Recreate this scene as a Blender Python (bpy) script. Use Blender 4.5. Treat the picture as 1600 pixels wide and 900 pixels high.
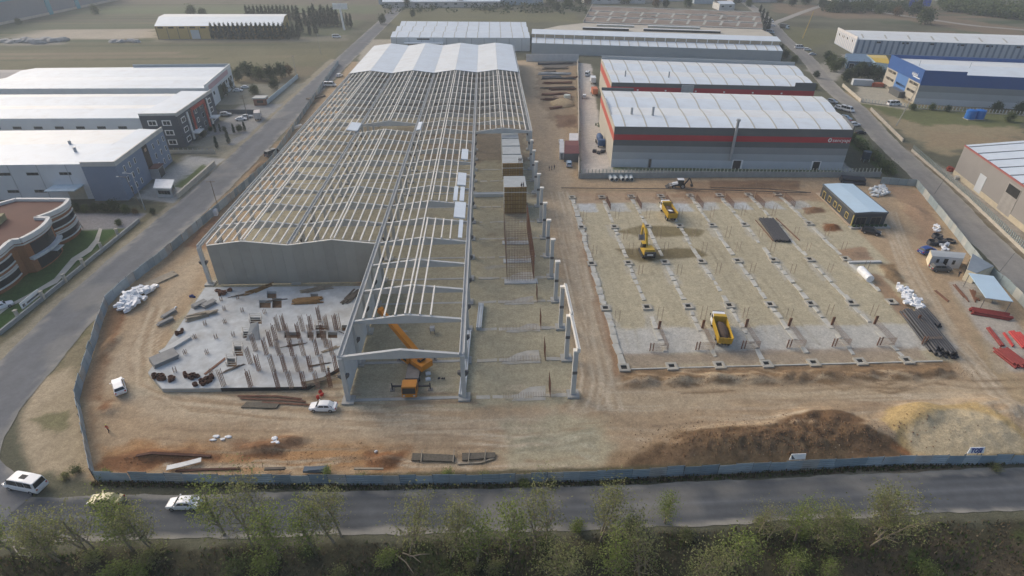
import bpy, bmesh, math, random
import numpy as np
from mathutils import Vector, Matrix
from mathutils.geometry import tessellate_polygon
R = math.radians
rnd = random.Random(7)
S = bpy.context.scene
for o in list(bpy.data.objects): bpy.data.objects.remove(o)
COL = S.collection
# ---------------------------------------------------------------- camera, sky, sun, exposure
PITCH, YAW, HCAM, FPX = R(32.48), R(2.25), 68.0, 900.0
cd = bpy.data.cameras.new('camera'); cam = bpy.data.objects.new('camera', cd); COL.objects.link(cam)
cd.sensor_width = 36; cd.lens = 36*FPX/1600; cd.clip_start = 1; cd.clip_end = 20000
cam.location = (0, 0, HCAM); cam.rotation_euler = (R(90)-PITCH, 0, -YAW)
S.camera = cam
SUN_EL, SUN_AZ = R(30), R(-52)        # azimuth from +Y towards +X
W = bpy.data.worlds.new('World'); S.world = W; W.use_nodes = True
nt = W.node_tree; bg = nt.nodes['Background']; sk = nt.nodes.new('ShaderNodeTexSky')
sk.sky_type = 'NISHITA'; sk.sun_disc = False; sk.sun_elevation = SUN_EL; sk.sun_rotation = SUN_AZ
sk.air_density = 1.0; sk.dust_density = 4.5; sk.ozone_density = 1.0
nt.links.new(sk.outputs[0], bg.inputs[0]); bg.inputs[1].default_value = 0.15
sl = bpy.data.lights.new('sun', 'SUN'); so = bpy.data.objects.new('sun', sl); COL.objects.link(so)
sl.energy = .72; sl.angle = R(38); sl.color = (1, .985, .955)
sd = Vector((math.sin(SUN_AZ)*math.cos(SUN_EL), math.cos(SUN_AZ)*math.cos(SUN_EL), math.sin(SUN_EL)))
so.rotation_euler = sd.to_track_quat('Z', 'Y').to_euler(); so.location = (-60, 60, 150)
vs = S.view_settings; vs.view_transform = 'Standard'; vs.look = 'None'; vs.exposure = 0.26; vs.gamma = 1.0; vs.use_curve_mapping = False
S.render.engine = 'CYCLES'
# ---------------------------------------------------------------- layout helper: a surveyed picture point -> a point on level h
_f = Vector((math.sin(YAW)*math.cos(PITCH), math.cos(YAW)*math.cos(PITCH), -math.sin(PITCH)))
_r = Vector((math.cos(YAW), -math.sin(YAW), 0)); _u = _r.cross(_f)
def at(px, py, h=0.0):
    d = _f + _r*((px-800)/FPX) - _u*((py-450)/FPX); t = (h-HCAM)/d.z
    return (d.x*t, d.y*t)
def at3(px, py, h=0.0): return Vector((*at(px, py, h), h))
# ---------------------------------------------------------------- materials
MATS = {}
def mat(name, rgb, rough=.75, var=.14, scale=.6, metal=0., bump=0., bscale=8., spec=.25, dirt=None, dscale=.25, damt=.4, emit=0):
    if name in MATS: return MATS[name]
    m = bpy.data.materials.new(name); m.use_nodes = True; t = m.node_tree; N = t.nodes; L = t.links
    b = N['Principled BSDF']; b.inputs['Roughness'].default_value = rough; b.inputs['Metallic'].default_value = metal
    b.inputs['Specular IOR Level'].default_value = spec
    g = N.new('ShaderNodeNewGeometry'); c = None
    n1 = N.new('ShaderNodeTexNoise'); n1.inputs['Scale'].default_value = scale; n1.inputs['Detail'].default_value = 6; n1.inputs['Roughness'].default_value = .62
    L.new(g.outputs['Position'], n1.inputs['Vector'])
    rp = N.new('ShaderNodeMapRange'); rp.inputs[1].default_value = .28; rp.inputs[2].default_value = .72
    rp.inputs[3].default_value = 1-var; rp.inputs[4].default_value = 1+var; L.new(n1.outputs['Fac'], rp.inputs[0])
    mx = N.new('ShaderNodeVectorMath'); mx.operation = 'SCALE'; mx.inputs[0].default_value = rgb; L.new(rp.outputs[0], mx.inputs['Scale'])
    c = mx.outputs[0]
    if dirt:
        n2 = N.new('ShaderNodeTexNoise'); n2.inputs['Scale'].default_value = dscale; n2.inputs['Detail'].default_value = 7; n2.inputs['Roughness'].default_value = .7
        L.new(g.outputs['Position'], n2.inputs['Vector'])
        r2 = N.new('ShaderNodeMapRange'); r2.inputs[1].default_value = .48; r2.inputs[2].default_value = .7; r2.inputs[4].default_value = damt; L.new(n2.outputs['Fac'], r2.inputs[0])
        mm = N.new('ShaderNodeMix'); mm.data_type = 'RGBA'; L.new(r2.outputs[0], mm.inputs[0]); L.new(c, mm.inputs[6]); mm.inputs[7].default_value = (*dirt, 1)
        c = mm.outputs[2]
    L.new(c, b.inputs['Base Color'])
    if bump:
        n3 = N.new('ShaderNodeTexNoise'); n3.inputs['Scale'].default_value = bscale; n3.inputs['Detail'].default_value = 5; L.new(g.outputs['Position'], n3.inputs['Vector'])
        bp = N.new('ShaderNodeBump'); bp.inputs['Strength'].default_value = bump; bp.inputs['Distance'].default_value = .15; L.new(n3.outputs['Fac'], bp.inputs['Height']); L.new(bp.outputs[0], b.inputs['Normal'])
    MATS[name] = m; return m
def vcol_mat(name, grain=((7., .34), (2.2, .24), (.7, .16)), bump=.55, rough=.95, bscale=3.):
    m = bpy.data.materials.new(name); m.use_nodes = True; t = m.node_tree; N = t.nodes; L = t.links
    b = N['Principled BSDF']; b.inputs['Roughness'].default_value = rough; b.inputs['Specular IOR Level'].default_value = .12
    a = N.new('ShaderNodeVertexColor'); a.layer_name = 'Col'; c = a.outputs[0]
    g = N.new('ShaderNodeNewGeometry')
    for s, v in grain:
        n1 = N.new('ShaderNodeTexNoise'); n1.inputs['Scale'].default_value = s; n1.inputs['Detail'].default_value = 6; n1.inputs['Roughness'].default_value = .68
        L.new(g.outputs['Position'], n1.inputs['Vector'])
        rp = N.new('ShaderNodeMapRange'); rp.inputs[1].default_value = .27; rp.inputs[2].default_value = .73; rp.inputs[3].default_value = 1-v; rp.inputs[4].default_value = 1+v
        L.new(n1.outputs['Fac'], rp.inputs[0])
        mx = N.new('ShaderNodeVectorMath'); mx.operation = 'SCALE'; L.new(c, mx.inputs[0]); L.new(rp.outputs[0], mx.inputs['Scale']); c = mx.outputs[0]
    L.new(c, b.inputs['Base Color'])
    n3 = N.new('ShaderNodeTexNoise'); n3.inputs['Scale'].default_value = bscale; n3.inputs['Detail'].default_value = 8; n3.inputs['Roughness'].default_value = .7; L.new(g.outputs['Position'], n3.inputs['Vector'])
    bp = N.new('ShaderNodeBump'); bp.inputs['Strength'].default_value = bump; bp.inputs['Distance'].default_value = .3; L.new(n3.outputs['Fac'], bp.inputs['Height']); L.new(bp.outputs[0], b.inputs['Normal'])
    return m
# ---------------------------------------------------------------- mesh builder
class MB:
    def __init__(s): s.v = []; s.f = []
    def quad(s, *p):
        n = len(s.v); s.v += [tuple(q) for q in p]; s.f.append(tuple(range(n, n+len(p)))); return s
    def hexa(s, p):      # 8 points: bottom ring 0-3, top ring 4-7
        n = len(s.v); s.v += [tuple(q) for q in p]
        for f in ((3, 2, 1, 0), (4, 5, 6, 7), (0, 1, 5, 4), (1, 2, 6, 5), (2, 3, 7, 6), (3, 0, 4, 7)): s.f.append(tuple(n+i for i in f))
        return s
    def box(s, x0, x1, y0, y1, z0, z1):
        return s.hexa([(x0, y0, z0), (x1, y0, z0), (x1, y1, z0), (x0, y1, z0), (x0, y0, z1), (x1, y0, z1), (x1, y1, z1), (x0, y1, z1)])
    def obox(s, c, l, w, h, rz=0, rx=0, ry=0):   # centred on c, base at c.z
        M = Matrix.Rotation(rz, 3, 'Z') @ Matrix.Rotation(ry, 3, 'Y') @ Matrix.Rotation(rx, 3, 'X'); c = Vector(c)
        return s.hexa([c + M @ Vector((a*l/2, b*w/2, z)) for z in (0, h) for a, b in ((-1, -1), (1, -1), (1, 1), (-1, 1))])
    def beam(s, a, b, w, h, up=(0, 0, 1)):
        a, b = Vector(a), Vector(b); d = (b-a).normalized(); sd_ = d.cross(Vector(up))
        if sd_.length < 1e-4: sd_ = Vector((1, 0, 0))
        sd_.normalize(); u2 = sd_.cross(d).normalized(); x = sd_*w/2; y = u2*h/2
        return s.hexa([a-x-y, a+x-y, b+x-y, b-x-y, a-x+y, a+x+y, b+x+y, b-x+y])
    def prism(s, poly, z0, z1, top=True, bot=True):
        n = len(s.v); k = len(poly); s.v += [(p[0], p[1], z0) for p in poly] + [(p[0], p[1], z1) for p in poly]
        for i in range(k): j = (i+1) % k; s.f.append((n+i, n+j, n+k+j, n+k+i))
        if top: s.f.append(tuple(n+k+i for i in range(k)))
        if bot: s.f.append(tuple(n+k-1-i for i in range(k)))
        return s
    def cyl(s, a, b, r0, r1=None, n=8, caps=True):
        r1 = r0 if r1 is None else r1; a, b = Vector(a), Vector(b); d = (b-a).normalized()
        x = d.orthogonal().normalized(); y = d.cross(x); k = len(s.v)
        for p, r in ((a, r0), (b, r1)):
            for i in range(n): t = 2*math.pi*i/n; s.v.append(tuple(p + x*(r*math.cos(t)) + y*(r*math.sin(t))))
        for i in range(n): j = (i+1) % n; s.f.append((k+i, k+j, k+n+j, k+n+i))
        if caps: s.f.append(tuple(k+n-1-i for i in range(n))); s.f.append(tuple(k+n+i for i in range(n)))
        return s
    def loft(s, rings, caps=True):
        k = len(s.v); n = len(rings[0])
        for r in rings: s.v += [tuple(p) for p in r]
        for a in range(len(rings)-1):
            for i in range(n): j = (i+1) % n; s.f.append((k+a*n+i, k+a*n+j, k+(a+1)*n+j, k+(a+1)*n+i))
        if caps: s.f.append(tuple(k+n-1-i for i in range(n))); e = k+(len(rings)-1)*n; s.f.append(tuple(e+i for i in range(n)))
        return s
    def blob(s, c, rx, ry, rz, seed=0, n=8, m=5, rough=.2):   # uneven lump
        q = random.Random(seed); c = Vector(c); rings = []
        for a in range(1, m):
            t = math.pi*a/m
            rings.append([c + Vector((rx*math.sin(t)*math.cos(2*math.pi*i/n)*(1+q.uniform(-rough, rough)), ry*math.sin(t)*math.sin(2*math.pi*i/n)*(1+q.uniform(-rough, rough)), -rz*math.cos(t)*(1+q.uniform(-rough, rough)*.5))) for i in range(n)])
        return s.loft(rings)
    def mesh(s, name, m, off=(0, 0, 0), smooth=False):
        me = bpy.data.meshes.new(name); ox, oy, oz = off
        me.from_pydata([(x-ox, y-oy, z-oz) for x, y, z in s.v], [], s.f); me.update()
        if m: me.materials.append(m)
        if smooth: me.polygons.foreach_set('use_smooth', [True]*len(me.polygons))
        return me
def link(name, me, parent=None):
    o = bpy.data.objects.new(name, me); COL.objects.link(o)
    if parent: o.parent = parent
    return o
def tag(o, label, cat, group=None):
    o['label'] = label; o['category'] = cat
    if group: o['group'] = group
    return o
ORG = {}
def thing(name, label, cat, loc=(0, 0, 0), rz=0, group=None):
    o = bpy.data.objects.new(name, None); COL.objects.link(o); o.location = loc; o.rotation_euler = (0, 0, rz); o.empty_display_size = .5
    ORG[o.name] = Vector(loc); return tag(o, label, cat, group)
def part(t, name, mb, m, under=None, smooth=False, label=None, stuff=False):
    o = link(name, mb.mesh(name, m, ORG[t.name], smooth), under or t)
    if label: o['label'] = label
    if stuff: o['kind'] = 'stuff'
    return o
def share(t, name, me, loc, under=None, rz=0, scale=None):     # alike piece on shared mesh data, loc in world
    o = link(name, me, under or t); o.location = Vector(loc) - ORG[t.name]
    if rz: o.rotation_euler = (0, 0, rz)
    if scale: o.scale = scale
    return o
def single(name, mb, m, label, cat, group=None, smooth=False):  # a thing that is one mesh
    xs = np.array(mb.v); c = xs.mean(0); off = (c[0], c[1], xs[:, 2].min())
    o = link(name, mb.mesh(name, m, off, smooth)); o.location = off
    return tag(o, label, cat, group)
def copy_tree(o, parent=None):
    c = o.copy(); COL.objects.link(c); c.parent = parent
    for ch in o.children: copy_tree(ch, c)
    return c
def struct(name, me, kind='structure'):
    o = link(name, me); o['kind'] = kind; return o
ORDN = ['first', 'second', 'third', 'fourth', 'fifth', 'sixth', 'seventh', 'eighth', 'ninth', 'tenth', 'eleventh', 'twelfth', 'thirteenth', 'fourteenth', 'fifteenth', 'sixteenth', 'seventeenth', 'eighteenth', 'nineteenth', 'twentieth']
# ---------------------------------------------------------------- numpy noise and polygon distance
def vnoise(x, y, seed=0):
    xi = np.floor(x).astype(np.int64); yi = np.floor(y).astype(np.int64); fx = x-xi; fy = y-yi
    fx = fx*fx*(3-2*fx); fy = fy*fy*(3-2*fy)
    def h(a, b):
        n = (a*374761393 + b*668265263 + seed*974634777) & 0x7fffffff
        n = ((n ^ (n >> 13))*1274126177) & 0x7fffffff
        return ((n ^ (n >> 16)) & 0xffff)/65535.
    return (h(xi, yi)*(1-fx)+h(xi+1, yi)*fx)*(1-fy) + (h(xi, yi+1)*(1-fx)+h(xi+1, yi+1)*fx)*fy
def fbm(x, y, s, o=4, seed=0):
    r = np.zeros_like(x); a = .5
    for i in range(o): r += a*vnoise(x*s, y*s, seed+i*17); s *= 2.03; a *= .5
    return (r-.47)*2
def pdist(X, Y, poly):      # signed distance, negative inside
    d = np.full(X.shape, 1e9); ins = np.zeros(X.shape, bool); n = len(poly)
    for i in range(n):
        ax, ay = poly[i]; bx, by = poly[(i+1) % n]; dx, dy = bx-ax, by-ay; l = dx*dx+dy*dy+1e-9
        t = np.clip(((X-ax)*dx+(Y-ay)*dy)/l, 0, 1); d = np.minimum(d, np.hypot(X-ax-t*dx, Y-ay-t*dy))
        c = ((ay > Y) != (by > Y)); ins ^= c & (X < ax+(Y-ay)*dx/(dy if abs(dy) > 1e-9 else 1e-9))
    return np.where(ins, -d, d)
def ldist(X, Y, pts):
    d = np.full(X.shape, 1e9)
    for (ax, ay), (bx, by) in zip(pts[:-1], pts[1:]):
        dx, dy = bx-ax, by-ay; t = np.clip(((X-ax)*dx+(Y-ay)*dy)/(dx*dx+dy*dy+1e-9), 0, 1); d = np.minimum(d, np.hypot(X-ax-t*dx, Y-ay-t*dy))
    return d
def px(*a): return [at(a[i], a[i+1]) for i in range(0, len(a), 2)]
def grid_mesh(name, gx, gy, Z, Cc, m):
    nx, ny = len(gx), len(gy); XX, YY = np.meshgrid(gx, gy)
    V = np.stack([XX.ravel(), YY.ravel(), Z.ravel()], 1)
    a = (np.arange(ny-1)[:, None]*nx + np.arange(nx-1)[None]).ravel(); F = np.stack([a, a+1, a+1+nx, a+nx], 1)
    me = bpy.data.meshes.new(name); me.vertices.add(len(V)); me.vertices.foreach_set('co', V.ravel())
    me.loops.add(F.size); me.loops.foreach_set('vertex_index', F.ravel()); me.polygons.add(len(F)); me.polygons.foreach_set('loop_start', np.arange(0, F.size, 4))
    me.update(calc_edges=True)
    ca = me.color_attributes.new('Col', 'FLOAT_COLOR', 'POINT'); ca.data.foreach_set('color', np.concatenate([Cc.reshape(-1, 3), np.ones((len(V), 1))], 1).ravel())
    me.polygons.foreach_set('use_smooth', [True]*len(F)); me.materials.append(m); return me
# ================================================================ GROUND
def axis(a, b, st, lo, hi):
    mid = list(np.arange(a, b+1e-6, st)); s = st; x = a; L = []
    while x > lo: s *= 1.12; x -= s; L.append(x)
    s = st; x = b; H = []
    while x < hi: s *= 1.12; x += s; H.append(x)
    return np.array(L[::-1]+mid+H)
gx = axis(-96, 128, .45, -6000, 6000); gy = axis(30, 176, .6, -800, 9000); gy = np.unique(np.concatenate([gy[(gy < 56) | (gy > 80)], np.arange(56, 80, .35)]))
gy = np.unique(np.concatenate([gy[gy < 176], np.arange(176, 360, 1.3), np.arange(360, 720, 4.), gy[gy > 720][::2]])); gx = np.unique(np.concatenate([gx[(gx > -96) & (gx < 128)], np.arange(-320, -96, 2.), np.arange(128, 420, 2.), gx[gx < -320][::2], gx[gx > 420][::2]]))
X, Y = np.meshgrid(gx, gy); C = np.zeros(X.shape+(3,)); Z = np.zeros(X.shape)
N1 = fbm(X, Y, .05, 4, 1); N2 = fbm(X, Y, .22, 4, 9); N3 = fbm(X, Y, .9, 3, 23); NS = fbm(X*.12, Y, .5, 4, 5); NF = fbm(X*.02, Y*.16, 1., 4, 77)
C[:] = (.118, .116, .078)
C *= (1 + .25*N1 + .2*NF)[..., None]
def lay(poly, col, soft=.8, rag=1., op=1., n=None, pix=True):
    """paint soil or grass of one colour inside a polygon with a ragged edge"""
    global C
    P = px(*poly) if pix else poly
    xs = [p[0] for p in P]; ys = [p[1] for p in P]; mg = soft+rag*2+2
    ix = (gx > min(xs)-mg) & (gx < max(xs)+mg); iy = (gy > min(ys)-mg) & (gy < max(ys)+mg); sl_ = np.ix_(iy, ix)
    d = pdist(X[sl_], Y[sl_], P) + rag*(N2 if n is None else n)[sl_]*1.6 + rag*.5*N3[sl_]
    k = np.clip(.5-d/(2*soft), 0, 1); k = k*k*(3-2*k)*op
    C[sl_] = C[sl_]*(1-k[..., None]) + np.array(col)*k[..., None]
def trail(pts, col, w=.35, gap=1.9, op=.5, pix=True, jit=.0):
    global C
    P = px(*pts) if pix else pts; P = [Vector((p[0], p[1])) for p in P]; Q = []
    for a, b in zip(P[:-1], P[1:]):
        for i in range(6): Q.append(a.lerp(b, i/6))
    Q.append(P[-1]); ph = rnd.uniform(0, 9); Q = [q+Vector((math.sin(ph+i*.7)*.3, math.cos(ph+i*.5)*.3)) for i, q in enumerate(Q)]
    for sgn in (-1, 1):
        L = []
        for i, q in enumerate(Q):
            d = (Q[min(i+1, len(Q)-1)]-Q[max(i-1, 0)]).normalized(); L.append((q.x - d.y*sgn*gap/2, q.y + d.x*sgn*gap/2))
        xs = [p[0] for p in L]; ys = [p[1] for p in L]
        ix = (gx > min(xs)-2) & (gx < max(xs)+2); iy = (gy > min(ys)-2) & (gy < max(ys)+2); sl_ = np.ix_(iy, ix)
        if not ix.any() or not iy.any(): continue
        k = np.clip(1.3-ldist(X[sl_], Y[sl_], L)/w, 0, 1)*min(op*1.35, 1)*np.clip(.75+N2[sl_], 0, 1)
        C[sl_] = C[sl_]*(1-k[..., None]) + np.array(col)*k[..., None]
def mound(cx, cy, rx, ry, h, rz=0, rough=.35, pw=1.):
    global Z
    c, s = math.cos(rz), math.sin(rz); dx, dy = X-cx, Y-cy; u = (c*dx+s*dy)/rx; v = (-s*dx+c*dy)/ry
    r = np.sqrt(u*u+v*v)*(1+.22*N2); k = np.clip(1-r, 0, 1)**pw; k = k*k*(3-2*k)
    Z += h*k*(1+rough*N3+rough*.8*N2)
TAN = (.385, .285, .18); TAN2 = (.43, .34, .235); KHA = (.37, .33, .23); RED = (.20, .095, .045); ORA = (.385, .215, .095); DBR = (.175, .11, .062); GRY = (.48, .47, .42); DUST = (.36, .335, .28)
GRN = (.055, .105, .03); OLI = (.14, .135, .07); ASP = (.155, .16, .165)
BW = 2000
# fields far left, in bands
def band(x0, x1, y0, y1, col, soft=3, rag=2, op=1): lay([(x0, y0), (x1, y0), (x1, y1), (x0, y1)], col, soft, rag, op, NF, False)
band(-900, -92, 300, 345, (.165, .14, .09)); band(-900, -130, 322, 332, (.095, .11, .06), 3, 2); band(-900, -92, 338, 400, (.155, .145, .085))
band(-900, -92, 352, 372, (.17, .155, .09), 4, 3, .8); band(-900, -92, 395, 425, (.13, .125, .075)); band(-900, -100, 420, 520, (.115, .125, .075)); band(-900, -95, 520, 900, (.135, .12, .085), 10, 5)
band(-400, -100, 560, 640, (.125, .145, .08), 10, 5); band(-900, -95, 620, 1500, (.15, .13, .095), 20, 8)
for i in range(26):
    y_ = 300+rnd.random()**1.3*420; band(-900+rnd.uniform(0, 500), rnd.uniform(-260, -95), y_, y_+rnd.uniform(2, 9), rnd.choice([(.065, .085, .045), (.20, .165, .10), (.105, .105, .065), (.23, .185, .125), (.08, .10, .05)]), 1.5, 1.5, rnd.uniform(.6, .95))
for i in range(18):
    x_, y_ = rnd.uniform(215, 420), rnd.uniform(400, 640); band(x_, x_+rnd.uniform(60, 260), y_, y_+rnd.uniform(5, 16), rnd.choice([(.065, .085, .045), (.17, .125, .085), (.10, .115, .06), (.20, .15, .10)]), 3, 4, rnd.uniform(.6, .9))
lay((30, 55, 90, 46, 240, 44, 246, 58, 160, 60, 60, 62), (.44, .38, .30), 3, 5, .9, NF)
lay((0, 66, 100, 60, 98, 70, 0, 72), (.30, .28, .24), 3, 3, .7)
lay((240, 60, 480, 58, 540, 55, 545, 64, 430, 66, 240, 66), (.22, .20, .15), 2, 2, .8)
# green lots by the left road
lay([(-112, 100), (-95.5, 92), (-95.5, 152), (-112, 152)], GRN, 1, .5, 1, None, False)
lay([(-96, 60), (-90.5, 60), (-90, 160), (-96, 160)], (.17, .15, .09), 1, 1, 1, None, False)
lay([(-94.5, 60), (-89.5, 60), (-88.8, 360), (-92.5, 360), (-92, 160)], (.33, .29, .21), .8, .8, .85, None, False)
lay((60, 560, 150, 480, 170, 470, 140, 560, 120, 600, 55, 625), (.25, .21, .13), 1, 1.5, .9); lay((62, 570, 110, 520, 150, 482, 140, 520, 100, 570, 60, 618), (.13, .13, .065), .6, 2.2, .6)
lay((30, 690, 45, 600, 115, 570, 130, 700, 150, 745, 60, 735), (.42, .34, .23), 1, .8)
lay((60, 640, 130, 590, 150, 745, 100, 742), (.36, .29, .19), 1.2, 1.2, .7)
lay((50, 655, 110, 640, 100, 670, 70, 668), (.17, .165, .08), .6, 1, .8)
lay([(-104, 160), (-91, 156), (-90, 192), (-104, 196)], (.40, .39, .36), .6, .3, 1, None, False)      # paved yards on the left
lay([(-95.6, 168), (-92.6, 167), (-92.6, 186), (-95.6, 187)], (.12, .15, .06), .3, .3, 1, None, False)
lay([(-108, 206), (-92, 206), (-91, 214), (-91, 262), (-108, 262)], (.30, .295, .28), .8, .5, 1, None, False)
lay([(-106, 206), (-95, 206), (-94, 219), (-106, 219)], (.27, .25, .19), .8, 1, .9, None, False)
lay([(-104, 196), (-91, 194), (-91, 206), (-104, 206)], (.30, .27, .20), .6, .8, .8, None, False)
lay([(-124, 262), (-92, 262), (-91, 300), (-124, 300)], (.25, .24, .19), 1, 1, .9, None, False)
lay([(-118, 150), (-92, 149), (-92, 153.5), (-118, 155)], (.13, .125, .075), .6, .7, 1, None, False)
lay([(-118, 139), (-95, 140), (-95, 149), (-118, 150)], (.26, .25, .25), .5, .4, 1, None, False)
# construction site soil
site = [(-58, 57.2), (-64, 66), (-72, 78), (-79, 97), (-82, 106), (-80, 122), (-77, 148), (-75.5, 200), (-77, 260), (-78, 352), (30, 352), (50, 345), (28, 172), (112, 170), (130, 161), (121, 133), (112, 101), (100, 55.5), (11, 54.8), (-16, 55.2)]
lay(site, TAN, .6, .4, 1, None, False)
lay([(100, 55.5), (200, 55.5), (200, 90), (112, 101)], (.42, .335, .225), 1, .8, 1, None, False)
lay([(-63, 75), (-30, 75), (-30, 112), (14, 71), (14, 350), (-63, 350)], KHA, .8, 1, 1, None, False)
lay([(-27, 70), (14.5, 70), (14.5, 190), (-27, 190)], (.375, .335, .23), 1.2, 1.2, 1, None, False)
lay([(-24, 186), (13, 186), (13, 232), (-24, 234)], (.20, .145, .105), 1.5, 3, .6, None, False); lay([(-62, 196), (-26, 192), (-26, 224), (-62, 226)], (.21, .17, .115), 1.5, 3, .6, None, False); lay([(-62, 238), (13, 238), (13, 276), (-62, 276)], (.105, .105, .10), 1.5, 2, .85, None, False)
for i in range(40):
    x_, y_ = rnd.uniform(-60, 10), rnd.uniform(114, 235); lay([(x_, y_), (x_+rnd.uniform(2, 9), y_+rnd.uniform(-.5, .5)), (x_+rnd.uniform(1, 7), y_+rnd.uniform(1, 3))], rnd.choice([(.24, .19, .125), (.40, .35, .25), (.20, .15, .10), (.42, .40, .34)]), .6, 1., rnd.uniform(.4, .8), None, False)
C *= (1 + np.where((X > -64) & (X < 14) & (Y > 70) & (Y < 350), .12*NS, 0))[..., None]
lay([(15.5, 70), (21.5, 75), (22.4, 155), (26.5, 175), (38, 350), (17, 350), (15.5, 200)], TAN2, 1, 1, .75, None, False)
lay((840, 100, 905, 97, 903, 190, 860, 190, 838, 150), (.25, .19, .125), 1.5, 2.5, .8)
lay((845, 98, 905, 96, 905, 102, 850, 106), (.10, .10, .10), .6, .8, .8)
lay((870, 180, 900, 178, 902, 200, 868, 200), (.17, .10, .065), 1, 1.5, .8)
# excavated area on the right
lay([(22.5, 79), (84, 78.5), (93, 108), (97, 152), (23.5, 156)], (.425, .375, .26), .8, .5, 1, None, False)
lay([(23.5, 82.8), (88, 82), (90, 90.5), (23.5, 90.6)], (.47, .46, .42), .5, .6, .9, None, False)
for i in range(8):
    x = 23.3+8.7*i
    lay([(x+.8, 145.2), (x+6.6, 145), (x+6.2, 151), (x+.8, 151)], (.48, .50, .50), .5, .7, rnd.uniform(.5, 1), None, False)
    for yy in (98, 116.5, 135.5): lay([(x-1.2, yy-9), (x+1.2, yy-9), (x+1.1, yy+1), (x-1.1, yy+1)], (.44, .42, .36), .4, .9, .55, None, False)
lay([(23.5, 151), (100, 149), (100, 157), (24, 158)], (.36, .255, .17), .8, 1, .8, None, False)
lay([(23.4, 79.5), (80, 79), (80, 83), (23.4, 83)], (.33, .26, .19), .6, .7, .8, None, False)
lay((960, 388, 1090, 388, 1110, 400, 1000, 410, 975, 400), (.19, .155, .085), .5, .5, 1)
lay((965, 362, 1000, 352, 1060, 354, 1100, 360, 1090, 369, 1000, 371), (.20, .165, .09), .5, .5, 1)
for p in ((968, 578, 1480, 566, 1490, 592, 1300, 602, 980, 604),): lay(p, (.225, .15, .085), .7, 1, .95)
lay((1050, 308, 1210, 310, 1215, 285, 1060, 284), (.29, .185, .11), .8, 1, .6); lay((1110, 282, 1250, 282, 1250, 297, 1110, 297), (.20, .125, .075), .6, .8, .8)
lay((1285, 348, 1310, 350, 1320, 362, 1290, 360), RED, .5, .6); lay((1255, 325, 1285, 323, 1290, 332, 1260, 333), RED, .5, .6, .8)
lay((1310, 390, 1350, 387, 1362, 405, 1320, 408), (.30, .20, .13), .5, .7, .9)
lay((1372, 415, 1395, 413, 1412, 440, 1400, 445, 1380, 430), (.215, .14, .075), .5, .8, .9); lay((1350, 425, 1375, 428, 1420, 480, 1445, 510, 1400, 490), (.28, .17, .10), .6, .8, .8)
lay((1390, 290, 1440, 300, 1475, 370, 1450, 385, 1420, 340), (.33, .22, .14), 1, 1.5, .8)
lay((1480, 440, 1530, 440, 1600, 520, 1600, 580, 1560, 580), (.40, .37, .32), .8, 1, .9)
lay((1490, 460, 1600, 610, 1600, 640, 1540, 570), (.36, .28, .17), .8, 1, .7)
# haul roads: paler packed dust
for p in ((150, 600, 240, 470, 300, 400, 330, 395, 250, 500, 225, 580, 270, 620, 520, 650, 700, 655, 900, 640, 930, 660, 600, 690, 260, 660),): lay(p, (.44, .355, .25), 2, 1.5, .7)
lay((930, 615, 1500, 600, 1560, 610, 1500, 625, 1200, 625, 960, 650), (.43, .345, .235), 1.2, 1.2, .8)
lay((870, 300, 900, 300, 965, 600, 900, 620), (.42, .335, .23), .8, 1, .5)
lay((895, 330, 905, 330, 945, 490, 975, 580, 960, 590, 930, 480), (.29, .165, .09), .4, .6, .7)
lay((780, 660, 960, 650, 950, 735, 790, 735), (.385, .345, .235), 1.5, 2, .85)
# red and dark soil in front and along the fences
lay((155, 695, 560, 690, 640, 700, 650, 738, 155, 738), ORA, 1.2, 1.6, .85)
for p in ((155, 715, 240, 700, 350, 705, 360, 722, 170, 738), (350, 690, 400, 683, 475, 684, 478, 700, 430, 718, 380, 716, 360, 708), (570, 705, 640, 702, 630, 735, 575, 730), (150, 620, 180, 625, 175, 645, 150, 645), (150, 560, 175, 540, 170, 510, 180, 480, 200, 470, 185, 520, 165, 580)): lay(p, RED, .7, 1.3, .9)
lay((130, 600, 165, 500, 175, 475, 190, 470, 170, 560, 150, 640, 150, 700), (.27, .17, .095), .8, 1.2, .8)
lay((240, 395, 330, 320, 420, 240, 480, 160, 510, 120, 520, 125, 440, 230, 340, 350, 260, 410), (.33, .235, .145), .8, 1.3, .8)
lay((290, 385, 335, 335, 350, 340, 320, 390), (.27, .15, .085), .6, 1, .8); lay((385, 255, 425, 235, 440, 240, 395, 285), (.20, .14, .09), .6, 1, .7)
lay((460, 150, 505, 138, 500, 160, 470, 165), (.18, .12, .08), .6, 1, .7)
# loose streaks
for i in range(80):
    y0 = rnd.uniform(600, 735); x0 = rnd.uniform(200, 1450); l = rnd.uniform(60, 260); dy = rnd.uniform(-8, 8)
    trail((x0, y0, x0+l/2, y0+dy*.5, x0+l, y0+dy), rnd.choice([(.50, .42, .31), (.47, .39, .28), (.27, .19, .12), (.31, .235, .15)]), rnd.uniform(.22, .42), rnd.choice([1.9, 2.2, .9]), rnd.uniform(.3, .75))
for i in range(16):
    a = rnd.uniform(-10, 10); trail((875+a, 300, 890+a*1.2, 370, 912+a*1.5, 470, 935+a*2, 590, 930+a*4, 640), rnd.choice([(.49, .41, .30), (.30, .22, .14)]), rnd.uniform(.22, .36), 2., rnd.uniform(.3, .65))
for i in range(14):
    a = rnd.uniform(-12, 12); trail((250+a, 480, 225+a, 545, 230+a, 595, 290+a, 628+a, 420, 640+a, 600, 652+a), rnd.choice([(.50, .41, .29), (.31, .22, .135)]), .28, 2., rnd.uniform(.3, .65))
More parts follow.
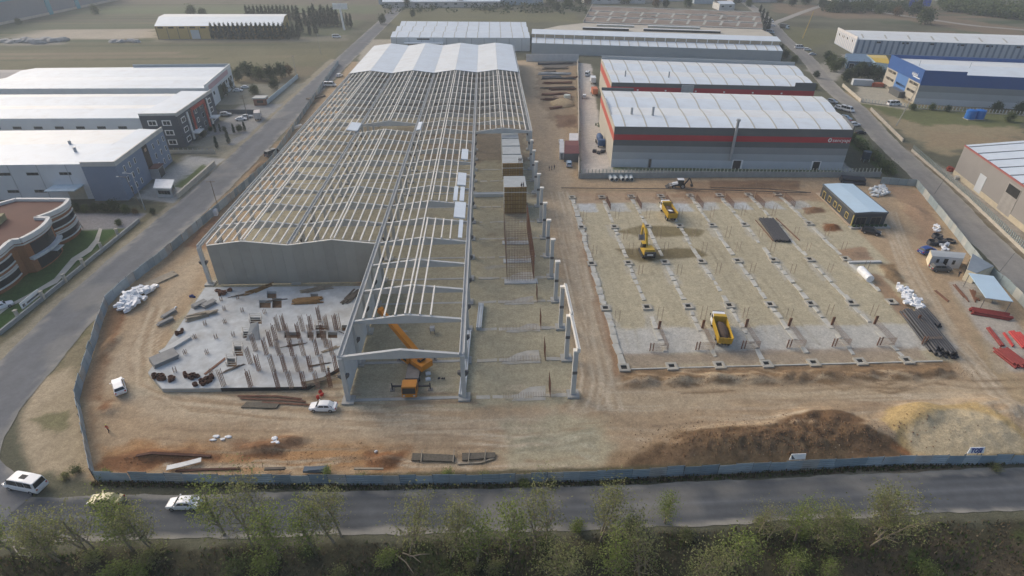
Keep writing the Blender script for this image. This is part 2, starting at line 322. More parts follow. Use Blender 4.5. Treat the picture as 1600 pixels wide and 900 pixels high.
for i in range(14):
    a = rnd.uniform(-14, 14); trail((1385+a, 330, 1420+a, 420, 1480+a, 520, 1560+a, 620, 1600+a, 660), rnd.choice([(.49, .41, .30), (.30, .23, .15)]), .28, 2., rnd.uniform(.3, .65))
for i in range(20):
    x0 = rnd.uniform(950, 1500); trail((x0, rnd.uniform(575, 600), x0+rnd.uniform(20, 90), rnd.uniform(596, 612), x0+rnd.uniform(80, 200), rnd.uniform(585, 615)), rnd.choice([(.44, .34, .22), (.20, .135, .075)]), .35, 2., .6)
for i in range(24):
    X0 = rnd.uniform(26, 85); trail([(X0, rnd.uniform(84, 120)), (X0+rnd.uniform(-3, 3), rnd.uniform(115, 130)), (X0+rnd.uniform(-6, 6), 148)], rnd.choice([(.43, .38, .26), (.29, .25, .165)]), .3, 2., rnd.uniform(.15, .4), False)
for i in range(16):
    a = rnd.uniform(0, 70); trail((795+a, 700-a*.3, 850+a, 690+a*.2, 930, 672+a*.6), rnd.choice([(.45, .42, .31), (.29, .26, .175)]), .3, 1.9, .5)
# spoil heap and sand heap
lay((930, 738, 960, 712, 1010, 700, 1060, 680, 1080, 690, 1000, 738), (.27, .185, .105), .8, 1.4, .8)
HEAP = (960, 738, 1000, 712, 1050, 690, 1100, 676, 1150, 670, 1250, 665, 1330, 668, 1370, 685, 1425, 706, 1405, 724, 1200, 740); lay(HEAP, (.15, .098, .056), .45, .9, 1)
lay((1215, 662, 1240, 652, 1330, 643, 1350, 656, 1352, 668, 1250, 664), (.155, .095, .052), .4, .7, 1); lay((1040, 728, 1120, 700, 1240, 690, 1330, 700, 1300, 728), (.14, .10, .058), .8, 1.6, .8); lay((1395, 700, 1420, 690, 1440, 704, 1420, 714), (.24, .12, .055), .4, .5)
lay((1372, 655, 1390, 640, 1440, 635, 1520, 638, 1570, 660, 1605, 690, 1605, 716, 1430, 712, 1408, 698), (.43, .315, .15), .5, .7, 1); lay((1425, 706, 1412, 682, 1450, 656, 1500, 651, 1550, 664, 1592, 694, 1592, 714, 1430, 712), (.47, .40, .275), .9, 1.2, .8)
# right-hand lots and the far right
lay([(28.5, 172), (40, 172), (44, 230), (58, 340), (51, 344)], (.50, .455, .40), .8, .6, 1, None, False)
lay([(29, 172), (113, 170), (118, 175), (40, 180)], (.40, .38, .33), .6, .5, 1, None, False)
lay([(40, 176.5), (114, 171.6), (114, 173.5), (40, 179.4)], (.10, .13, .05), .4, .4, .9, None, False)
lay([(47, 228), (125, 214), (128, 229), (50, 239)], (.27, .26, .24), .6, .4, 1, None, False)
lay((1318, 215, 1345, 240, 1385, 275, 1400, 270, 1350, 215, 1335, 200), (.08, .115, .035), .6, 1, .9)
lay([(113.5, 173), (117.5, 172.5), (118.5, 190), (115.5, 190)], (.38, .375, .35), .5, .4, 1, None, False)
lay((1295, 140, 1600, 175, 1600, 215, 1480, 240, 1420, 215), (.30, .245, .15), 2, 4, .9); lay((1330, 160, 1600, 178, 1600, 200, 1440, 195), (.115, .135, .05), 1.5, 3, .85)
lay((1440, 205, 1600, 215, 1600, 240, 1450, 225), (.29, .22, .135), 2, 4, .7)
lay((1340, 135, 1400, 140, 1420, 172, 1340, 160), (.42, .385, .30), 1, 1, .95)
lay((1400, 225, 1490, 270, 1600, 360, 1600, 400, 1480, 290), (.36, .325, .275), 1, .8, 1); lay((1408, 222, 1425, 226, 1600, 400, 1600, 418), (.17, .14, .09), .8, .6, 1)
lay((1220, 40, 1600, 70, 1600, 82, 1300, 60, 1240, 90), (.15, .145, .075), 3, 5, .9); lay((1210, 20, 1400, 30, 1600, 62, 1600, 44, 1400, 15, 1210, 5), (.20, .15, .10), 3, 5, .9)
lay((1260, 110, 1320, 85, 1340, 95, 1300, 130), (.33, .31, .27), 1.5, 1, .9)
lay((600, 30, 640, 60, 680, 32, 900, 35, 900, 20, 640, 10), (.15, .145, .08), 4, 5, .9); lay((560, 62, 612, 62, 612, 78, 560, 110), (.40, .36, .29), 1.5, 1.5, .9)
# front verge: dark earth with dead grass
lay([(-600, 42), (-66, 46.8), (-32, 46.4), (2, 45.2), (36, 46), (600, 46), (600, -300), (-600, -300)], (.066, .062, .036), .6, .8, 1, None, False)
lay([(40, 44), (95, 45), (110, 30), (40, 30)], (.115, .088, .055), 2, 3, .8, None, False)
for i in range(60):
    x, y = rnd.uniform(-80, 110), rnd.uniform(30, 44.5); lay([(x, y), (x+rnd.uniform(2, 6), y-.5), (x+rnd.uniform(1, 5), y+rnd.uniform(1, 2.5))], rnd.choice([(.085, .12, .03), (.07, .09, .03), (.14, .12, .07), (.05, .042, .028)]), .8, 1.2, .7, None, False)
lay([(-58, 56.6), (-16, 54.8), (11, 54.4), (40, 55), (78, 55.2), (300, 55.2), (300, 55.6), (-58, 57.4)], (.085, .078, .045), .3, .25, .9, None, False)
hk = np.clip(.5-(pdist(X, Y, px(*HEAP)))/1.5, 0, 1); C *= (1+hk*(.55*fbm(X, Y, 1.1, 3, 41)+.25*N2))[..., None]
C *= (1 + .14*N3 + .10*N1)[..., None]; C = np.clip(C, .01, .9)
# relief
insite = np.clip(-pdist(X, Y, site)/2.5, 0, 1)
flat = np.clip(1.2-np.clip(-pdist(X, Y, [(-64, 74), (14, 70), (14, 350), (-64, 350)]), 0, 2), .15, 1)
Z += insite*flat*(.10*N2+.07*N3)*.8
mound(44, 61.2, 23, 5.2, 1.35, .05, .5); mound(34, 60.5, 12, 4, 1.0, .1, .3); mound(52, 65.5, 8, 3, 1.4, .05, .35); mound(58, 62, 8, 4.4, 1.2, -.1, .3)
mound(76, 62.5, 16, 6.6, 1.7, .02, .16, .8); mound(68, 65, 8, 4.2, 1.6, .3, .2); mound(84, 66, 9, 4, 1.4, -.4, .2)
for i in range(9): mound(26+6.6*i, 75.6+rnd.uniform(-.4, .4), 5, 2.1, rnd.uniform(.6, 1.2), rnd.uniform(-.2, .2), .5)
for (a, b, rx, ry, h) in ((415, 700, 5, 1.8, 1.0), (455, 688, 4, 1.6, .8), (250, 712, 7, 1.5, .7), (605, 718, 3, 1.6, .7), (170, 640, 3, 2, .6), (170, 540, 2, 6, .8), (1300, 355, 3, 2, .8), (1272, 328, 3.4, 2, .8), (1392, 428, 2.5, 4, .9), (1336, 396, 4, 2.4, .5), (1180, 290, 12, 2, .9), (1240, 290, 5, 1.8, .8), (880, 155, 6, 9, 1.2), (885, 190, 5, 6, .9), (320, 360, 2, 8, .6), (400, 265, 2, 12, .8), (1430, 330, 4, 8, .7)): x, y = at(a, b); mound(x, y, rx, ry, h)
for i in range(70):
    x, y = rnd.uniform(-80, 115), rnd.uniform(26, 44); mound(x, y, rnd.uniform(1.5, 4), rnd.uniform(1, 2.5), rnd.uniform(.2, .8))
Z -= np.clip((46-Y)/6, 0, 1)*np.where(np.abs(X) < 600, 1, 0)*1.1
ground_mat = vcol_mat('soil_and_grass')
struct('ground', grid_mesh('ground', gx, gy, Z, C, ground_mat))
def ground_z(x, y):
    i = np.searchsorted(gx, x); j = np.searchsorted(gy, y); return float(Z[min(j, len(gy)-1), min(i, len(gx)-1)])
# ================================================================ ROADS
road_mat = vcol_mat('asphalt', ((9., .10), (1.2, .10)), .12, .9, 8.)
def road(name, pts, w0, w1, z=.05, base=ASP, lanes=None, dust=.5, seed=3, step=1.5, n=28):
    P = [Vector((p[0], p[1])) for p in pts]; Q = []
    for a in range(len(P)-1):        # Catmull-Rom through the survey points
        p0, p1, p2, p3 = P[max(a-1, 0)], P[a], P[a+1], P[min(a+2, len(P)-1)]; k = max(2, int((p2-p1).length/step))
        for i in range(k):
            t = i/k; Q.append(.5*((2*p1)+(p2-p0)*t+(2*p0-5*p1+4*p2-p3)*t*t+(3*p1-p0-3*p2+p3)*t**3))
    Q.append(P[-1]); V = []; D = []
    L = 0
    for i, q in enumerate(Q):
        d = (Q[min(i+1, len(Q)-1)]-Q[max(i-1, 0)]).normalized(); nn = Vector((-d.y, d.x))
        if i: L += (q-Q[i-1]).length
        for j in range(n+1):
            s = j/n; ej = (.35*math.sin(L*.31+seed)+.25*math.sin(L*.83+seed*2)+.2*math.sin(L*1.9))*(1 if j in (0, n) else 0)*(1 if j else -1); p = q + nn*(w0*(1-s) - w1*s + ej*.35); V.append((p.x, p.y, z + .06*math.sin(math.pi*s))); D.append((L, s))
    V = np.array(V); D = np.array(D); k = n+1; m = len(Q)
    a = (np.arange(m-1)[:, None]*k + np.arange(n)[None]).ravel(); F = np.stack([a, a+k, a+k+1, a+1], 1)
    along = fbm(D[:, 0], D[:, 1]*40, .05, 4, seed)*1.3; fine = fbm(V[:, 0], V[:, 1], .6, 4, seed+5)*1.4
    c = np.array(base)[None]*(1+.10*along+.10*fine)[:, None]
    if lanes:
        for s0, w, k0 in lanes: c *= (1-k0*np.exp(-((D[:, 1]-s0)/w)**2)*(.8+.5*along))[:, None]
    e = np.minimum(D[:, 1], 1-D[:, 1]); kk = np.clip(1-e/.13+fine*.9+along*.5, 0, 1)[:, None]*dust; pt = np.clip((fbm(D[:, 0]*.5, D[:, 1]*5, .35, 2, seed+9)-.28)*6, 0, 1)[:, None]; c = c*(1-.28*pt); kk = np.maximum(kk, np.clip((fbm(V[:, 0], V[:, 1], .09, 4, seed+50)-.22)*2.2, 0, .45)[:, None]*dust)
    c = c*(1-kk)+np.array(DUST)*kk
    me = bpy.data.meshes.new(name); me.from_pydata(V.tolist(), [], F.tolist()); me.update()
    ca = me.color_attributes.new('Col', 'FLOAT_COLOR', 'POINT'); ca.data.foreach_set('color', np.concatenate([c, np.ones((len(V), 1))], 1).ravel())
    me.materials.append(road_mat); return struct(name, me)
road('front_road', [(-260, 60), (-140, 54), (-80, 51.7), (-55, 51), (-16, 50.4), (20, 50), (60, 50.6), (110, 51), (300, 51)], 3.7, 3.3, .05, (.105, .112, .12), [(.2, .05, .22), (.37, .05, .18), (.62, .05, .2), (.82, .05, .2), (.5, .03, -.22)], .75, 3)
road('side_road', [(-66, 52.5), (-74, 55.5), (-80, 61), (-83, 70), (-84.5, 82), (-85.8, 100), (-85.6, 126), (-84, 160), (-83.6, 210), (-84, 275), (-83.5, 364), (-82.5, 520), (-81, 720), (-80, 1100)], 5.6, 5.2, .062, (.165, .17, .178), [(.3, .08, .08), (.7, .08, .08)], .6, 11)
road('right_road', [(82, 25), (100, 58), (112, 88), (120, 106), (126, 130), (135, 160), (144.5, 200), (158, 245), (166, 282), (188, 353.5), (204, 419), (230, 510), (260, 640)], 4.2, 4.2, .055, (.27, .255, .23), [(.33, .1, .10), (.68, .1, .10)], .8, 21)
road('far_track', [at(1200, 40), at(1290, 8), at(1340, 12), at(1400, 23), at(1450, 30), at(1520, 40), at(1600, 47), at(1700, 56)], 3, 3, .08, (.33, .31, .28), None, .6, 31, 6, 6)
# lawn path, yards
path_m = mat('path_concrete', (.46, .44, .38), .9, .12, .8, dirt=(.30, .28, .22))
P1 = px(155, 357, 148, 375, 137, 388, 112, 404, 100, 418, 85, 436, 62, 450, 40, 463, 12, 477, 0, 486); P2 = px(0, 492, 14, 481, 42, 467, 66, 454, 90, 442, 106, 424, 120, 408, 143, 393, 155, 377, 160, 358)
struct('garden_path', MB().quad(*[(x, y, .10) for x, y in P1+P2]).mesh('garden_path', path_m))
# ================================================================ MATERIALS FOR THINGS
CONC = mat('precast_concrete', (.50, .505, .49), .85, .12, .5, dirt=(.36, .34, .29), damt=.35)
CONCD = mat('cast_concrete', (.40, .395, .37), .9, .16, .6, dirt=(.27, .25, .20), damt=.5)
PURL = mat('purlin_concrete', (.74, .71, .645), .85, .10, .8)
PANEL = mat('precast_panel', (.335, .32, .28), .9, .07, .12, dirt=(.24, .23, .205), dscale=.1, damt=.5)
PANELB = mat('precast_panel_pale', (.345, .33, .29), .9, .07, .12, dirt=(.26, .25, .22), dscale=.1, damt=.4)
PANELC = mat('precast_panel_dark', (.325, .31, .27), .9, .07, .12, dirt=(.22, .21, .19), dscale=.1, damt=.5)
SIDEP = mat('side_panel_concrete', (.56, .59, .60), .85, .08, .3, dirt=(.36, .36, .34), damt=.3)
ROOFW = mat('white_roof_sheet', (.64, .70, .75), .5, .05, .15, dirt=(.52, .54, .55), dscale=.22, damt=.5)
ROOFW_LIT = mat('white_roof_sheet_sunlit', (.68, .705, .71), .5, .05, .15, dirt=(.56, .53, .48), dscale=.22, damt=.5)  # warmer copy of the white sheet, sunlight on the slopes put into its colour
ROOFB = mat('pale_blue_roof_sheet', (.48, .62, .72), .45, .05, .3, dirt=(.42, .50, .55), damt=.3)
STRIP = mat('skylight_strip', (.42, .41, .36), .6, .10, .5)
RUST = mat('rusty_steel', (.17, .085, .055), .85, .3, 2.)
RUSTL = mat('pale_rusty_steel', (.27, .20, .155), .85, .25, 2.)
RUSTD = mat('dark_rusty_coil', (.085, .040, .028), .9, .3, 2.)
DARK = mat('dark_void', (.03, .03, .03), .9, .2, 1.)  # painted shade inside sockets, bores and openings; also dark doors and a sign
BLACKP = mat('black_plastic', (.025, .027, .032), .5, .25, 1., spec=.4)
PLY = mat('formwork_plywood', (.36, .24, .09), .8, .25, .8)
PLYD = mat('formwork_timber', (.24, .14, .055), .85, .25, 1.)
GREYP = mat('grey_formwork_panel', (.36, .385, .39), .8, .14, .5)
SLABM = mat('fresh_slab_concrete', (.47, .49, .49), .88, .2, .5, dirt=(.33, .31, .28), dscale=.16, damt=.75)
WHITEF = mat('white_foil', (.74, .76, .78), .5, .14, 1.2)
WOODG = mat('weathered_timber', (.30, .26, .20), .9, .25, 1.)
WOODD = mat('dark_board', (.13, .11, .09), .9, .25, 1.)
STEELG = mat('galvanised_steel', (.36, .38, .40), .5, .12, 1., metal=.3)
FENB = mat('blue_grey_sheet', (.27, .345, .395), .6, .16, .4, dirt=(.20, .21, .20), damt=.4)
FENP = mat('fence_post_steel', (.08, .095, .105), .7, .2, 1.)
# ================================================================ MAIN HALL
BX = [-62.6, -43.6, -24.6, -5.2, 13.7]; FY = [72.5+9.62*k for k in range(29)]; EAVE, RISE = 9.5, 1.15
HALL = thing('hall_under_construction', 'huge precast concrete hall frame with open roof purlins and white sheeted far end', 'building frame', (-24, 190, 0))
# columns: shared mesh, square shaft with a corbel and a base collar
mb = MB().box(-.36, .36, -.36, .36, 0, EAVE-.25)
colm = mb.mesh('column', CONC)
corb = [MB().hexa([(s*.36, -.30, 4.9), (s*.36, .30, 4.9), (s*.9, .30, 5.5), (s*.9, -.30, 5.5), (s*.36, -.30, 5.9), (s*.36, .30, 5.9), (s*.9, .30, 5.9), (s*.9, -.30, 5.9)]).mesh('corbel', mat('dark_corbel', (.13, .125, .12), .8)) for s in (-1, 1)]
footm = MB().box(-1., 1., -1., 1., 0, .35).mesh('footing', CONCD)
def first_frame(line): return (4, 4, 0, 0, 12)[line]
for ln, x in enumerate(BX):
    for k in range(first_frame(ln), 29):
        c = share(HALL, 'column', colm, (x, FY[k], 0))
        if k < 14:
            link('corbel', corb[0], c); link('corbel', corb[1], c); link('footing', footm, c)
# tapered rafters, one per bay and frame
def rafter(w):
    d = .34; e = .55; h = w/2
    prof = [(-h+.4, 0), (h-.4, 0), (h-.4, e), (0, e+RISE), (-h+.4, e)]
    m = MB(); n = 5; m.v = [(a, -.17, z) for a, z in prof] + [(a, .17, z) for a, z in prof]
    m.f = [tuple(range(n)), tuple(range(2*n-1, n-1, -1))] + [(i+n, (i+1) % n+n, (i+1) % n, i) for i in range(n)]
    for s in (-1, 1): m.beam((s*(h-.4), 0, e+.04), (0, 0, e+RISE+.04), .5, .14)
    return m
raf = rafter(19.2).mesh('rafter', CONC)
for b in range(4):
    x = (BX[b]+BX[b+1])/2
    for k in range((4, 4, 0, 12)[b], 29):
        if b < 2 and k == 4: continue
        share(HALL, 'rafter', raf, (x, FY[k], EAVE-.55), scale=((BX[b+1]-BX[b])/19.2, 1, 1))
# gutter beams along the column lines
gut = MB().box(-.42, .42, .0, 9.62, -.1, .12).box(-.42, -.28, 0, 9.62, .12, .5).box(.28, .42, 0, 9.62, .12, .5).mesh('gutter_beam', CONC)
for ln, x in enumerate(BX):
    for k in range(first_frame(ln), 28): share(HALL, 'gutter_beam', gut, (x, FY[k], EAVE-.2))
# purlins
pur = MB().box(-.13, .13, 0.06, 9.56, 0, .32).mesh('purlin', PURL); slots = []
OFF = [-7.7, -5.85, -4., -2.15, -.38, .38, 2.15, 4., 5.85, 7.7]
for b in range(4):
    xc = (BX[b]+BX[b+1])/2; half = (BX[b+1]-BX[b])/2
    for k in range((4, 4, 1, 12)[b], 21):
        if b == 1 and k == 12: continue
        for i, o in enumerate(OFF):
            if b == 2 and k == 1 and i in (8, 9): continue
            if b == 2 and k in (2, 3) and i > 7: continue
            if b == 2 and k == 5 and i > 4: continue
            if b == 2 and k in (4, 6, 8) and i == 9: continue
            if b == 2 and k < 4 and i == 7 and k != 1: continue
            slots.append((xc+o, FY[k], EAVE+.06+RISE*(1-abs(o)/half)))
slots.sort(key=lambda s: s[1]); rest = MB()
for n, s in enumerate(slots):
    if n < 300: share(HALL, 'purlin', pur, s)
    else: rest.box(s[0]-.13, s[0]+.13, s[1]+.06, s[1]+9.56, s[2], s[2]+.32)
part(HALL, 'far_purlins', rest, PURL, stuff=True)
# edge walk beam on the left and right eave
# white roof sheets on the far end: one sheet per slope
for b in range(4):
    xc = (BX[b]+BX[b+1])/2; h = (BX[b+1]-BX[b])/2
    for s in (-1, 1):
        m = MB(); z0, z1 = EAVE+.48, EAVE+.5+RISE; a, c = xc+s*(h-.02), xc+s*.02
        ys = [FY[21]-.5+rnd.uniform(-.2, .2), FY[28]+.7]
        m.hexa([(min(a, c), ys[0], z0 if a < c else z1), (max(a, c), ys[0], z1 if a < c else z0), (max(a, c), ys[1], z1 if a < c else z0), (min(a, c), ys[1], z0 if a < c else z1)] + [(min(a, c), ys[0], (z0 if a < c else z1)+.14), (max(a, c), ys[0], (z1 if a < c else z0)+.14), (max(a, c), ys[1], (z1 if a < c else z0)+.14), (min(a, c), ys[1], (z0 if a < c else z1)+.14)])
        part(HALL, 'roof_sheet', m, ROOFW if s > 0 else ROOFW_LIT)  # left slopes take the copy with warm sunlight in its colour
# far walls behind the sheeted part (dark inside)
part(HALL, 'rear_wall', MB().box(BX[0], BX[4], FY[28]+.4, FY[28]+.7, 0, EAVE+.3), CONC)
part(HALL, 'side_wall', MB().box(BX[0]-.7, BX[0]-.45, FY[21], FY[28]+.3, 0, EAVE+.2), SIDEP); part(HALL, 'side_wall', MB().box(BX[4]+.45, BX[4]+.7, FY[21], FY[28]+.3, 0, EAVE+.2), SIDEP)
# front cladding of bays one and two: upright precast panels with a wavy top
x0, x1 = BX[0]+2., BX[2]-.5; n = 16
for i in range(n):
    a = x0+(x1-x0)*i/n; b = x0+(x1-x0)*(i+1)/n-.03
    def top(x):
        for j in (0, 1):
            if BX[j] <= x <= BX[j+1]: c = (BX[j]+BX[j+1])/2; return EAVE+.15+RISE*(1-abs(x-c)/((BX[j+1]-BX[j])/2))
        return EAVE+.15
    o = rnd.uniform(0, .02); y0, y1 = FY[4]-.62-o, FY[4]-.42
    m = MB().hexa([(a, y0, .2), (b, y0, .2), (b, y1, .2), (a, y1, .2), (a, y0, top(a)), (b, y0, top(b)), (b, y1, top(b)), (a, y1, top(a))])
    part(HALL, 'wall_panel', m, (PANEL, PANELB, PANELC)[i*7 % 3])
part(HALL, 'wall_coping', MB().beam((x0, FY[4]-.52, top(x0)+.06), ((BX[0]+BX[1])/2, FY[4]-.52, EAVE+.2+RISE), .34, .1).beam(((BX[0]+BX[1])/2, FY[4]-.52, EAVE+.2+RISE), (BX[1], FY[4]-.52, EAVE+.2), .34, .1).beam((BX[1], FY[4]-.52, EAVE+.2), ((BX[1]+BX[2])/2, FY[4]-.52, EAVE+.2+RISE), .34, .1).beam(((BX[1]+BX[2])/2, FY[4]-.52, EAVE+.2+RISE), (x1, FY[4]-.52, EAVE+.2), .34, .1), PURL)
# pale wall panels along the left of the front bay
for k in range(4):
    for i in range(4):
        ya = FY[k]+.42+i*2.2; part(HALL, 'wall_panel', MB().box(BX[2]-.30, BX[2]-.08, ya, ya+2.17, .3, EAVE-.35), SIDEP)
# ground beams between the column feet
gbm = MB().box(-9.4, 9.4, -.3, .3, 0, .32).mesh('ground_beam', CONCD)
for b in range(3):
    for k in range((4, 4, 0)[b], 20): share(HALL, 'ground_beam', gbm, ((BX[b]+BX[b+1])/2, FY[k]+.1, rnd.uniform(-.33, -.2)), scale=((BX[b+1]-BX[b])/19.8, 1, 1))
# far inside partition walls that read dark under the roof
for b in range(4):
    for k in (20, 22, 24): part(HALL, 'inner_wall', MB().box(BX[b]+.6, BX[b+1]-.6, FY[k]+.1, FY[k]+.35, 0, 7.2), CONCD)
# stacks of white roof panels lying on the purlins
def pan_stack(bay_x, k, w, lab, l=8.6, n=5):
    z = EAVE+.42+RISE*(1-abs(bay_x[1])/9.6)
    m = MB(); x = bay_x[0]; sl_ = RISE/9.6*(1 if bay_x[1] < 0 else -1)
    t = thing('roof_panel_stack', lab, 'roof panels', (x, FY[k], z), 0, 'white panel stacks on the hall roof')
    for i in range(n): part(t, 'panel', MB().hexa([(x-w/2, FY[k]+.5, z+i*.07-sl_*w/2), (x+w/2, FY[k]+.5, z+i*.07+sl_*w/2), (x+w/2, FY[k]+.5+l, z+i*.07+sl_*w/2), (x-w/2, FY[k]+.5+l, z+i*.07-sl_*w/2), (x-w/2, FY[k]+.5, z+i*.07+.05-sl_*w/2), (x+w/2, FY[k]+.5, z+i*.07+.05+sl_*w/2), (x+w/2, FY[k]+.5+l, z+i*.07+.05+sl_*w/2), (x-w/2, FY[k]+.5+l, z+i*.07+.05-sl_*w/2)]), ROOFW)
XC = (BX[2]+BX[3])/2
pan_stack((BX[3]-2.2, 7.4), 5, 2.6, 'wide white panel stack, nearest one on the hall roof edge'); pan_stack((BX[3]-1.7, 7.8), 4, .9, 'single narrow white panel strip in front of the nearest stack', 8.8, 2)
pan_stack((BX[3]-3.6, 6.1), 6, 1., 'narrow white panel strip beside the gap in the roof edge', 8.8, 3); pan_stack((BX[3]-2., 7.6), 6, 1.1, 'narrow white panel stack right at the roof edge by a gap', 8.8, 3)
pan_stack((BX[3]-2.4, 7.2), 7, 2.2, 'paired white panel stack third from the roof front edge'); pan_stack((BX[3]-2.2, 7.4), 9, 1.9, 'farthest white panel stack along the right roof edge')
pan_stack((BX[1]-1.4, 8.2), 12, 3.4, 'white panel stack left of the open purlin gap far back'); pan_stack((BX[2]+1.2, -8.4), 12, 1.3, 'white panel stack right of the open purlin gap far back')
# free-standing columns of the next aisle
fcol = MB().box(-.38, .38, -.38, .38, 0, EAVE-.1).mesh('shaft', CONC); ftop = MB().box(-.42, .62, -.42, .42, EAVE-.1, EAVE+.25).mesh('head', PURL); fcor = MB().box(-.42, .42, -.46, -.38, 4.9, 5.5).mesh('corbel', MATS['dark_corbel'])
for k in range(12):
    t = thing('precast_column', '%s free standing concrete column from the front in the right row' % ORDN[k], 'column', (13.2, FY[k], 0), 0, 'free standing columns right of the hall')
    for nm, me in (('shaft', fcol), ('head', ftop), ('corbel', fcor), ('footing', footm)): share(t, nm, me, (13.2, FY[k], 0))
for i, (a, b, dx) in enumerate(((0, 1, .55), (1, 2, .7))):
    t = thing('eave_beam', ('nearest' if i == 0 else 'second nearest')+' pale concrete eave beam bridging two free standing columns', 'beam', (13.2+dx, FY[a], EAVE+.25))
    part(t, 'web', MB().box(13.2+dx-.14, 13.2+dx+.14, FY[a]-.3, FY[b]+.3, EAVE+.25, EAVE+.6), PURL); part(t, 'flange', MB().box(13.2+dx-.42, 13.2+dx-.2, FY[a]-.3, FY[b]+.3, EAVE+.25, EAVE+.75), PURL)
# foundation beams and pedestals of the aisle
for k in range(0, 12):
    t = thing('foundation_strip', '%s pale concrete foundation strip across the open aisle, counted from the front' % ORDN[k], 'foundation', (4, FY[k], 0), 0, 'foundation strips in the open aisle')
    xa = BX[3]+2
    while xa < 12.2:
        xb = min(xa+rnd.uniform(1.4, 4), 12.6); w0, w1 = rnd.uniform(.2, .6), rnd.uniform(.2, .6); z_ = rnd.uniform(-.01, .14)
        part(t, 'beam_segment', MB().hexa([(xa, FY[k]-w0, -.2), (xb, FY[k]-w1, -.2), (xb, FY[k]+w0, -.2), (xa, FY[k]+w1, -.2), (xa, FY[k]-w0, z_), (xb, FY[k]-w1, z_*.8), (xb, FY[k]+w0, z_), (xa, FY[k]+w1, z_*.9)]), mat('dusty_blinding', (.42, .40, .35), .95, .2, .5, dirt=(.36, .31, .21), dscale=.35, damt=.9)); xa = xb+rnd.choice([0, 0, .4, 1.])
    if k < 5:
        xa, xb, ya, yb = rnd.uniform(1., 3.2), rnd.uniform(8.2, 9.4), FY[k]-1.1, FY[k]+rnd.uniform(1.2, 2.8)
        poly = [(xa, ya), (xa+2.2, ya-rnd.uniform(0, .3)), (xb-2, ya+rnd.uniform(0, .3)), (xb, ya), (xb+rnd.uniform(-.3, .3), yb), (xb-2.4, yb+rnd.uniform(-.6, .4)), (xa+rnd.uniform(1.4, 3), yb-rnd.uniform(.3, 1.2)), (xa+.6, ya+1.)]
        part(t, 'slab', MB().prism(poly, -.1, rnd.uniform(.03, .07)), mat('dusty_blinding', (.42, .40, .35), .95, .2, .5, dirt=(.36, .31, .21), dscale=.35, damt=.9))
    if k < 4:
        m = MB()
        for i in range(26): m.cyl((1.4+i*.28, FY[k]-.5, .1), (1.4+i*.28, FY[k]-.5, 1.4), .028, n=4)
        part(t, 'starter_bars', m, RUSTL)
# rebar walls and formwork of the core in the aisle
def rebar_sheet(m, a, b, z0, z1, dx=.3, dz=.45, r=.03):
    a, b = Vector(a), Vector(b); L = (b-a).length; n = int(L/dx)
    for i in range(n+1): p = a.lerp(b, i/n); m.cyl((p.x, p.y, z0), (p.x, p.y, z1), r, n=4, caps=False)
    for j in range(int((z1-z0)/dz)+1): m.cyl((a.x, a.y, z0+j*dz), (b.x, b.y, z0+j*dz), r*.8, n=4, caps=False)
for i, y in enumerate((109.3, 118.6, 127.8)):
    t = thing('rebar_wall_cage', ('nearest', 'middle', 'farthest')[i]+' tall brown rebar wall cage standing in the open aisle', 'rebar cage', (6, y, 0), 0, 'rebar wall cages in the aisle')
    m = MB(); rebar_sheet(m, (3.4, y, 0), (8.8, y, 0), .1, 8.2, .36, .6, .04); part(t, 'front_mat', m, RUSTL)
    m = MB(); rebar_sheet(m, (9.2, y, 0), (9.2, y+8.4, 0), .1, 7.2, .24, .6, .04); part(t, 'side_mat', m, RUST)
    m = MB(); rebar_sheet(m, (3.2, y+.2, 0), (3.2, y+8., 0), .1, 7.4, .5, .8, .035); part(t, 'return_mat', m, RUSTL)
    part(t, 'footing_slab', MB().box(2.6, 10., y-1., y+.9, -.05, .2), SLABM)
for i, k in enumerate((0, 1, 2, 3)):
    t = thing('rebar_side_mat', '%s upright rusty rebar mat from the front beside the free standing columns' % ORDN[i], 'rebar mat', (9.3, FY[k], 0), 0, 'upright rebar mats in the aisle'); m = MB()
    rebar_sheet(m, (9.3, FY[k]-.6, 0), (9.3, FY[k]+2.4, 0), .1, 3.4, .22, .4); part(t, 'mat', m, RUST)
def formbox(lab, x0, x1, y, z0, z1, depth):
    t = thing('formwork_wall', lab, 'formwork', ((x0+x1)/2, y, z0)); n = 6
    for i in range(n):
        a = x0+(x1-x0)*i/n; part(t, 'plywood_panel', MB().box(a+.02, a+(x1-x0)/n-.02, y, y+.08, z0, z1), PLY)
    for j in range(7): z = z0+.25+(z1-z0-.4)*j/6; part(t, 'waler', MB().box(x0-.1, x1+.1, y-.16, y-.01, z-.07, z+.07), PLYD)
    for i in range(9): a = x0+.2+(x1-x0-.4)*i/8; part(t, 'stud', MB().box(a-.05, a+.05, y-.24, y-.165, z0+.02, z1-.05), PLYD)
    part(t, 'rail', MB().box(x0-.2, x1+.3, y-.34, y-.25, z1-1.45, z1-1.33), PURL); part(t, 'deck', MB().box(x0, x1, y+.08, y+depth, z1-.5, z1-.1), GREYP); part(t, 'back_wall', MB().box(x0, x1, y+depth, y+depth+.3, z0, z1-.3), CONCD)
    part(t, 'side_panel', MB().box(x1-.08, x1, y+.1, y+depth, z0, z1-.52), GREYP); part(t, 'side_panel', MB().box(x0, x0+.08, y+.1, y+depth, z0, z1-.52), GREYP)
formbox('nearer tall brown plywood formwork wall behind the rebar cages', 3.6, 9.6, 144.4, .3, 8., 8.2); formbox('farther brown plywood formwork wall with grey deck behind', 3.6, 9.6, 162., 3.4, 8.2, 7.4)
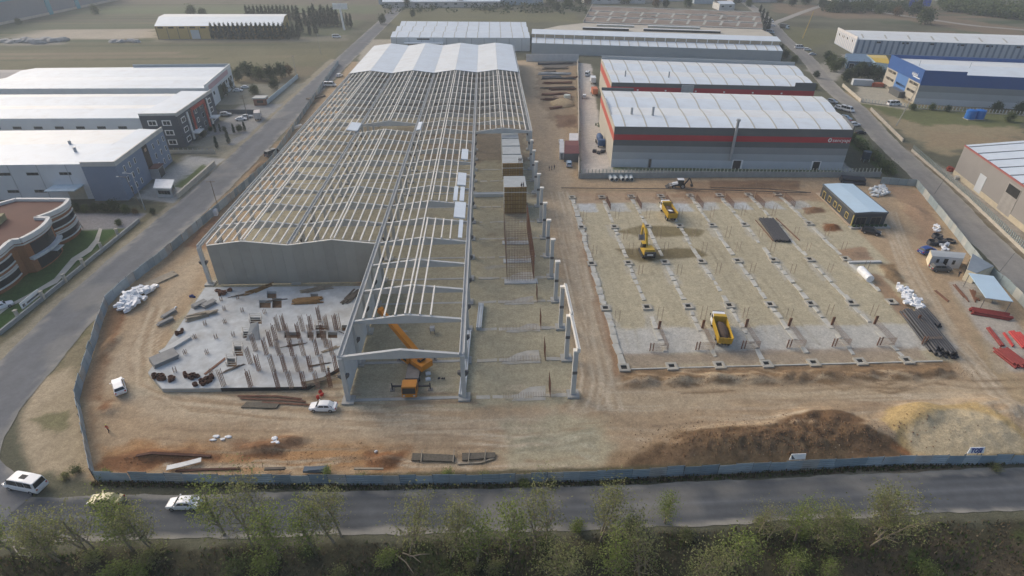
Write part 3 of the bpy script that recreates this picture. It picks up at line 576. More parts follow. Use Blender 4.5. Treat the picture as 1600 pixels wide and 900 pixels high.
for i, (k, z) in enumerate(((170., 8.2), (177.4, 8.3), (184.8, 8.4))): single('concrete_deck', MB().box(3.9, 9.4, k, k+6.8, 0, z), GREYP, ('nearest', 'middle', 'farthest')[i]+' flat grey deck block in the aisle behind the formwork', 'concrete deck', 'grey decks in the aisle')
# long precast beams lying on the floor
def lying_beam(lab, a, b, w, h):
    a, b = Vector((*a, .12)), Vector((*b, .12)); t = thing('lying_precast_beam', lab, 'beam', tuple((a+b)/2)); up = Vector((0, 0, h/2)); sd_ = (b-a).normalized().cross(Vector((0, 0, 1)))*w/2
    part(t, 'web', MB().beam(a+up, b+up, w*.45, h), SIDEP)
    for s in (-1, 1): part(t, 'flange', MB().beam(a+up+sd_*s*.8, b+up+sd_*s*.8, w*.2, h*1.25), SIDEP)
lying_beam('long pale precast beam lying beside the front right hall column', at(722, 622), at(732, 521), 1.1, .7); lying_beam('short pale precast beam lying on the aisle floor', at(748, 516), at(752, 478), 1., .6)
lying_beam('blue grey precast beam lying crosswise in the aisle before formwork', at(740, 307), at(788, 306), 1.3, .8)
# ================================================================ FRONT-LEFT SLAB
SZ = .75
outer = [at(*p, SZ) for p in ((232, 582), (254, 607), (345, 606), (480, 604), (530, 574), (556, 500), (563, 447), (321, 449))]
pits = [(417, 455, 432, 466), (405, 469, 423, 481), (425, 466, 440, 481), (391, 496, 409, 506), (380, 518, 395, 528), (444, 519, 469, 528), (480, 519, 490, 528), (493, 508, 512, 515), (494, 517, 510, 528), (512, 519, 527, 528), (534, 508, 542, 517), (366, 541, 380, 556), (355, 560, 370, 573), (485, 459, 497, 464)]
holes = [[at(a, d, SZ), at(c, d, SZ), at(c, b, SZ), at(a, b, SZ)] for a, b, c, d in pits]
SLAB = thing('foundation_slab', 'pale grey concrete slab with open pits left of the hall front', 'slab', (-45, 92, 0))
m = MB(); loops = [[Vector((*p, SZ)) for p in l] for l in [outer]+holes]; flatp = [p for l in loops for p in l]
m.v = [tuple(p) for p in flatp]; m.f = [tuple(t) for t in tessellate_polygon(loops)]
m.f = [f if (Vector(m.v[f[1]])-Vector(m.v[f[0]])).cross(Vector(m.v[f[2]])-Vector(m.v[f[0]])).z > 0 else f[::-1] for f in m.f]
part(SLAB, 'slab_top', m, SLABM)
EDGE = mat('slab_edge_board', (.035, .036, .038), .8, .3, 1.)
for i in range(len(outer)):
    a, b = outer[i], outer[(i+1) % len(outer)]
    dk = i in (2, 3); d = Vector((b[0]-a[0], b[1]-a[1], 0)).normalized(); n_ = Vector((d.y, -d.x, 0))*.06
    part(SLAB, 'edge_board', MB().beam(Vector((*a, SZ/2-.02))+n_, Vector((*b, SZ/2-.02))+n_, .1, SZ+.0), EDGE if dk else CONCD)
SOILP = mat('pit_soil', (.16, .10, .06), .95, .25, 1.)
for i, h in enumerate(holes):
    w = MB()
    for j in range(4): a, b = h[j], h[(j+1) % 4]; w.quad((*a, SZ), (*b, SZ), (*b, -.9 + .98), (*a, -.9+.98))
    pw = part(SLAB, 'pit_wall', w, CONC if i < 3 else CONCD)
    part(SLAB, 'pit_floor', MB().quad(*[(*p, .10) for p in h]), SOILP, pw)
WHB = mat('white_guard_rail', (.55, .53, .48), .8)
for i in (3, 4, 11, 12, 7):     # rails round the open pits
    h = [Vector((*p, SZ)) for p in holes[i]]; t = thing('pit_guard', {3: 'guard rail round the far left pit on the slab', 4: 'guard rail round the pit beside the leaning grey sheet', 7: 'guard rail round the dark pit near the hall front bay', 11: 'guard rail round the pit behind the nearest left pit', 12: 'guard rail round the nearest left pit on the slab'}[i], 'guard rail', tuple(sum(h, Vector())/4), 0, 'guard rails on the slab')
    for j in range(4):
        part(t, 'post', MB().cyl(h[j], h[j]+Vector((0, 0, 1.1)), .04, n=5), RUSTL)
        for z in (.55, 1.05): part(t, 'rail', MB().beam(h[j]+Vector((0, 0, z)), h[(j+1) % 4]+Vector((0, 0, z)), .07, .07), WHB)
# rebar column starters: four corner bars and ties, leaning a little
def cage_mesh(h, w, l=None, sd_=0, nb=3):
    q = random.Random(sd_); m = MB(); l = l or w
    for i in range(nb):
        for s in (-1, 1): x, y = -l/2+l*i/(nb-1), s*w/2; lean = Vector((q.uniform(-.06, .06), q.uniform(-.06, .06), 0))*h*.4; m.cyl((x, y, 0), Vector((x, y, h*q.uniform(.88, 1.06)))+lean, .05, n=4, caps=False)
    for k in range(int(h/.55)):
        z = .2+k*.5
        for a, b in (((-l/2, -w/2), (l/2, -w/2)), ((l/2, -w/2), (l/2, w/2)), ((l/2, w/2), (-l/2, w/2)), ((-l/2, w/2), (-l/2, -w/2))): m.cyl((*a, z), (*b, z), .022, n=4, caps=False)
    return m
cm = [cage_mesh(3.6, .42, .55, i).mesh('bars', RUSTL if i % 2 else RUST) for i in range(4)]; cs = [cage_mesh(1.0, .4, .4, 9+i, 2).mesh('bars', RUSTL) for i in range(2)]
tall = [(436, 517), (474, 517), (487, 516), (445, 516), (431, 531), (468, 529), (525, 516), (531, 515), (417, 554), (437, 555), (457, 555), (475, 555), (496, 554), (519, 554), (405, 579), (446, 580), (486, 580), (526, 580), (435, 606), (476, 606), (517, 605), (392, 568), (350, 603), (392, 604), (400, 548), (452, 531), (487, 531), (505, 530), (512, 516), (500, 503), (428, 580), (466, 580), (506, 580), (456, 606), (497, 606), (424, 541), (510, 542)]
rows = {}
for p in tall: rows.setdefault(round(p[1]/13), []).append(p)
for r_, (key, ps) in enumerate(sorted(rows.items(), reverse=True)):
    for c_, p in enumerate(sorted(ps)):
        x, y = at(*p, SZ); t = thing('rebar_column_cage', 'rusty rebar column cage, %s from left in the %s slab row from front' % (ORDN[c_], ORDN[r_]), 'rebar cage', (x, y, SZ), rnd.uniform(-.2, .2), 'tall rebar cages on the slab')
        o = link('bars', cm[(r_+c_) % 4], t)
for i, p in enumerate(sorted([(372, 467), (351, 485), (321, 508), (352, 505), (305, 529), (338, 529), (365, 525), (290, 553), (324, 553), (274, 581), (379, 487), (414, 490), (346, 470), (330, 583)], key=lambda q: (-q[1], q[0]))):
    x, y = at(*p, SZ); t = thing('rebar_stub', 'short rebar stub on the left half of the slab, %s counting from the front edge' % ORDN[i], 'rebar stub', (x, y, SZ), rnd.uniform(-.4, .4), 'short rebar stubs on the slab'); link('bars', cs[i % 2], t)
# coils and heaps of rusty stirrups
def coil_heap(lab, p, n, sp, sd_, h=SZ, mt=None):
    q = random.Random(sd_); x, y = at(*p, h); t = thing('stirrup_heap', lab, 'rebar heap', (x, y, h), 0, 'rusty stirrup heaps')
    for i in range(n):
        m = MB(); c = Vector((x+q.uniform(-sp, sp), y+q.uniform(-sp*.6, sp*.6), h)); r = q.uniform(.22, .4); k = 9
        for lv in range(q.randint(3, 6)):
            z = lv*.13; o = Vector((q.uniform(-.08, .08), q.uniform(-.08, .08), z))
            ring = [c+o+Vector((r*math.cos(2*math.pi*j/k), r*math.sin(2*math.pi*j/k), .07)) for j in range(k)]
            for j in range(k): m.beam(ring[j], ring[(j+1) % k], .12, .13)
        part(t, 'coil', m, mt or RUSTD)
coil_heap('curved heap of rusty coils at the left tip of the slab', (247, 591), 5, 1.1, 1); coil_heap('second rusty coil heap right of the left slab tip', (262, 594), 5, .9, 2); coil_heap('rusty coil heap in the middle of the front slab edge', (296, 589), 6, 1.1, 3)
coil_heap('small round rusty heap next to the biggest coil heap', (305, 590), 3, .6, 4); coil_heap('biggest dark rusty coil heap near the front slab edge', (319, 597), 10, 1.1, 5); coil_heap('rusty coils right behind the biggest coil heap', (326, 592), 4, .8, 6)
coil_heap('two brown coils on the left slab edge', (285, 519), 3, .8, 7); coil_heap('brown coil lying left of the two edge coils', (278, 523), 3, .5, 8); coil_heap('low red brown stirrup heap at the far slab corner', (346, 457), 9, 2., 9, SZ, RUST); coil_heap('tiny coil in front of the coil heaps', (305, 602), 2, .3, 10)
# piles of boards, formwork panels, pipes
def pile(name, lab, cat, p, l, w, n, th, rz, m, h=SZ, jit=.1, pn='board', rows=1):
    x, y = at(*p, h); t = thing(name, lab, cat, (x, y, h)); q = random.Random(hash(lab) & 255 if False else len(lab)*7+int(p[0]))
    for i in range(n):
        for r_ in range(rows):
            off = (r_-(rows-1)/2)*w*1.02; c = Vector((x, y, h+i*th)) + Matrix.Rotation(rz, 3, 'Z') @ Vector((q.uniform(-jit, jit)*2, off+q.uniform(-jit, jit)*.4, 0))
            part(t, pn, MB().obox(c, l*q.uniform(.94, 1.02), w, th*.9, rz+q.uniform(-.03, .03)*jit*8), m)
    return t
SHEET = mat('grey_form_sheet', (.24, .24, .235), .8, .15, .8)
pile('formwork_stack', 'grey formwork panel stack on the far left slab edge', 'panel stack', (312, 477), 2.8, 1.3, 5, .14, .9, SHEET); pile('formwork_stack', 'second grey formwork stack beside the far left one', 'panel stack', (327, 477), 2.6, 1.4, 5, .14, .9, SHEET)
pile('formwork_stack', 'low grey formwork stack on the left slab point', 'panel stack', (257, 562), 4.2, 3.0, 4, .2, .75, SHEET); pile('board_stack', 'stack of boards in the dirt left of the slab', 'boards', (264, 492), 3, .9, 3, .2, 1.1, SHEET, 0.05); pile('board_stack', 'lower stack of boards in dirt left of the slab', 'boards', (259, 504), 3, .8, 3, .2, .9, SHEET, .05)
pile('timber_pile', 'loose grey timber pile on the left slab edge', 'timber pile', (316, 494), 4, .35, 5, .13, .5, WOODG, SZ, .6, 'plank', 4); pile('pipe_stack', 'pair of pale round logs lying on the left slab edge', 'pipes', (275, 540), 6, .7, 1, .5, 1.05, CONC, SZ, .05, 'pipe', 2)
pile('steel_plank', 'long dark rust plank lying on the slab', 'plank', (337, 572), 5, .5, 1, .12, 1.15, RUST, SZ, .02); pile('timber_pile', 'oval pile of brown planks on the far slab half', 'timber pile', (481, 471), 5.4, .4, 3, .15, .04, PLYD, SZ, .35, 'plank', 5)
pile('timber_pile', 'messy thin timber pile near the right front slab corner', 'timber pile', (502, 595), 3.5, .14, 4, .1, .3, WOODG, SZ, .9, 'plank', 7);  pile('timber_pile', 'mixed timber beside the far pits of the slab', 'timber pile', (495, 453), 4, .2, 4, .12, .3, WOODG, SZ, .8, 'plank', 5)
pile('timber_pile', 'brown timber lying against the hall wall base', 'timber pile', (405, 452), 4, .2, 3, .12, .7, PLYD, SZ, .8, 'plank', 5); pile('timber_pile', 'pile of boards against the side of the hall front bay', 'timber pile', (549, 465), 4, .4, 4, .12, 1.2, WOODD, SZ, .5, 'plank', 4)
pile('timber_pile', 'timber tangle near the hall bay and right pits', 'timber pile', (520, 545), 2.6, .12, 2, .1, .6, WOODG, SZ, .5, 'plank', 5)
x, y = at(399, 526, SZ); single('leaning_sheet', MB().hexa([(x-1.4, y-1.2, SZ), (x+1., y-1.2, SZ), (x+1.3, y-1, SZ), (x-1.2, y-1, SZ), (x-.9, y+1.4, SZ+2.1), (x+.5, y+1.4, SZ+2.4), (x+.6, y+1.5, SZ+2.4), (x-.8, y+1.5, SZ+2.1)]), CONCD, 'leaning grey sheet standing among the slab pits', 'sheet')
for i, p in enumerate(((377, 462), (365, 575), (430, 470), (545, 524), (460, 540), (500, 570))):
    pile('timber_scrap', ('scrap timber behind the far left slab corner', 'scrap timber near the nearest guarded pit', 'dark beam scrap beside far pits', 'scrap boards against the hall bay wall', 'scrap rods in the slab middle', 'scrap rods on the right front of the slab')[i], 'timber scrap', p, 2.6, .12, 2, .1, rnd.uniform(0, 3), WOODD, SZ, .7, 'plank', 3)
# rusty bars and a dark mat in the dirt before the slab
t = thing('rebar_bundle', 'long rusty rebar bundles lying before the slab front', 'rebar bundle', (*at(430, 625), .1))
for a, b, c in (((372, 620), (430, 620), (472, 625)), ((376, 624), (440, 626), (478, 629)), ((410, 630), (450, 632), (485, 634))):
    m = MB(); A, B, D = [Vector((*at(*p), .2)) for p in (a, b, c)]
    for s in (-.12, .0, .12): o = Vector((0, s, .02)); m.beam(A+o, B+o, .1, .1); m.beam(B+o, D+o, .1, .1)
    part(t, 'bundle', m, RUST)
t = thing('wire_mesh_mat', 'dark flat wire mesh mat on the dirt before the slab', 'mesh mat', (*at(406, 634), .08)); part(t, 'mesh', MB().prism([at(*p) for p in ((377, 638), (432, 639), (438, 631), (386, 629))], .06, .26), mat('mesh_mat', (.13, .115, .09), .9, .3, 3.))
for i, (ps, lab) in enumerate((([(643, 721), (710, 723), (711, 713), (645, 710)], 'wide dark wire mesh mat near the front fence'), ([(722, 721), (773, 717), (774, 709), (722, 710)], 'smaller dark wire mesh mat right of the wide one'))):
    t = thing('wire_mesh_mat', lab, 'mesh mat', (*at(*ps[0]), .1)); part(t, 'mesh', MB().prism([at(*p) for p in ps], .08, .34), MATS['mesh_mat'])
    for k in range(2): part(t, 'batten', MB().beam((*at(ps[0][0]+20+k*(25 if i else 50)-(10 if i else 5), ps[0][1]+4), .42), (*at(ps[0][0]+22+k*(25 if i else 50)-(10 if i else 5), ps[3][1]-5), .42), .14, .1), WOODG)
def ribbon(name, lab, cat, pts, w, h, m, z=.15):
    t = thing(name, lab, cat, (*at(*pts[0]), z)); P = [Vector((*at(*p), max(z, ground_z(*at(*p))+z))) for p in pts]; b = MB()
    for a, c in zip(P[:-1], P[1:]): b.beam(a, c, w, h)
    part(t, name.split('_')[-1], b, m); return t
ribbon('rusty_rail', 'long rusty bars near the front left fence', 'bars', [(215, 716), (240, 714), (270, 714), (300, 713), (330, 714)], .45, .14, RUSTD); ribbon('rusty_rail', 'short rusty bars closest to the front left fence', 'bars', [(275, 737), (310, 735), (340, 734), (375, 733)], .35, .14, RUSTD); ribbon('metal_sheet', 'bent shiny metal sheet leaning near the front left fence', 'metal sheet', [(262, 735), (290, 729), (316, 722)], .9, .12, STEELG, .5)
ribbon('timber_beam', 'pale timber lying right of the small mesh mat', 'timber', [(715, 726), (750, 724), (773, 717)], .25, .15, WOODG); ribbon('timber_beam', 'thin rail resting behind the front fence', 'timber', [(555, 739), (600, 739)], .3, .2, WOODG, .9); ribbon('timber_beam', 'dark board resting behind the front fence left of centre', 'timber', [(415, 738), (447, 737)], .4, .3, WOODD, .7)
single('folded_tarp', MB().obox((*at(495, 738), .4), 3.6, .9, .35, -.05).obox((*at(497, 737.5), .75), 2.6, .7, .14, .06), mat('blue_tarp', (.09, .12, .155), .7), 'folded dark blue tarp pile behind the front fence', 'tarp')
def rag(name, lab, p, rx, ry, rz, m, sd_, n=5, z=None):
    q = random.Random(sd_); x, y = at(*p); z = ground_z(x, y) if z is None else z; t = thing(name, lab, 'heap', (x, y, z))
    for i in range(n): part(t, 'lump', MB().blob((x+q.uniform(-rx, rx), y+q.uniform(-ry, ry), z+rz*.3), rx*q.uniform(.25, .5), ry*q.uniform(.3, .6), rz*q.uniform(.5, 1), sd_+i, 7, 4, .4), m)
rag('white_scraps', 'white plastic scraps on the dirt left of the dark heap', (346, 683), 1.2, .6, .25, WHITEF, 3); rag('white_scraps', 'white sheet scraps on the dark soil heap', (428, 692), 1., .7, .3, WHITEF, 5); rag('white_sack', 'small white sack on the dark soil behind the fence', (585, 707), .5, .3, .35, WHITEF, 6, 2); rag('red_canister', 'red plastic heap behind the white parked sedan', (504, 618), 1., .7, .7, mat('red_plastic', (.42, .035, .025), .6), 8, 4)
rag('blue_bag', 'dark blue bag lying left of the slab', (300, 463), .8, .5, .5, mat('blue_bag', (.03, .045, .16), .7), 12, 4); rag('white_sack', 'white sack on the dirt track left of the slab', (276, 481), .5, .4, .3, WHITEF, 13, 2)
# big heap of white foil sacks by the left fence
def sack_heap(lab, poly, n, hmax, sd_, m, size=.9, grp='white sack heaps'):
    q = random.Random(sd_); P = [Vector((*at(*p), 0)) for p in poly]; c = sum(P, Vector())/len(P); t = thing('sack_heap', lab, 'sacks', tuple(c), 0, grp)
    for i in range(n):
        a, b = q.sample(range(len(P)), 2); p = P[a].lerp(P[b], q.random()).lerp(c, q.random()*.6); d = (p-c).length/max((v-c).length for v in P)
        z = hmax*(1-d)*q.uniform(.3, 1); e = MB(); l, w, h = size*q.uniform(.8, 1.9), size*q.uniform(.5, .9), size*q.uniform(.35, .6)
        e.obox(p+Vector((0, 0, z)), l, w, h, q.uniform(0, 3), q.uniform(-.35, .35), q.uniform(-.35, .35))
        o = part(t, 'sack', e, m)
sack_heap('long heap of white foil sacks beside the left fence', [(180, 488), (185, 480), (200, 462), (222, 446), (246, 447), (228, 472), (203, 492)], 120, 1.7, 4, WHITEF, 1.0); sack_heap('heap of white wrapped bundles behind the black pipe pile', [(1392, 448), (1406, 444), (1440, 480), (1442, 488), (1415, 478)], 80, 1.4, 5, WHITEF, .8)
sack_heap('loose white foil bundles beside the dark site office', [(1358, 298), (1380, 290), (1388, 306), (1365, 310)], 46, .8, 6, mat('grey_foil', (.58, .61, .62), .6, .2), .9)
sack_heap('white sacks near the right site fence', [(1457, 353), (1467, 352), (1469, 366), (1460, 364)], 14, .5, 7, WHITEF, .6); sack_heap('white plastic heap between black hoses and white container', [(1466, 380), (1478, 380), (1484, 392), (1472, 393)], 20, .8, 8, WHITEF, .8)
# cubes and planks by the left fence
single('foil_cube', MB().obox((*at(335, 336), 0), 1.9, 1.7, 1.5, .2).obox((*at(335, 336), 1.5), 1.6, 1.3, .2, .3), WHITEF, 'white wrapped cube on the dirt by the left fence', 'wrapped cube')
pile('board_stack', 'pale plank stack behind the white foil sacks', 'boards', (252, 437), 6.5, .8, 2, .15, .95, WOODG, .05, .1, 'plank', 3); pile('board_stack', 'white plank stack left of the hall far back', 'boards', (463, 200), 6, .6, 3, .25, 1.1, PURL, .05, .1, 'plank', 2); pile('board_stack', 'brown board stack left of the hall far back', 'boards', (494, 153), 9, 1, 2, .3, .9, WOODD, .05, .1, 'plank', 3)
# ================================================================ EXCAVATED SITE ON THE RIGHT
GX = [23.3+8.7*i for i in range(8)]; GY = [79., 98., 116.5, 135.5, 155.]
fm = MB().box(-1, 1, -1, -.55, -.2, .3).box(-1, 1, .55, 1, -.2, .3).box(-1, -.55, -.55, .55, -.2, .3).box(.55, 1, -.55, .55, -.2, .3)
ring = MB(); o4 = [(-1, -1), (1, -1), (1, 1), (-1, 1)]; i4 = [(-.55, -.55), (.55, -.55), (.55, .55), (-.55, .55)]
ring.v = [(*p, .28) for p in o4]+[(*p, .28) for p in i4]+[(*p, -.3) for p in o4]+[(*p, -.3) for p in i4]
for j in range(4): k = (j+1) % 4; ring.f += [(j, k, 4+k, 4+j), (8+j, 8+k, k, j), (4+j, 4+k, 12+k, 12+j)]
ringm = ring.mesh('socket_rim', mat('dusty_rim', (.40, .38, .33), .95, .2, 1., dirt=(.36, .31, .21), damt=.7)); sock = MB().box(-.549, .549, -.549, .549, -.3, .06).mesh('socket', DARK)  # socket is a near-black block, shade of the hole put into its colour
rown = ['front', 'second', 'middle', 'fourth', 'rear']
for j, y in enumerate(GY):
    for i, x in enumerate(GX[:8]):
        if (j == 0 and i > 6) or (j == 3 and i == 0 and False): continue
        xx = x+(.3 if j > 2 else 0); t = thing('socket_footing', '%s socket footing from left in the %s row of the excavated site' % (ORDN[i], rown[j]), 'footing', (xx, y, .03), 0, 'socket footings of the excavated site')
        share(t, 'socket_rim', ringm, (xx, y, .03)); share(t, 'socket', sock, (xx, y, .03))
DUSTC = mat('dusty_concrete', (.52, .51, .46), .95, .22, 1.2, dirt=(.36, .31, .21), dscale=.6, damt=.85, bump=.4)
# ground beams running between the footings, broken and dusty
for i, x in enumerate(GX):
    for j in range(4):
        y0, y1 = GY[j]+1.05, GY[j+1]-1.05
        if i == 7 and j == 0: continue
        t = thing('tie_beam', 'broken concrete tie beam, %s line from left, %s stretch from the front' % (ORDN[i], ORDN[j]), 'tie beam', (x, (y0+y1)/2, 0), 0, 'tie beams of the excavated site')
        w = .6 if i == 0 else .45; y = y0+(0 if i == 0 else rnd.uniform(0, 2))
        while y < y1-.8:
            l = rnd.uniform(1.2, 3.4); e = min(y+l, y1); z = rnd.uniform(.04, .2) if i else rnd.uniform(.12, .28); dx = rnd.uniform(-.12, .12)+(.3 if y > 128 else 0)
            if i == 0 or rnd.random() < .95:
                ww = [w*rnd.uniform(.6, 1.35) for _ in range(4)]; zz = [z+rnd.uniform(-.06, .06) for _ in range(4)]
                part(t, 'segment', MB().hexa([(x-ww[0]+dx, y, -.3), (x+ww[1]+dx, y+.1, -.3), (x+ww[2]+dx, e-.1, -.3), (x-ww[3]+dx, e-.05, -.3), (x-ww[0]+dx, y, zz[0]), (x+ww[1]+dx, y+.1, zz[1]), (x+ww[2]+dx, e-.1, zz[2]), (x-ww[3]+dx, e-.05, zz[3])]), DUSTC)
            y = e + (rnd.uniform(0, .5) if i else -.02)
t = thing('edge_beam', 'low concrete edge beam along the front of the excavated site', 'edge beam', (50, 79, 0)); part(t, 'beam', MB().box(24.4, 82, 78.55, 78.8, -.2, .16), DUSTC)
# rebar: upright pairs, L-shaped core starters front and back
pair = MB()
for dx in (-.55, .55):
    for dy in (-.08, .08): pair.cyl((dx+dy, 0, 0), (dx*1.05+dy*.6, .05, 3.1), .03, n=4, caps=False)
pairm = pair.mesh('bars', RUSTL)
k = 0
for j, y in enumerate((93.5, 111, 121, 128.5, 140.5)):
    for i in range(0, 8):
        if i == 0 and j in (1, 3) or (i == 7 and j == 0): continue
        x = GX[i]+1.7+rnd.uniform(-.3, .3); yy = y+rnd.uniform(-.4, .4)
        t = thing('rebar_post_pair', '%s pair of thin rebar posts from left, %s post row of the excavated site' % (ORDN[i], ORDN[j]), 'rebar posts', (x, yy, 0), rnd.uniform(-.3, .3), 'rebar post pairs of the excavated site'); o = link('bars', pairm, t); o.scale = (.8, 1, rnd.uniform(.7, 1.05))
for i in range(1, 8):
    x = GX[i]; t = thing('core_rebar', '%s L shaped rebar mat from left on the front concrete strip of the excavation' % ORDN[i-1], 'rebar mat', (x, 84, 0), 0, 'front core rebar mats')
    m = MB(); rebar_sheet(m, (x-2.9, 83.6, 0), (x+.5, 83.6, 0), .1, 1.9, .16, .4, .022); part(t, 'front_mat', m, RUSTL)
    for q in (-2.9, -2.3): part(t, 'end_bundle', MB().obox((x+q, 83.6, .1), .14, .14, 1.9), RUST)
    m = MB(); rebar_sheet(m, (x+.6, 83.7, 0), (x+.6, 90.2, 0), .1, 1.5, .25, .4, .02); part(t, 'side_mat', m, RUSTL)
    part(t, 'end_bundle', MB().obox((x+.6, 90.4, .1), .5, .2, 1.9), RUST)
for i in range(1, 8):
    x = GX[i]+.2; t = thing('core_rebar', '%s L shaped rebar mat from left along the rear edge of the excavation' % ORDN[i-1], 'rebar mat', (x, 152, 0), 0, 'rear core rebar mats')
    m = MB(); rebar_sheet(m, (x-2., 153.2, 0), (x+.8, 153.2, 0), .1, 2.2, .3, .5, .035); part(t, 'rear_mat', m, RUST)
    m = MB(); rebar_sheet(m, (x+1., 146, 0), (x+1., 152.5, 0), .1, 1.8, .3, .45, .035); part(t, 'side_mat', m, RUST)
# thin timber line and pipe along the back of the excavation
ribbon('boundary_rail', 'long thin dark rail behind the excavated site', 'rail', [(877, 296), (1000, 297), (1100, 298), (1260, 304)], .25, .2, WOODD, .5); ribbon('boundary_rail', 'second thin dark rail near the site office', 'rail', [(1110, 296), (1200, 298), (1266, 304)], .2, .2, WOODD, .6)
ribbon('timber_board', 'pale board lying along the dirt bank by the site office', 'board', [(1277, 303), (1300, 326), (1328, 354)], 1., .2, mat('pale_board', (.47, .37, .27), .85), .3)
ribbon('concrete_kerb', 'pale concrete beam lying at the right of the excavation', 'beam', [(1325, 411), (1376, 410)], .7, .4, CONC, .2)
# black steel pipes and bars
def rods(lab, a, b, n, r, m, lay_, name='pipe_bundle', cat='pipes', sd_=1, jit=.3):
    q = random.Random(sd_); A, B = Vector((*at(*a), 0)), Vector((*at(*b), 0)); d = (B-A).normalized(); s = d.cross(Vector((0, 0, 1))); t = thing(name, lab, cat, tuple((A+B)/2))
    for L in range(lay_):
        for i in range(n-L):
            o = s*((i-(n-L-1)/2)*r*2.05) + Vector((0, 0, r+L*r*1.75)) + d*q.uniform(-jit, jit); part(t, name.split('_')[0], MB().cyl(A+o, B+o+d*q.uniform(-jit, jit), r, n=7), m)
BLK = mat('black_pipe', (.035, .037, .045), .45, .2, 1., spec=.4)
rods('bundle of black pipes lying inside the excavated site', (1197, 343), (1223, 378), 12, .17, BLK, 2, sd_=3); rods('single rusty pipe right of the black pipe bundle', (1213, 342), (1249, 376), 1, .13, RUST, 1); rods('single thin pipe left of the black pipe bundle', (1181, 345), (1208, 377), 1, .11, RUST, 1)
rods('big pile of black plastic pipes at the excavation corner', (1425, 492), (1475, 556), 9, .25, BLK, 3, sd_=5, jit=.6); rods('lower rusty pipes beside the black pipe pile', (1412, 493), (1462, 552), 3, .16, RUST, 2, sd_=6)
rods('short black pipes on top of the pipe pile', (1440, 487), (1462, 513), 5, .25, BLK, 2, sd_=7)
rods('stack of black barrels behind the dark site office', (1313, 284), (1349, 287), 4, .5, BLK, 2, 'barrel_stack', 'barrels', 8, .1)
# concrete drain pipes
pipe_m = mat('drain_pipe_concrete', (.47, .50, .50), .85, .12, 1.)
for i, p in enumerate(((956, 281), (963, 281), (973, 281), (981, 281), (988, 281))):
    x, y = at(*p); t = thing('drain_pipe', '%s big concrete drain pipe from left beside the factory wall' % ORDN[i], 'drain pipe', (x, y, 0), 0, 'concrete drain pipes'); c = rnd.uniform(-.3, .3)
    a, b = Vector((x-c-.3, y-1.2, .6)), Vector((x+c-.5, y+1.4, .6)); part(t, 'barrel', MB().cyl(a, b, .6, n=12), pipe_m); part(t, 'bore', MB().cyl(a-(b-a)*.004, a+(b-a)*.02, .47, n=12), DARK); part(t, 'socket_end', MB().cyl(b-(b-a)*.12, b, .68, n=12), pipe_m)  # bore is a near-black disc, shade of the hollow put into its colour
# hose coils (tori)
def torus(m, c, Rr, r, n=14, k=6, tilt=0):
    c = Vector(c); M = Matrix.Rotation(tilt, 3, 'X'); rings = []
    base = len(m.v)
    for i in range(n):
        a = 2*math.pi*i/n
        for j in range(k): b = 2*math.pi*j/k; m.v.append(tuple(c + M @ Vector(((Rr+r*math.cos(b))*math.cos(a), (Rr+r*math.cos(b))*math.sin(a), r*math.sin(b)))))
    for i in range(n):
        for j in range(k): m.f.append((base+i*k+j, base+((i+1) % n)*k+j, base+((i+1) % n)*k+(j+1) % k, base+i*k+(j+1) % k))
    return m
for i, (p, n) in enumerate((((1463, 372), 4), ((1456, 382), 4), ((1467, 381), 5), ((1485, 378), 2))):
    x, y = at(*p); t = thing('hose_coil', ('rear', 'left front', 'right front', 'single outer')[i]+' black hose coil behind the white site container', 'hose coil', (x, y, 0), 0, 'black hose coils')
    for k in range(n): part(t, 'loop', torus(MB(), (x+rnd.uniform(-.1, .1), y+rnd.uniform(-.1, .1), .16+k*.26), 1.05, .15), BLK)
# red steel beams in the right yard
REDS = mat('red_primer_steel', (.24, .045, .04), .7, .2, 1.); REDB = mat('bright_red_steel', (.46, .06, .055), .7, .15, 1.)
rods('wide stack of red primed beams below the blue roofed shed', (1517, 487), (1577, 497), 6, .2, REDS, 2, 'beam_stack', 'steel beams', 9); rods('dark red beams along the yard edge nearest the track', (1562, 548), (1596, 574), 8, .2, REDS, 2, 'beam_stack', 'steel beams', 10); rods('single dark red girder lying in the right yard', (1543, 513), (1565, 541), 2, .22, REDS, 1, 'beam_stack', 'steel beams', 11)
rods('bright red girders at the right picture edge', (1584, 520), (1606, 545), 5, .22, REDB, 1, 'beam_stack', 'steel beams', 12); rods('thin bright red bars in the right yard', (1568, 521), (1582, 541), 2, .14, REDB, 1, 'beam_stack', 'steel beams', 13); rods('rusty angle frames near the container row', (1492, 447), (1510, 468), 3, .12, RUST, 1, 'beam_stack', 'steel beams', 14, .8); rods('rusty frame pieces below the blue roofed shed', (1518, 452), (1526, 470), 4, .14, RUST, 1, 'beam_stack', 'steel beams', 15, .8)
rods('rusty bars left of the container row on red soil', (1462, 455), (1482, 472), 3, .1, RUST, 1, 'beam_stack', 'steel beams', 16, .8)
single('white_tank', MB().cyl((*at(1343, 425), .8), (*at(1358, 441), .8), .85, n=12).cyl((*at(1343, 424.5), .8), (*at(1343, 425), .8), .5, .85, n=12), WHITEF, 'white wrapped roll on the right beam of the excavation', 'white roll', smooth=False)
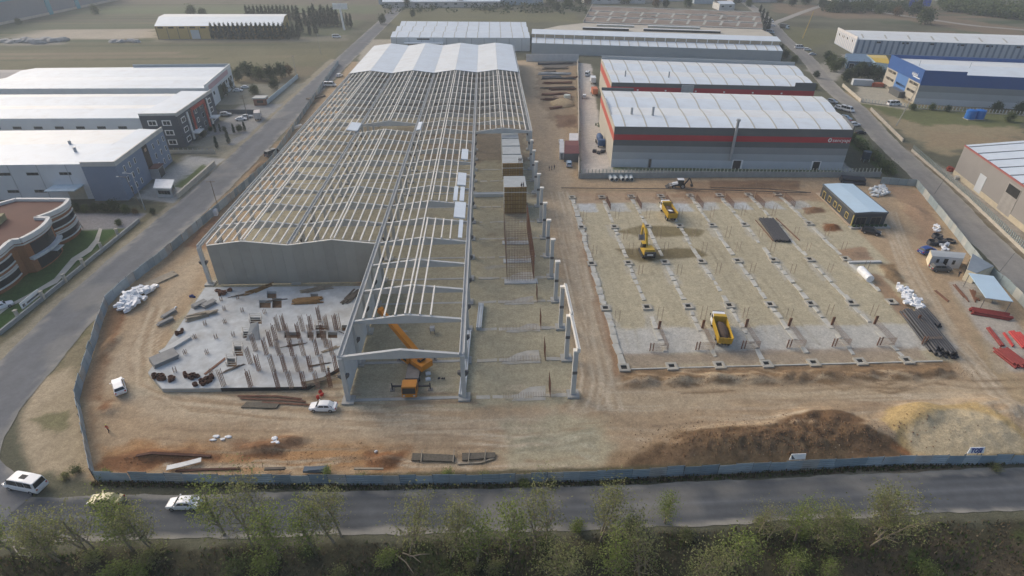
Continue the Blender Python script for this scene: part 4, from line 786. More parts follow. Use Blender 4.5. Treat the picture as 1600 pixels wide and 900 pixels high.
# material storage behind the hall, right of it
q = random.Random(55); labs = ['leftmost dark', 'long dark', 'tangled rusty', 'short rusty', 'blue grey', 'flat brown', 'scattered brown', 'low dark', 'bent rusty', 'wide brown', 'narrow dark', 'rear dark', 'mixed grey', 'broken brown']
for i, (p, l, w, rz, m_) in enumerate((((868, 107), 12, 1.2, 0, WOODD), ((866, 116), 16, .9, -.06, STEELG), ((872, 123), 16, .7, -.03, BLK), ((858, 113), 5, 1., 0, WOODD), ((862, 121), 9, .8, .03, BLK), ((870, 130), 14, .6, 0, RUST), ((878, 140), 12, .5, .02, RUSTD), ((870, 138), 16, .4, .0, WOODD), ((892, 122), 7, .7, .2, RUST), ((868, 148), 12, .8, .05, RUST), ((862, 156), 8, .7, -.1, RUSTD), ((868, 100), 20, .8, 0, BLK), ((880, 152), 7, .9, .1, RUSTL), ((868, 169), 4, .6, .3, RUST))):
    pile('salvage_pile', labs[i]+' salvage pile in the storage strip right of the hall rear', 'salvage pile', p, l, w, 2, .35, rz, m_, .1, .7, 'bar', 3)
single('sand_heap', MB().blob((*at(879, 162), -.4), 5.5, 7, 2., 3, 14, 8, .12), mat('sand', (.36, .28, .17), .95, .2, 1.), 'tan sand heap in the storage strip right of the hall', 'sand heap', smooth=True); single('water_tank', MB().cyl((*at(886, 155), 0), (*at(886, 155), 2), 1.7, 1.5, 12), mat('pale_tank', (.50, .55, .50), .7), 'pale round tank beside the sand heap', 'tank')
# ================================================================ FENCES
def fence_run(name, lab, pts, h, pw, m, ribs=5, posts=True, gap=None, horizontal=True, tilt=.0, lean=.02):
    P = [Vector((p[0], p[1], 0)) for p in pts]; t = thing(name, lab, 'fence', tuple(P[0])); q = random.Random(len(lab))
    pm = MB(); n = ribs*2 if horizontal else 2
    for i in range(n):          # corrugated sheet, unit width along x
        z0, z1 = h*i/n, h*(i+1)/n; y0, y1 = (.035 if i % 2 else -.035), (-.035 if i % 2 else .035)
        pm.hexa([(.01, y0-.015, z0), (pw-.02, y0-.015, z0), (pw-.02, y0+.015, z0), (.01, y0+.015, z0), (.01, y1-.015, z1), (pw-.02, y1-.015, z1), (pw-.02, y1+.015, z1), (.01, y1+.015, z1)])
    if not horizontal: pm = MB().box(.02, pw-.03, -.03, .03, 0, h)
    mes = [pm.mesh('panel', x_) for x_ in m]; po = MB().box(-.05, .05, .06, .16, -.2, h+.05).mesh('post', FENP)
    for a, b in zip(P[:-1], P[1:]):
        L = (b-a).length; n = max(1, round(L/pw)); d = (b-a).normalized(); rz = math.atan2(d.y, d.x)
        for i in range(n):
            p = a.lerp(b, i/n); z = max(ground_z(p.x, p.y), 0)
            o = share(t, 'panel', q.choice(mes), (p.x, p.y, z+q.uniform(0, .06)), rz=rz+q.uniform(-lean, lean), scale=(L/n/pw, 1, 1+q.uniform(-.03, .035))); o.rotation_euler.x = q.uniform(-tilt, tilt)
            if posts: share(t, 'post', po, (p.x, p.y, z), rz=rz)
    return t
FENB2 = mat('blue_grey_sheet_faded', (.34, .41, .45), .6, .16, .4, dirt=(.23, .23, .21), damt=.4); FENB3 = mat('blue_grey_sheet_dark', (.21, .285, .335), .6, .16, .4, dirt=(.18, .19, .18), damt=.4)
FENB4 = mat('grey_patch_sheet', (.36, .38, .38), .6, .2, .4, dirt=(.25, .22, .18), damt=.6)
fence_run('front_fence', 'long blue grey corrugated sheet fence along the front road', [at(152, 752), at(400, 757), at(600, 758), at(780, 756), at(905, 752), at(1200, 737), at(1400, 727), at(1600, 725), (140, 57.2)], 2.05, 2.5, [FENB, FENB2, FENB3, FENB, FENB2, FENB4], 5, True, None, True, .05, .02)
fence_run('side_fence', 'blue grey sheet fence along the side road left of the hall', [at(150, 748), at(137, 690), at(124, 625), at(131, 598), at(147, 548), at(160, 505), at(170, 478), at(192, 455), at(262, 400), at(332, 340), at(422, 260), at(482, 169), at(529, 101)], 2.3, 2.3, [FENB, FENB2, FENB3, FENB4], 3, True, None, False, .04, .03)
fence_run('right_fence', 'grey sheet fence on the right edge of the site along the dirt road', [at(1375, 287), at(1430, 291), at(1480, 353), at(1530, 418), at(1572, 452), at(1610, 492), at(1650, 540)], 2.1, 2.4, [mat('grey_sheet', (.33, .37, .37), .7, .14), mat('grey_sheet_pale', (.42, .43, .40), .7, .14), mat('grey_sheet_blue', (.26, .32, .34), .7, .14)], 4, True, None, False, .04)
GREYF = mat('grey_block_wall', (.30, .31, .30), .9, .15, .6); PALEW = mat('pale_block_wall', (.47, .43, .36), .9, .14, .5)
def wall_run(name, lab, pts, h, th, m, cap=None, pale=None, ph=1.0, sp=1.2):
    P = [Vector((p[0], p[1], 0)) for p in pts]; t = thing(name, lab, 'wall', tuple(P[0]))
    for a, b in zip(P[:-1], P[1:]):
        L = (b-a).length; n = max(1, int(L/6))
        for i in range(n): part(t, 'wall_section', MB().beam(a.lerp(b, i/n)+Vector((0, 0, h/2)), a.lerp(b, (i+.995)/n)+Vector((0, 0, h/2)), th, h), m)
        if cap: part(t, 'coping', MB().beam(a+Vector((0, 0, h+.06)), b+Vector((0, 0, h+.06)), th+.12, .12), cap)
        if pale:
            d = (b-a).normalized(); k = int(L/sp); me = MB().box(-.12, .12, -.05, .05, 0, ph).mesh('picket', pale); rz = math.atan2(d.y, d.x)
            for i in range(k): q_ = a.lerp(b, (i+.5)/k); share(t, 'picket', me, (q_.x, q_.y, h), rz=rz)
    return t
wall_run('factory_front_wall', 'grey wall with pale pickets between factory and excavation', [at(905, 279), at(1110, 277), at(1375, 277)], 1.8, .25, GREYF, None, mat('pale_picket', (.42, .44, .38), .8), 1.2, 1.1)
wall_run('factory_side_wall', 'long thin pale wall along the white factory yard', [at(904, 279), at(904, 180), (51, 345)], 2.2, .22, PALEW)
wall_run('rear_boundary_wall', 'white rear boundary wall behind the storage strip', [at(822, 96), at(904, 96)], 4.0, .3, mat('white_block_wall', (.56, .57, .57), .85, .1))
wall_run('garden_wall', 'low grey garden wall along the side road by the lawn', [at(0, 524), at(100, 443), at(218, 346)], .9, .4, GREYF)
for i, p in enumerate(((34, 498), (73, 468), (107, 441), (135, 417), (163, 391), (188, 369))): x, y = at(*p); single('garden_wall_pillar', MB().obox((x-.5, y, 0), .5, .5, 2.0).obox((x-.5, y, 2.0), .66, .66, .15), PALEW, '%s pale pillar from the left on the garden wall' % ORDN[i], 'pillar', 'pillars of the garden wall')
wall_run('yard_wall', 'round topped pale wall by the white gatehouse', [at(279, 309), at(336, 258)], 1.5, .6, PALEW); wall_run('dividing_wall', 'pale wall with pickets between two left lots', [at(262, 240), at(337, 240)], 1.3, .25, PALEW, None, GREYF, .7, 1.6); wall_run('office_wall', 'dark grey wall in the parking lot of the charcoal office', [at(342, 178), at(408, 178)], 1.8, .25, mat('dark_wall', (.10, .11, .125), .8)); wall_run('parking_fence', 'pale blue sheet wall on the far edge of the left parking lot', [at(418, 163), at(466, 122)], 2., .2, mat('pale_blue_wall', (.42, .49, .52), .8))
wall_run('right_lot_wall', 'pale low wall right of the dirt road by the blue factory', [at(1316, 135), at(1345, 160)], 1.4, .3, PALEW); wall_run('right_lot_wall', 'long pale low wall edging the grass lot right of the dirt road', [at(1360, 172), at(1410, 222)], 1.2, .3, PALEW)
wall_run('right_hall_wall', 'pale wall with grey pickets along the ditch right of the dirt road', [at(1424, 236), at(1510, 310), at(1600, 396), at(1660, 455)], .8, .3, PALEW, None, mat('greenish_picket', (.27, .33, .32), .7), 1.5, .9)
wall_run('blue_lot_fence', 'white picket fence in front of the blue factory', [at(1345, 160), at(1430, 170), at(1600, 181)], .4, .2, PALEW, None, mat('white_picket', (.52, .56, .56), .7), 1.4, 1.2)
# ================================================================ VEHICLES
GLASS = mat('car_glass', (.02, .025, .03), .15, .1, 1., spec=.5); TYRE = mat('tyre_rubber', (.02, .02, .02), .9, .2, 2.); RIM = mat('wheel_rim', (.35, .35, .36), .4, .1, 1., metal=.5)
PW = mat('car_paint_white', (.74, .75, .76), .35, .04, .6, spec=.5); HEADL = mat('headlamp', (.6, .62, .62), .2); TAILL = mat('tail_lamp', (.45, .03, .02), .35); PLATE = mat('number_plate', (.6, .6, .58), .5); BUMP = mat('dark_trim', (.04, .04, .042), .7)
def paint(n, c): return mat('car_paint_'+n, c, .35, .05, .6, spec=.5)
def ringx(x, pts): return [(x, y, z) for y, z in pts]
def section(x, w, z0, z1, tum=.9):       # rounded box section
    h = z1-z0; return ringx(x, [(-w*.92, z0), (w*.92, z0), (w, z0+h*.25), (w*.985, z0+h*.7), (w*tum, z1-h*.04), (w*tum*.8, z1), (-w*tum*.8, z1), (-w*tum, z1-h*.04), (-w*.985, z0+h*.7), (-w, z0+h*.25)])
def wheel(t, x, y, r, w, rim=True):
    o = part(t, 'wheel', MB().cyl((x, y-w/2, r), (x, y+w/2, r), r, n=14), TYRE); s = 1 if y > 0 else -1
    if rim: part(t, 'rim', MB().cyl((x, y+s*w/2, r), (x, y+s*(w/2+.02), r), r*.62, n=10), RIM, o)
def make_car(name, kind, pm):
    """front towards +x; parts share the root's frame"""
    t = thing(name, 'x', 'car'); t['label'] = ''
    if kind == 'sedan': L, Wd, st, cab, wr = 4.5, .88, [(-2.25, .72, .35, .72), (-2.15, .84, .28, .90), (-1.5, .88, .22, .98), (-.6, .88, .20, .96), (.6, .88, .20, .94), (1.3, .87, .22, .90), (2.0, .82, .28, .78), (2.25, .66, .36, .62)], [(-1.75, .62, .96), (-1.05, .60, 1.40), (-.2, .60, 1.45), (.45, .60, 1.40), (1.15, .66, .95)], .32
    elif kind == 'suv': L, Wd, st, cab, wr = 4.5, .92, [(-2.25, .80, .45, .95), (-2.15, .90, .36, 1.08), (-1.4, .92, .30, 1.12), (.7, .92, .30, 1.10), (1.4, .91, .32, 1.06), (2.05, .86, .36, .96), (2.25, .72, .45, .80)], [(-2.12, .70, 1.08), (-1.85, .66, 1.66), (-.4, .66, 1.74), (.4, .66, 1.70), (1.15, .74, 1.10)], .37
    else: L, Wd, st, cab, wr = 5.9, 1.0, [(-2.95, .92, .45, 1.15), (-2.9, 1., .38, 1.25), (-1., 1., .34, 1.26), (1.6, 1., .34, 1.24), (2.2, .98, .36, 1.12), (2.8, .90, .40, .98), (2.95, .76, .48, .80)], [(-2.88, .90, 1.25), (-2.74, .82, 2.25), (-1., .82, 2.36), (1.1, .82, 2.32), (1.5, .80, 2.15), (2.35, .86, 1.12)], .36
    body = part(t, 'body', MB().loft([section(x, w, a, b) for x, w, a, b in st]), pm, smooth=False)
    # greenhouse: pillars and roof painted, panes set 6 mm proud
    g = MB(); g.loft([ringx(x, [(-Wd*.93 if k in (0, len(cab)-1) else -Wd*.90, st[2][3]-.06), (Wd*.93 if k in (0, len(cab)-1) else Wd*.90, st[2][3]-.06), (w+.02, z-.03), (w*.9, z), (-w*.9, z), (-w-.02, z-.03)]) for k, (x, w, z) in enumerate(cab)]); part(t, 'cabin', g, pm)
    zb = st[2][3]-.02
    def pane(nm, p): part(t, nm, MB().quad(*p), GLASS)
    xs = [c[0] for c in cab]; wt = cab[2][1]; zt = cab[2][2]-.16
    for s in (-1, 1):
        a, b = xs[0]+.45, xs[-1]-.45; yb = s*(Wd*.90+.012)
        def yy(z): k = (z-zb+.04)/(cab[2][2]-.03-zb+.04); return s*(Wd*.90+(wt+.02-Wd*.90)*k+.012*1)
        cuts = [a, (a+b)/2-.05, b] if kind != 'van' else [a, a+1.2, a+2.4, b]
        for c0, c1 in zip(cuts[:-1], cuts[1:]):
            i0 = .28 if c0 == a and kind == 'sedan' else .04; i1 = .34 if c1 == b else .04
            p = [(c0+.04, yy(zb+.05), zb+.05), (c1-.04, yy(zb+.05), zb+.05), (c1-i1, yy(zt), zt), (c0+i0, yy(zt), zt)]; pane('side_window', p if s < 0 else p[::-1])
        part(t, 'headlight', MB().obox((st[-2][0]+.05, s*Wd*.68, st[-2][3]-.22), .3, .3, .16), HEADL); part(t, 'tail_light', MB().obox((st[0][0]+.06, s*Wd*.76, st[1][3]-.32), .14, .22, .26), TAILL)
        part(t, 'mirror', MB().obox((xs[-1]-.35, s*(Wd+.1), zb+.06), .14, .2, .14), pm)
        for x in (-L*.3, L*.31): wheel(t, x, s*(Wd-.10), wr, .22)
    def slope(i, j, ins, nm):
        (x0, w0, z0), (x1, w1, z1) = cab[i], cab[j]; n_ = Vector((z1-z0, 0, -(x1-x0))).normalized()*(-1 if j < i else -1)
        n_ = Vector((-(z1-z0), 0, (x1-x0))); n_ = n_.normalized()
        if n_.z < 0: n_ = -n_
        n_ *= .014; q = lambda k, s: Vector((x0+(x1-x0)*k, s*(Wd*.88+(w1*.88-Wd*.88)*k), zb-.02+(z1-.02-zb+.02)*k))+n_
        p = [q(.12, -1), q(.12, 1), q(.9, 1), q(.9, -1)]; pane(nm, p if j < i else p[::-1])
    n = len(cab); slope(n-1, n-2, 0, 'windscreen'); slope(0, 1, 0, 'rear_window')
    part(t, 'front_bumper', MB().obox((st[-1][0]-.06, 0, .26), .16, Wd*1.3, .18), BUMP); part(t, 'rear_plate', MB().obox((st[0][0]-.01, 0, .55), .03, .5, .14), PLATE)
    if kind == 'van': part(t, 'roof_hatch', MB().obox((-.6, 0, 2.335), 1.0, .7, .04), BUMP)
    return t
proto = {k: make_car({'sedan': 'sedan_car', 'suv': 'suv_car', 'van': 'minibus'}[k], k, PW) for k in ('sedan', 'suv', 'van')}; used = set()
def car(kind, p, rz, lab, pm=None, cat='car', group=None, z=.0, name=None, sc=1):
    x, y = p if isinstance(p, tuple) and len(p) == 2 and abs(p[0]) < 1e9 else p
    o = copy_tree(proto[kind]) if kind in used else proto[kind]; used.add(kind)
    o.location = (x, y, z+max(ground_z(x, y), 0)); o.rotation_euler = (0, 0, rz); o.scale = (sc,)*3; tag(o, lab, cat, group)
    if not group and 'group' in o.keys(): del o['group']
    ch = list(o.children)
    for c in ch:
        if c.name.split('.')[0] in ('body', 'cabin', 'mirror'): c.material_slots[0].link = 'OBJECT'; c.material_slots[0].material = pm or PW
    return o
SIL = paint('silver', (.40, .42, .44)); GRA = paint('graphite', (.09, .095, .10)); BLU = paint('blue', (.02, .06, .25)); CRE = paint('cream_yellow', (.45, .40, .20)); REDP = paint('red', (.30, .03, .025)); BLK2 = paint('black', (.02, .02, .024)); LBL = paint('pale_blue', (.33, .43, .52))
car('sedan', at(290, 791), math.pi-.03, 'white sedan driving left on the front road', PW, z=.1); car('van', at(43, 762), math.pi-.23, 'white minibus turning at the road corner bottom left', PW, 'minibus', z=.1); car('sedan', at(168, 786), math.pi-.05, 'pale yellow car on the front road behind a leafy tree', CRE, z=.1)
o_ = car('sedan', at(506, 639), math.pi-.05, 'white sedan parked on the dirt before the slab', PW, z=.0)
car('suv', at(188, 608), math.pi/2+.62, 'white small SUV on the dirt track left of the slab', PW, z=0)
for p, rz, k, pm_, lab in (((1447, 395), .3, 'suv', BLU, 'dark blue car beside the white site container'), ((1468, 423), -.1, 'suv', GRA, 'grey pickup parked in front of the white site container'), ((1360, 365), -.6, 'suv', BLK2, 'black car parked at the corner of the dark site office'), ((889, 259), 1.5, 'suv', LBL, 'pale blue van by the brown roofed hut'), ((877, 224), 1.5, 'sedan', PW, 'white car behind the brown roofed hut'), ((516, 135), -.1, 'van', PW, 'white van parked left of the hall far back'), ((531, 120), 1.2, 'suv', PW, 'white car left of the hall roof sheets'), ((427, 243), 1.0, 'van', GRA, 'dark lorry behind the left hall eave with pale cab'),
    ((353, 181), .2, 'suv', SIL, 'silver SUV beside the charcoal office entrance'), ((377, 188), .2, 'sedan', PW, 'white car parked left of the pale box truck'), ((386, 184), .2, 'sedan', SIL, 'grey car behind the white one near the box truck'), ((372, 143), .1, 'sedan', PW, 'nearer white car in the far left parking lot'), ((384, 138), .1, 'sedan', PW, 'farther white car in the far left parking lot'), ((2, 482), .8, 'sedan', PW, 'white car at the left picture edge on the lawn path'),
    ((1300, 161), -1.0, 'suv', SIL, 'silver car parked right of the rear red factory'), ((1312, 171), -1.0, 'suv', PW, 'white car third from the far end beside the red factory'), ((1323, 174), -1.1, 'van', PW, 'white minivan beside the red factory'), ((1321, 187), -.9, 'suv', LBL, 'pale car behind the white minivan by the red factory'), ((1334, 197), .1, 'suv', PW, 'white car parked crosswise by the red factory corner'), ((1327, 193), .2, 'sedan', REDP, 'reddish car beside the white crosswise one'), ((1343, 209), .1, 'sedan', BLK2, 'dark car at the front right corner of the red factory'), ((1249, 76), -.2, 'van', PW, 'white minibus on the far right road'), ((1261, 79), -.3, 'suv', PW, 'white car right of the far minibus'), ((1269, 86), .0, 'sedan', SIL, 'grey car parked by the far white wall'), ((1203, 35), -.9, 'van', PW, 'white truck far up the right road'), ((1207, 41), -.3, 'sedan', PW, 'white car far up the right road'), ((1203, 52), -.8, 'van', LBL, 'pale blue bus by the far cypress trees'), ((526, 59), .1, 'van', PW, 'white lorry beside the far billboard'), ((617, 9), 1.2, 'sedan', REDP, 'dark red car far up the side road'), ((913, 153), 1.4, 'suv', PW, 'white van behind the orange machine in the factory yard'), ((918, 118), 1.2, 'van', PW, 'white truck parked at the far end of the factory yard'), ((1396, 165), .05, 'van', PW, 'white truck parked before the blue factory')):
    car(k, at(*p), rz, lab, pm_)
# ---------------------------------------------------------------- trucks and machines
YEL = mat('machine_yellow', (.52, .33, .02), .5, .1, .8, dirt=(.33, .25, .12), damt=.35, spec=.4); ORG_ = mat('crane_orange', (.52, .20, .015), .45, .08, .8, spec=.4); DGR = mat('chassis_grey', (.06, .06, .062), .7, .2, 1.); LOAD = mat('wet_soil_load', (.09, .065, .05), .95, .3, 1.5, bump=.5); STL = mat('worn_steel', (.22, .21, .20), .6, .2, 1., metal=.3)
def dump_truck(p, rz, lab, white=False):
    x, y = at(*p); t = thing('dump_truck', lab, 'dump truck'); 
    part(t, 'chassis', MB().box(-4., 3.4, -.45, .45, .75, 1.05), DGR)
    cabm = PW
    cb = part(t, 'cab', MB().hexa([(2.3, -1.2, .7), (4.2, -1.2, .7), (4.2, 1.2, .7), (2.3, 1.2, .7), (2.4, -1.12, 2.9), (3.95, -1.12, 2.9), (3.95, 1.12, 2.9), (2.4, 1.12, 2.9)]), cabm)
    part(t, 'windscreen', MB().quad((4.14, -1.0, 1.75), (4.14, 1.0, 1.75), (4.0, .98, 2.6), (4.0, -.98, 2.6)), GLASS, cb)
    for s in (-1, 1): part(t, 'side_window', MB().obox((3.3, s*1.165, 1.8), 1.0, .03, .7), GLASS, cb); part(t, 'headlight', MB().obox((4.22, s*.9, .9), .06, .35, .22), HEADL, cb); part(t, 'mirror', MB().obox((4.1, s*1.4, 1.8), .12, .16, .5), BUMP, cb)
    part(t, 'sun_visor', MB().box(3.9, 4.25, -1.05, 1.05, 2.72, 2.86), BUMP, cb)
    m = MB(); z0, z1 = 1.15, 2.75
    for s in (-1, 1): m.hexa([(-4.2, s*1.22-.05, z0), (2.1, s*1.22-.05, z0), (2.1, s*1.22+.05, z0), (-4.2, s*1.22+.05, z0), (-4.4, s*1.28-.05, z1), (2.15, s*1.28-.05, z1), (2.15, s*1.28+.05, z1), (-4.4, s*1.28+.05, z1)])
    bd = part(t, 'tipper_body', m.box(-4.2, 2.1, -1.17, 1.17, z0, z0+.1), YEL)
    part(t, 'headboard', MB().box(2.0, 2.12, -1.26, 1.26, z0+.1, 3.05), YEL, bd); part(t, 'canopy', MB().box(2.0, 2.9, -1.2, 1.2, 2.98, 3.06), YEL, bd)
    part(t, 'tailgate', MB().hexa([(-4.3, -1.16, z0+.1), (-4.2, -1.16, z0+.1), (-4.2, 1.16, z0+.1), (-4.3, 1.16, z0+.1), (-4.46, -1.22, z1-.1), (-4.36, -1.22, z1-.1), (-4.36, 1.22, z1-.1), (-4.46, 1.22, z1-.1)]), YEL, bd)
    for i in range(7):
        for s in (-1, 1): part(t, 'rib', MB().hexa([(-3.9+i*.95, s*1.29-.05, z0+.1), (-3.8+i*.95, s*1.29-.05, z0+.1), (-3.8+i*.95, s*1.29+.05, z0+.1), (-3.9+i*.95, s*1.29+.05, z0+.1), (-3.9+i*.95, s*1.35-.05, z1), (-3.8+i*.95, s*1.35-.05, z1), (-3.8+i*.95, s*1.35+.05, z1), (-3.9+i*.95, s*1.35+.05, z1)]), YEL, bd)
    for i in range(4): part(t, 'gate_rib', MB().box(-4.54, -4.44, -1.0+i*.62, -.88+i*.62, z0+.15, z1-.15), YEL, bd)
    part(t, 'load', MB().blob((-1.1, 0, 1.9), 3.05, 1.12, .8, 3, 14, 6, .08), LOAD, smooth=True)
    if white: part(t, 'white_sheet', MB().obox((-2.6, .3, 2.62), 1.4, .9, .12, .3, .1, .15), WHITEF)
    for xx in (-3.0, -1.65, 2.9):
        for s in (-1, 1): wheel(t, xx, s*1.02, .52, .34)
    part(t, 'fuel_tank', MB().box(.6, 1.6, -1.1, -.6, .6, 1.05), STL)
    t.location = (x, y, 0.05); t.rotation_euler = (0, 0, rz); return t
dump_truck((1124, 524), math.pi/2-.16, 'yellow dump truck with dark load on the front concrete strip'); dump_truck((1043, 337), math.pi/2+.0, 'yellow dump truck carrying a white sheet near the rear of the excavation', True)
def excavator(p, rz):
    x, y = at(*p); t = thing('crawler_excavator', 'yellow crawler excavator with raised boom on dark soil', 'excavator')
    for s in (-1, 1):
        m = MB(); pr = [(-2.1, .45), (-1.8, .05), (1.8, .05), (2.1, .45), (1.8, .9), (-1.8, .9)]; m.loft([[(a, s*1.25-.3, b) for a, b in pr], [(a, s*1.25+.3, b) for a, b in pr]]); part(t, 'track', m, DGR)
    part(t, 'undercarriage', MB().box(-1.2, 1.2, -1., 1., .45, .95), DGR); u = part(t, 'upper_body', MB().hexa([(-2.4, -1.35, 1.), (1.3, -1.35, 1.), (1.3, 1.35, 1.), (-2.4, 1.35, 1.), (-2.25, -1.3, 2.15), (.9, -1.3, 2.0), (.9, 1.3, 2.0), (-2.25, 1.3, 2.15)]), YEL)
    part(t, 'counterweight', MB().box(-2.85, -2.42, -1.3, 1.3, .95, 1.95), DGR, u); part(t, 'counterweight_label', MB().box(-2.87, -2.85, -.7, .7, 1.2, 1.6), PLATE, u); part(t, 'engine_cover', MB().box(-2.1, -.9, -1.2, 1.2, 2.12, 2.35), YEL, u)
    c = part(t, 'cab', MB().hexa([(-.3, .45, 2.0), (1.45, .45, 1.2), (1.45, 1.35, 1.2), (-.3, 1.35, 2.0), (-.2, .5, 3.0), (1.15, .5, 3.0), (1.15, 1.3, 3.0), (-.2, 1.3, 3.0)]), GLASS); part(t, 'cab_roof', MB().box(-.3, 1.25, .42, 1.38, 3.0, 3.1), YEL, c)
    m = MB(); bp_ = [(1.0, 1.6), (2.4, 4.2), (4.2, 5.3), (5.8, 5.0)]
    for (a, b), (c_, d) in zip(bp_[:-1], bp_[1:]): m.beam((a, -.1, b), (c_, -.1, d), .5, .62)
    part(t, 'boom', m, YEL); part(t, 'stick', MB().beam((5.7, -.1, 5.4), (6.4, -.1, 2.2), .4, .5), YEL); part(t, 'boom_cylinder', MB().cyl((1.6, .25, 1.7), (3., .25, 4.2), .11), STL); part(t, 'boom_cylinder', MB().cyl((1.6, -.45, 1.7), (3., -.45, 4.2), .11), STL); part(t, 'stick_cylinder', MB().cyl((3.4, -.1, 5.5), (5.8, -.1, 5.75), .1), STL)
    part(t, 'bucket', MB().loft([[(a, s, b) for a, b in ((6.2, 2.2), (6.75, 2.0), (6.6, 1.1), (5.9, .8), (5.5, 1.3))] for s in (-.75, .55)]), STL)
    t.location = (x, y, .1); t.rotation_euler = (0, 0, rz)
excavator((1010, 398), math.pi/2+.02)
def backhoe(p, rz):
    x, y = at(*p); t = thing('backhoe_loader', 'white and dark backhoe loader on the dirt bank by the factory wall', 'backhoe'); part(t, 'chassis', MB().box(-1.6, 1.9, -.5, .5, .6, 1.1), DGR); part(t, 'hood', MB().hexa([(.5, -.5, 1.1), (2., -.5, 1.1), (2., .5, 1.1), (.5, .5, 1.1), (.5, -.5, 1.75), (1.9, -.42, 1.55), (1.9, .42, 1.55), (.5, .5, 1.75)]), PW)
    c = part(t, 'cab', MB().box(-1.2, .5, -.75, .75, 1.1, 2.6), GLASS); part(t, 'cab_roof', MB().box(-1.3, .6, -.82, .82, 2.6, 2.75), PW, c)
    for s in (-1, 1):
        wheel(t, -1., s*.85, .75, .45); wheel(t, 1.6, s*.8, .48, .32); part(t, 'loader_arm', MB().beam((.4, s*.72, 1.6), (3., s*.72, .7), .16, .26), PW)
    part(t, 'loader_bucket', MB().loft([[(a, s, b) for a, b in ((2.9, 1.0), (3.1, .15), (3.9, .1), (3.3, .4))] for s in (-1.1, 1.1)]), DGR); part(t, 'boom', MB().beam((-1.6, 0, 1.), (-2.9, 0, 3.1), .28, .34), DGR); part(t, 'dipper', MB().beam((-2.9, 0, 3.1), (-3.9, 0, 1.2), .24, .28), DGR); part(t, 'hoe_bucket', MB().obox((-3.9, 0, .5), .7, .7, .7, 0, 0, .3), DGR)
    t.location = (x, y, ground_z(x, y)); t.rotation_euler = (0, 0, rz)
backhoe((1060, 293), math.pi-.1)
def crane(p, rz):
    x, y = at(*p); t = thing('mobile_crane', 'orange mobile crane with telescopic boom inside the front hall bay', 'crane'); part(t, 'carrier', MB().box(-5.2, 4.6, -1.2, 1.2, .8, 1.3), DGR); part(t, 'deck_plate', MB().box(-1., 3., -1.15, 1.15, 1.3, 1.4), STL)
    c = part(t, 'driver_cab', MB().hexa([(4.6, -1.25, .6), (6.9, -1.25, .6), (6.9, 1.25, .6), (4.6, 1.25, .6), (4.7, -1.2, 2.6), (6.5, -1.2, 2.6), (6.5, 1.2, 2.6), (4.7, 1.2, 2.6)]), ORG_)
    part(t, 'windscreen', MB().quad((6.88, -1.1, 1.35), (6.88, 1.1, 1.35), (6.62, 1.08, 2.35), (6.62, -1.08, 2.35)), GLASS, c)
    for s in (-1, 1): part(t, 'side_window', MB().obox((5.7, s*1.24, 1.5), 1.2, .03, .7), GLASS, c); part(t, 'headlight', MB().obox((6.91, s*.85, .85), .06, .35, .2), HEADL, c)
    for xx in (-4.2, -2.9, 2.0, 3.6):
        for s in (-1, 1): wheel(t, xx, s*1.02, .58, .4)
    for xx in (5.0 if False else 4.4, -3.6):
        for s in (-1, 1):
            part(t, 'outrigger', MB().box(xx-.15, xx+.15, min(s*1.1, s*3.3), max(s*1.1, s*3.3), .75, 1.0), DGR); j = part(t, 'outrigger_jack', MB().cyl((xx, s*3.25, .1), (xx, s*3.25, 1.5), .12), DGR); part(t, 'jack_pad', MB().box(xx-.4, xx+.4, s*3.25-.4, s*3.25+.4, .02, .12), STL, j)
    M = Matrix.Rotation(R(226), 4, 'Z'); C0 = Vector((-1.7, 0, 0))     # slewed upper works
    def up(mb): mb.v = [tuple(M @ Vector(v) + C0) for v in mb.v]; return mb
    s_ = part(t, 'superstructure', up(MB().box(-2.6, 1.4, -1.2, 1.2, 1.5, 2.5)), ORG_); part(t, 'turntable', up(MB().cyl((0, 0, 1.3), (0, 0, 1.52), 1.1, n=16)), DGR, s_); part(t, 'counterweight', up(MB().box(-3.4, -2.62, -1.25, 1.25, 1.5, 2.7)), ORG_, s_); part(t, 'winch', up(MB().cyl((-1.9, -.7, 2.75), (-1.9, .7, 2.75), .32, n=10)), DGR, s_)
    k = part(t, 'operator_cab', up(MB().hexa([(.0, .75, 1.6), (1.9, .75, 1.6), (1.9, 1.7, 1.6), (.0, 1.7, 1.6), (.1, .8, 3.1), (1.5, .8, 3.1), (1.5, 1.65, 3.1), (.1, 1.65, 3.1)])), ORG_); part(t, 'cab_window', up(MB().hexa([(.3, 1.69, 2.1), (1.6, 1.69, 2.1), (1.6, 1.73, 2.1), (.3, 1.73, 2.1), (.35, 1.65, 2.9), (1.4, 1.65, 2.9), (1.4, 1.69, 2.9), (.35, 1.69, 2.9)])), GLASS, k)
    a, b = Vector((-2.2, 0, 2.9)), Vector((9.2, 0, 8.3)); d = b-a
    part(t, 'boom_base', up(MB().beam(a, a+d*.72, .95, 1.15)), ORG_); part(t, 'boom_section', up(MB().beam(a+d*.72, a+d*.96, .78, .95)), ORG_); hd = part(t, 'boom_head', up(MB().beam(a+d*.95, b, .9, 1.15)), ORG_); part(t, 'lift_cylinder', up(MB().cyl((.9, 0, 2.0), a+d*.42, .2)), STL)
    part(t, 'sheave', up(MB().cyl(b+Vector((.2, -.3, -.2)), b+Vector((.2, .3, -.2)), .4, n=10)), DGR, hd); part(t, 'hoist_rope', up(MB().cyl(b+Vector((.5, 0, -.2)), (b.x+.5, 0, 6.2), .04, n=4)), DGR, hd); part(t, 'hook_block', up(MB().box(b.x+.3, b.x+.7, -.2, .2, 5.3, 6.2)), DGR, hd)
    t.location = (x, y, .05); t.rotation_euler = (0, 0, rz)
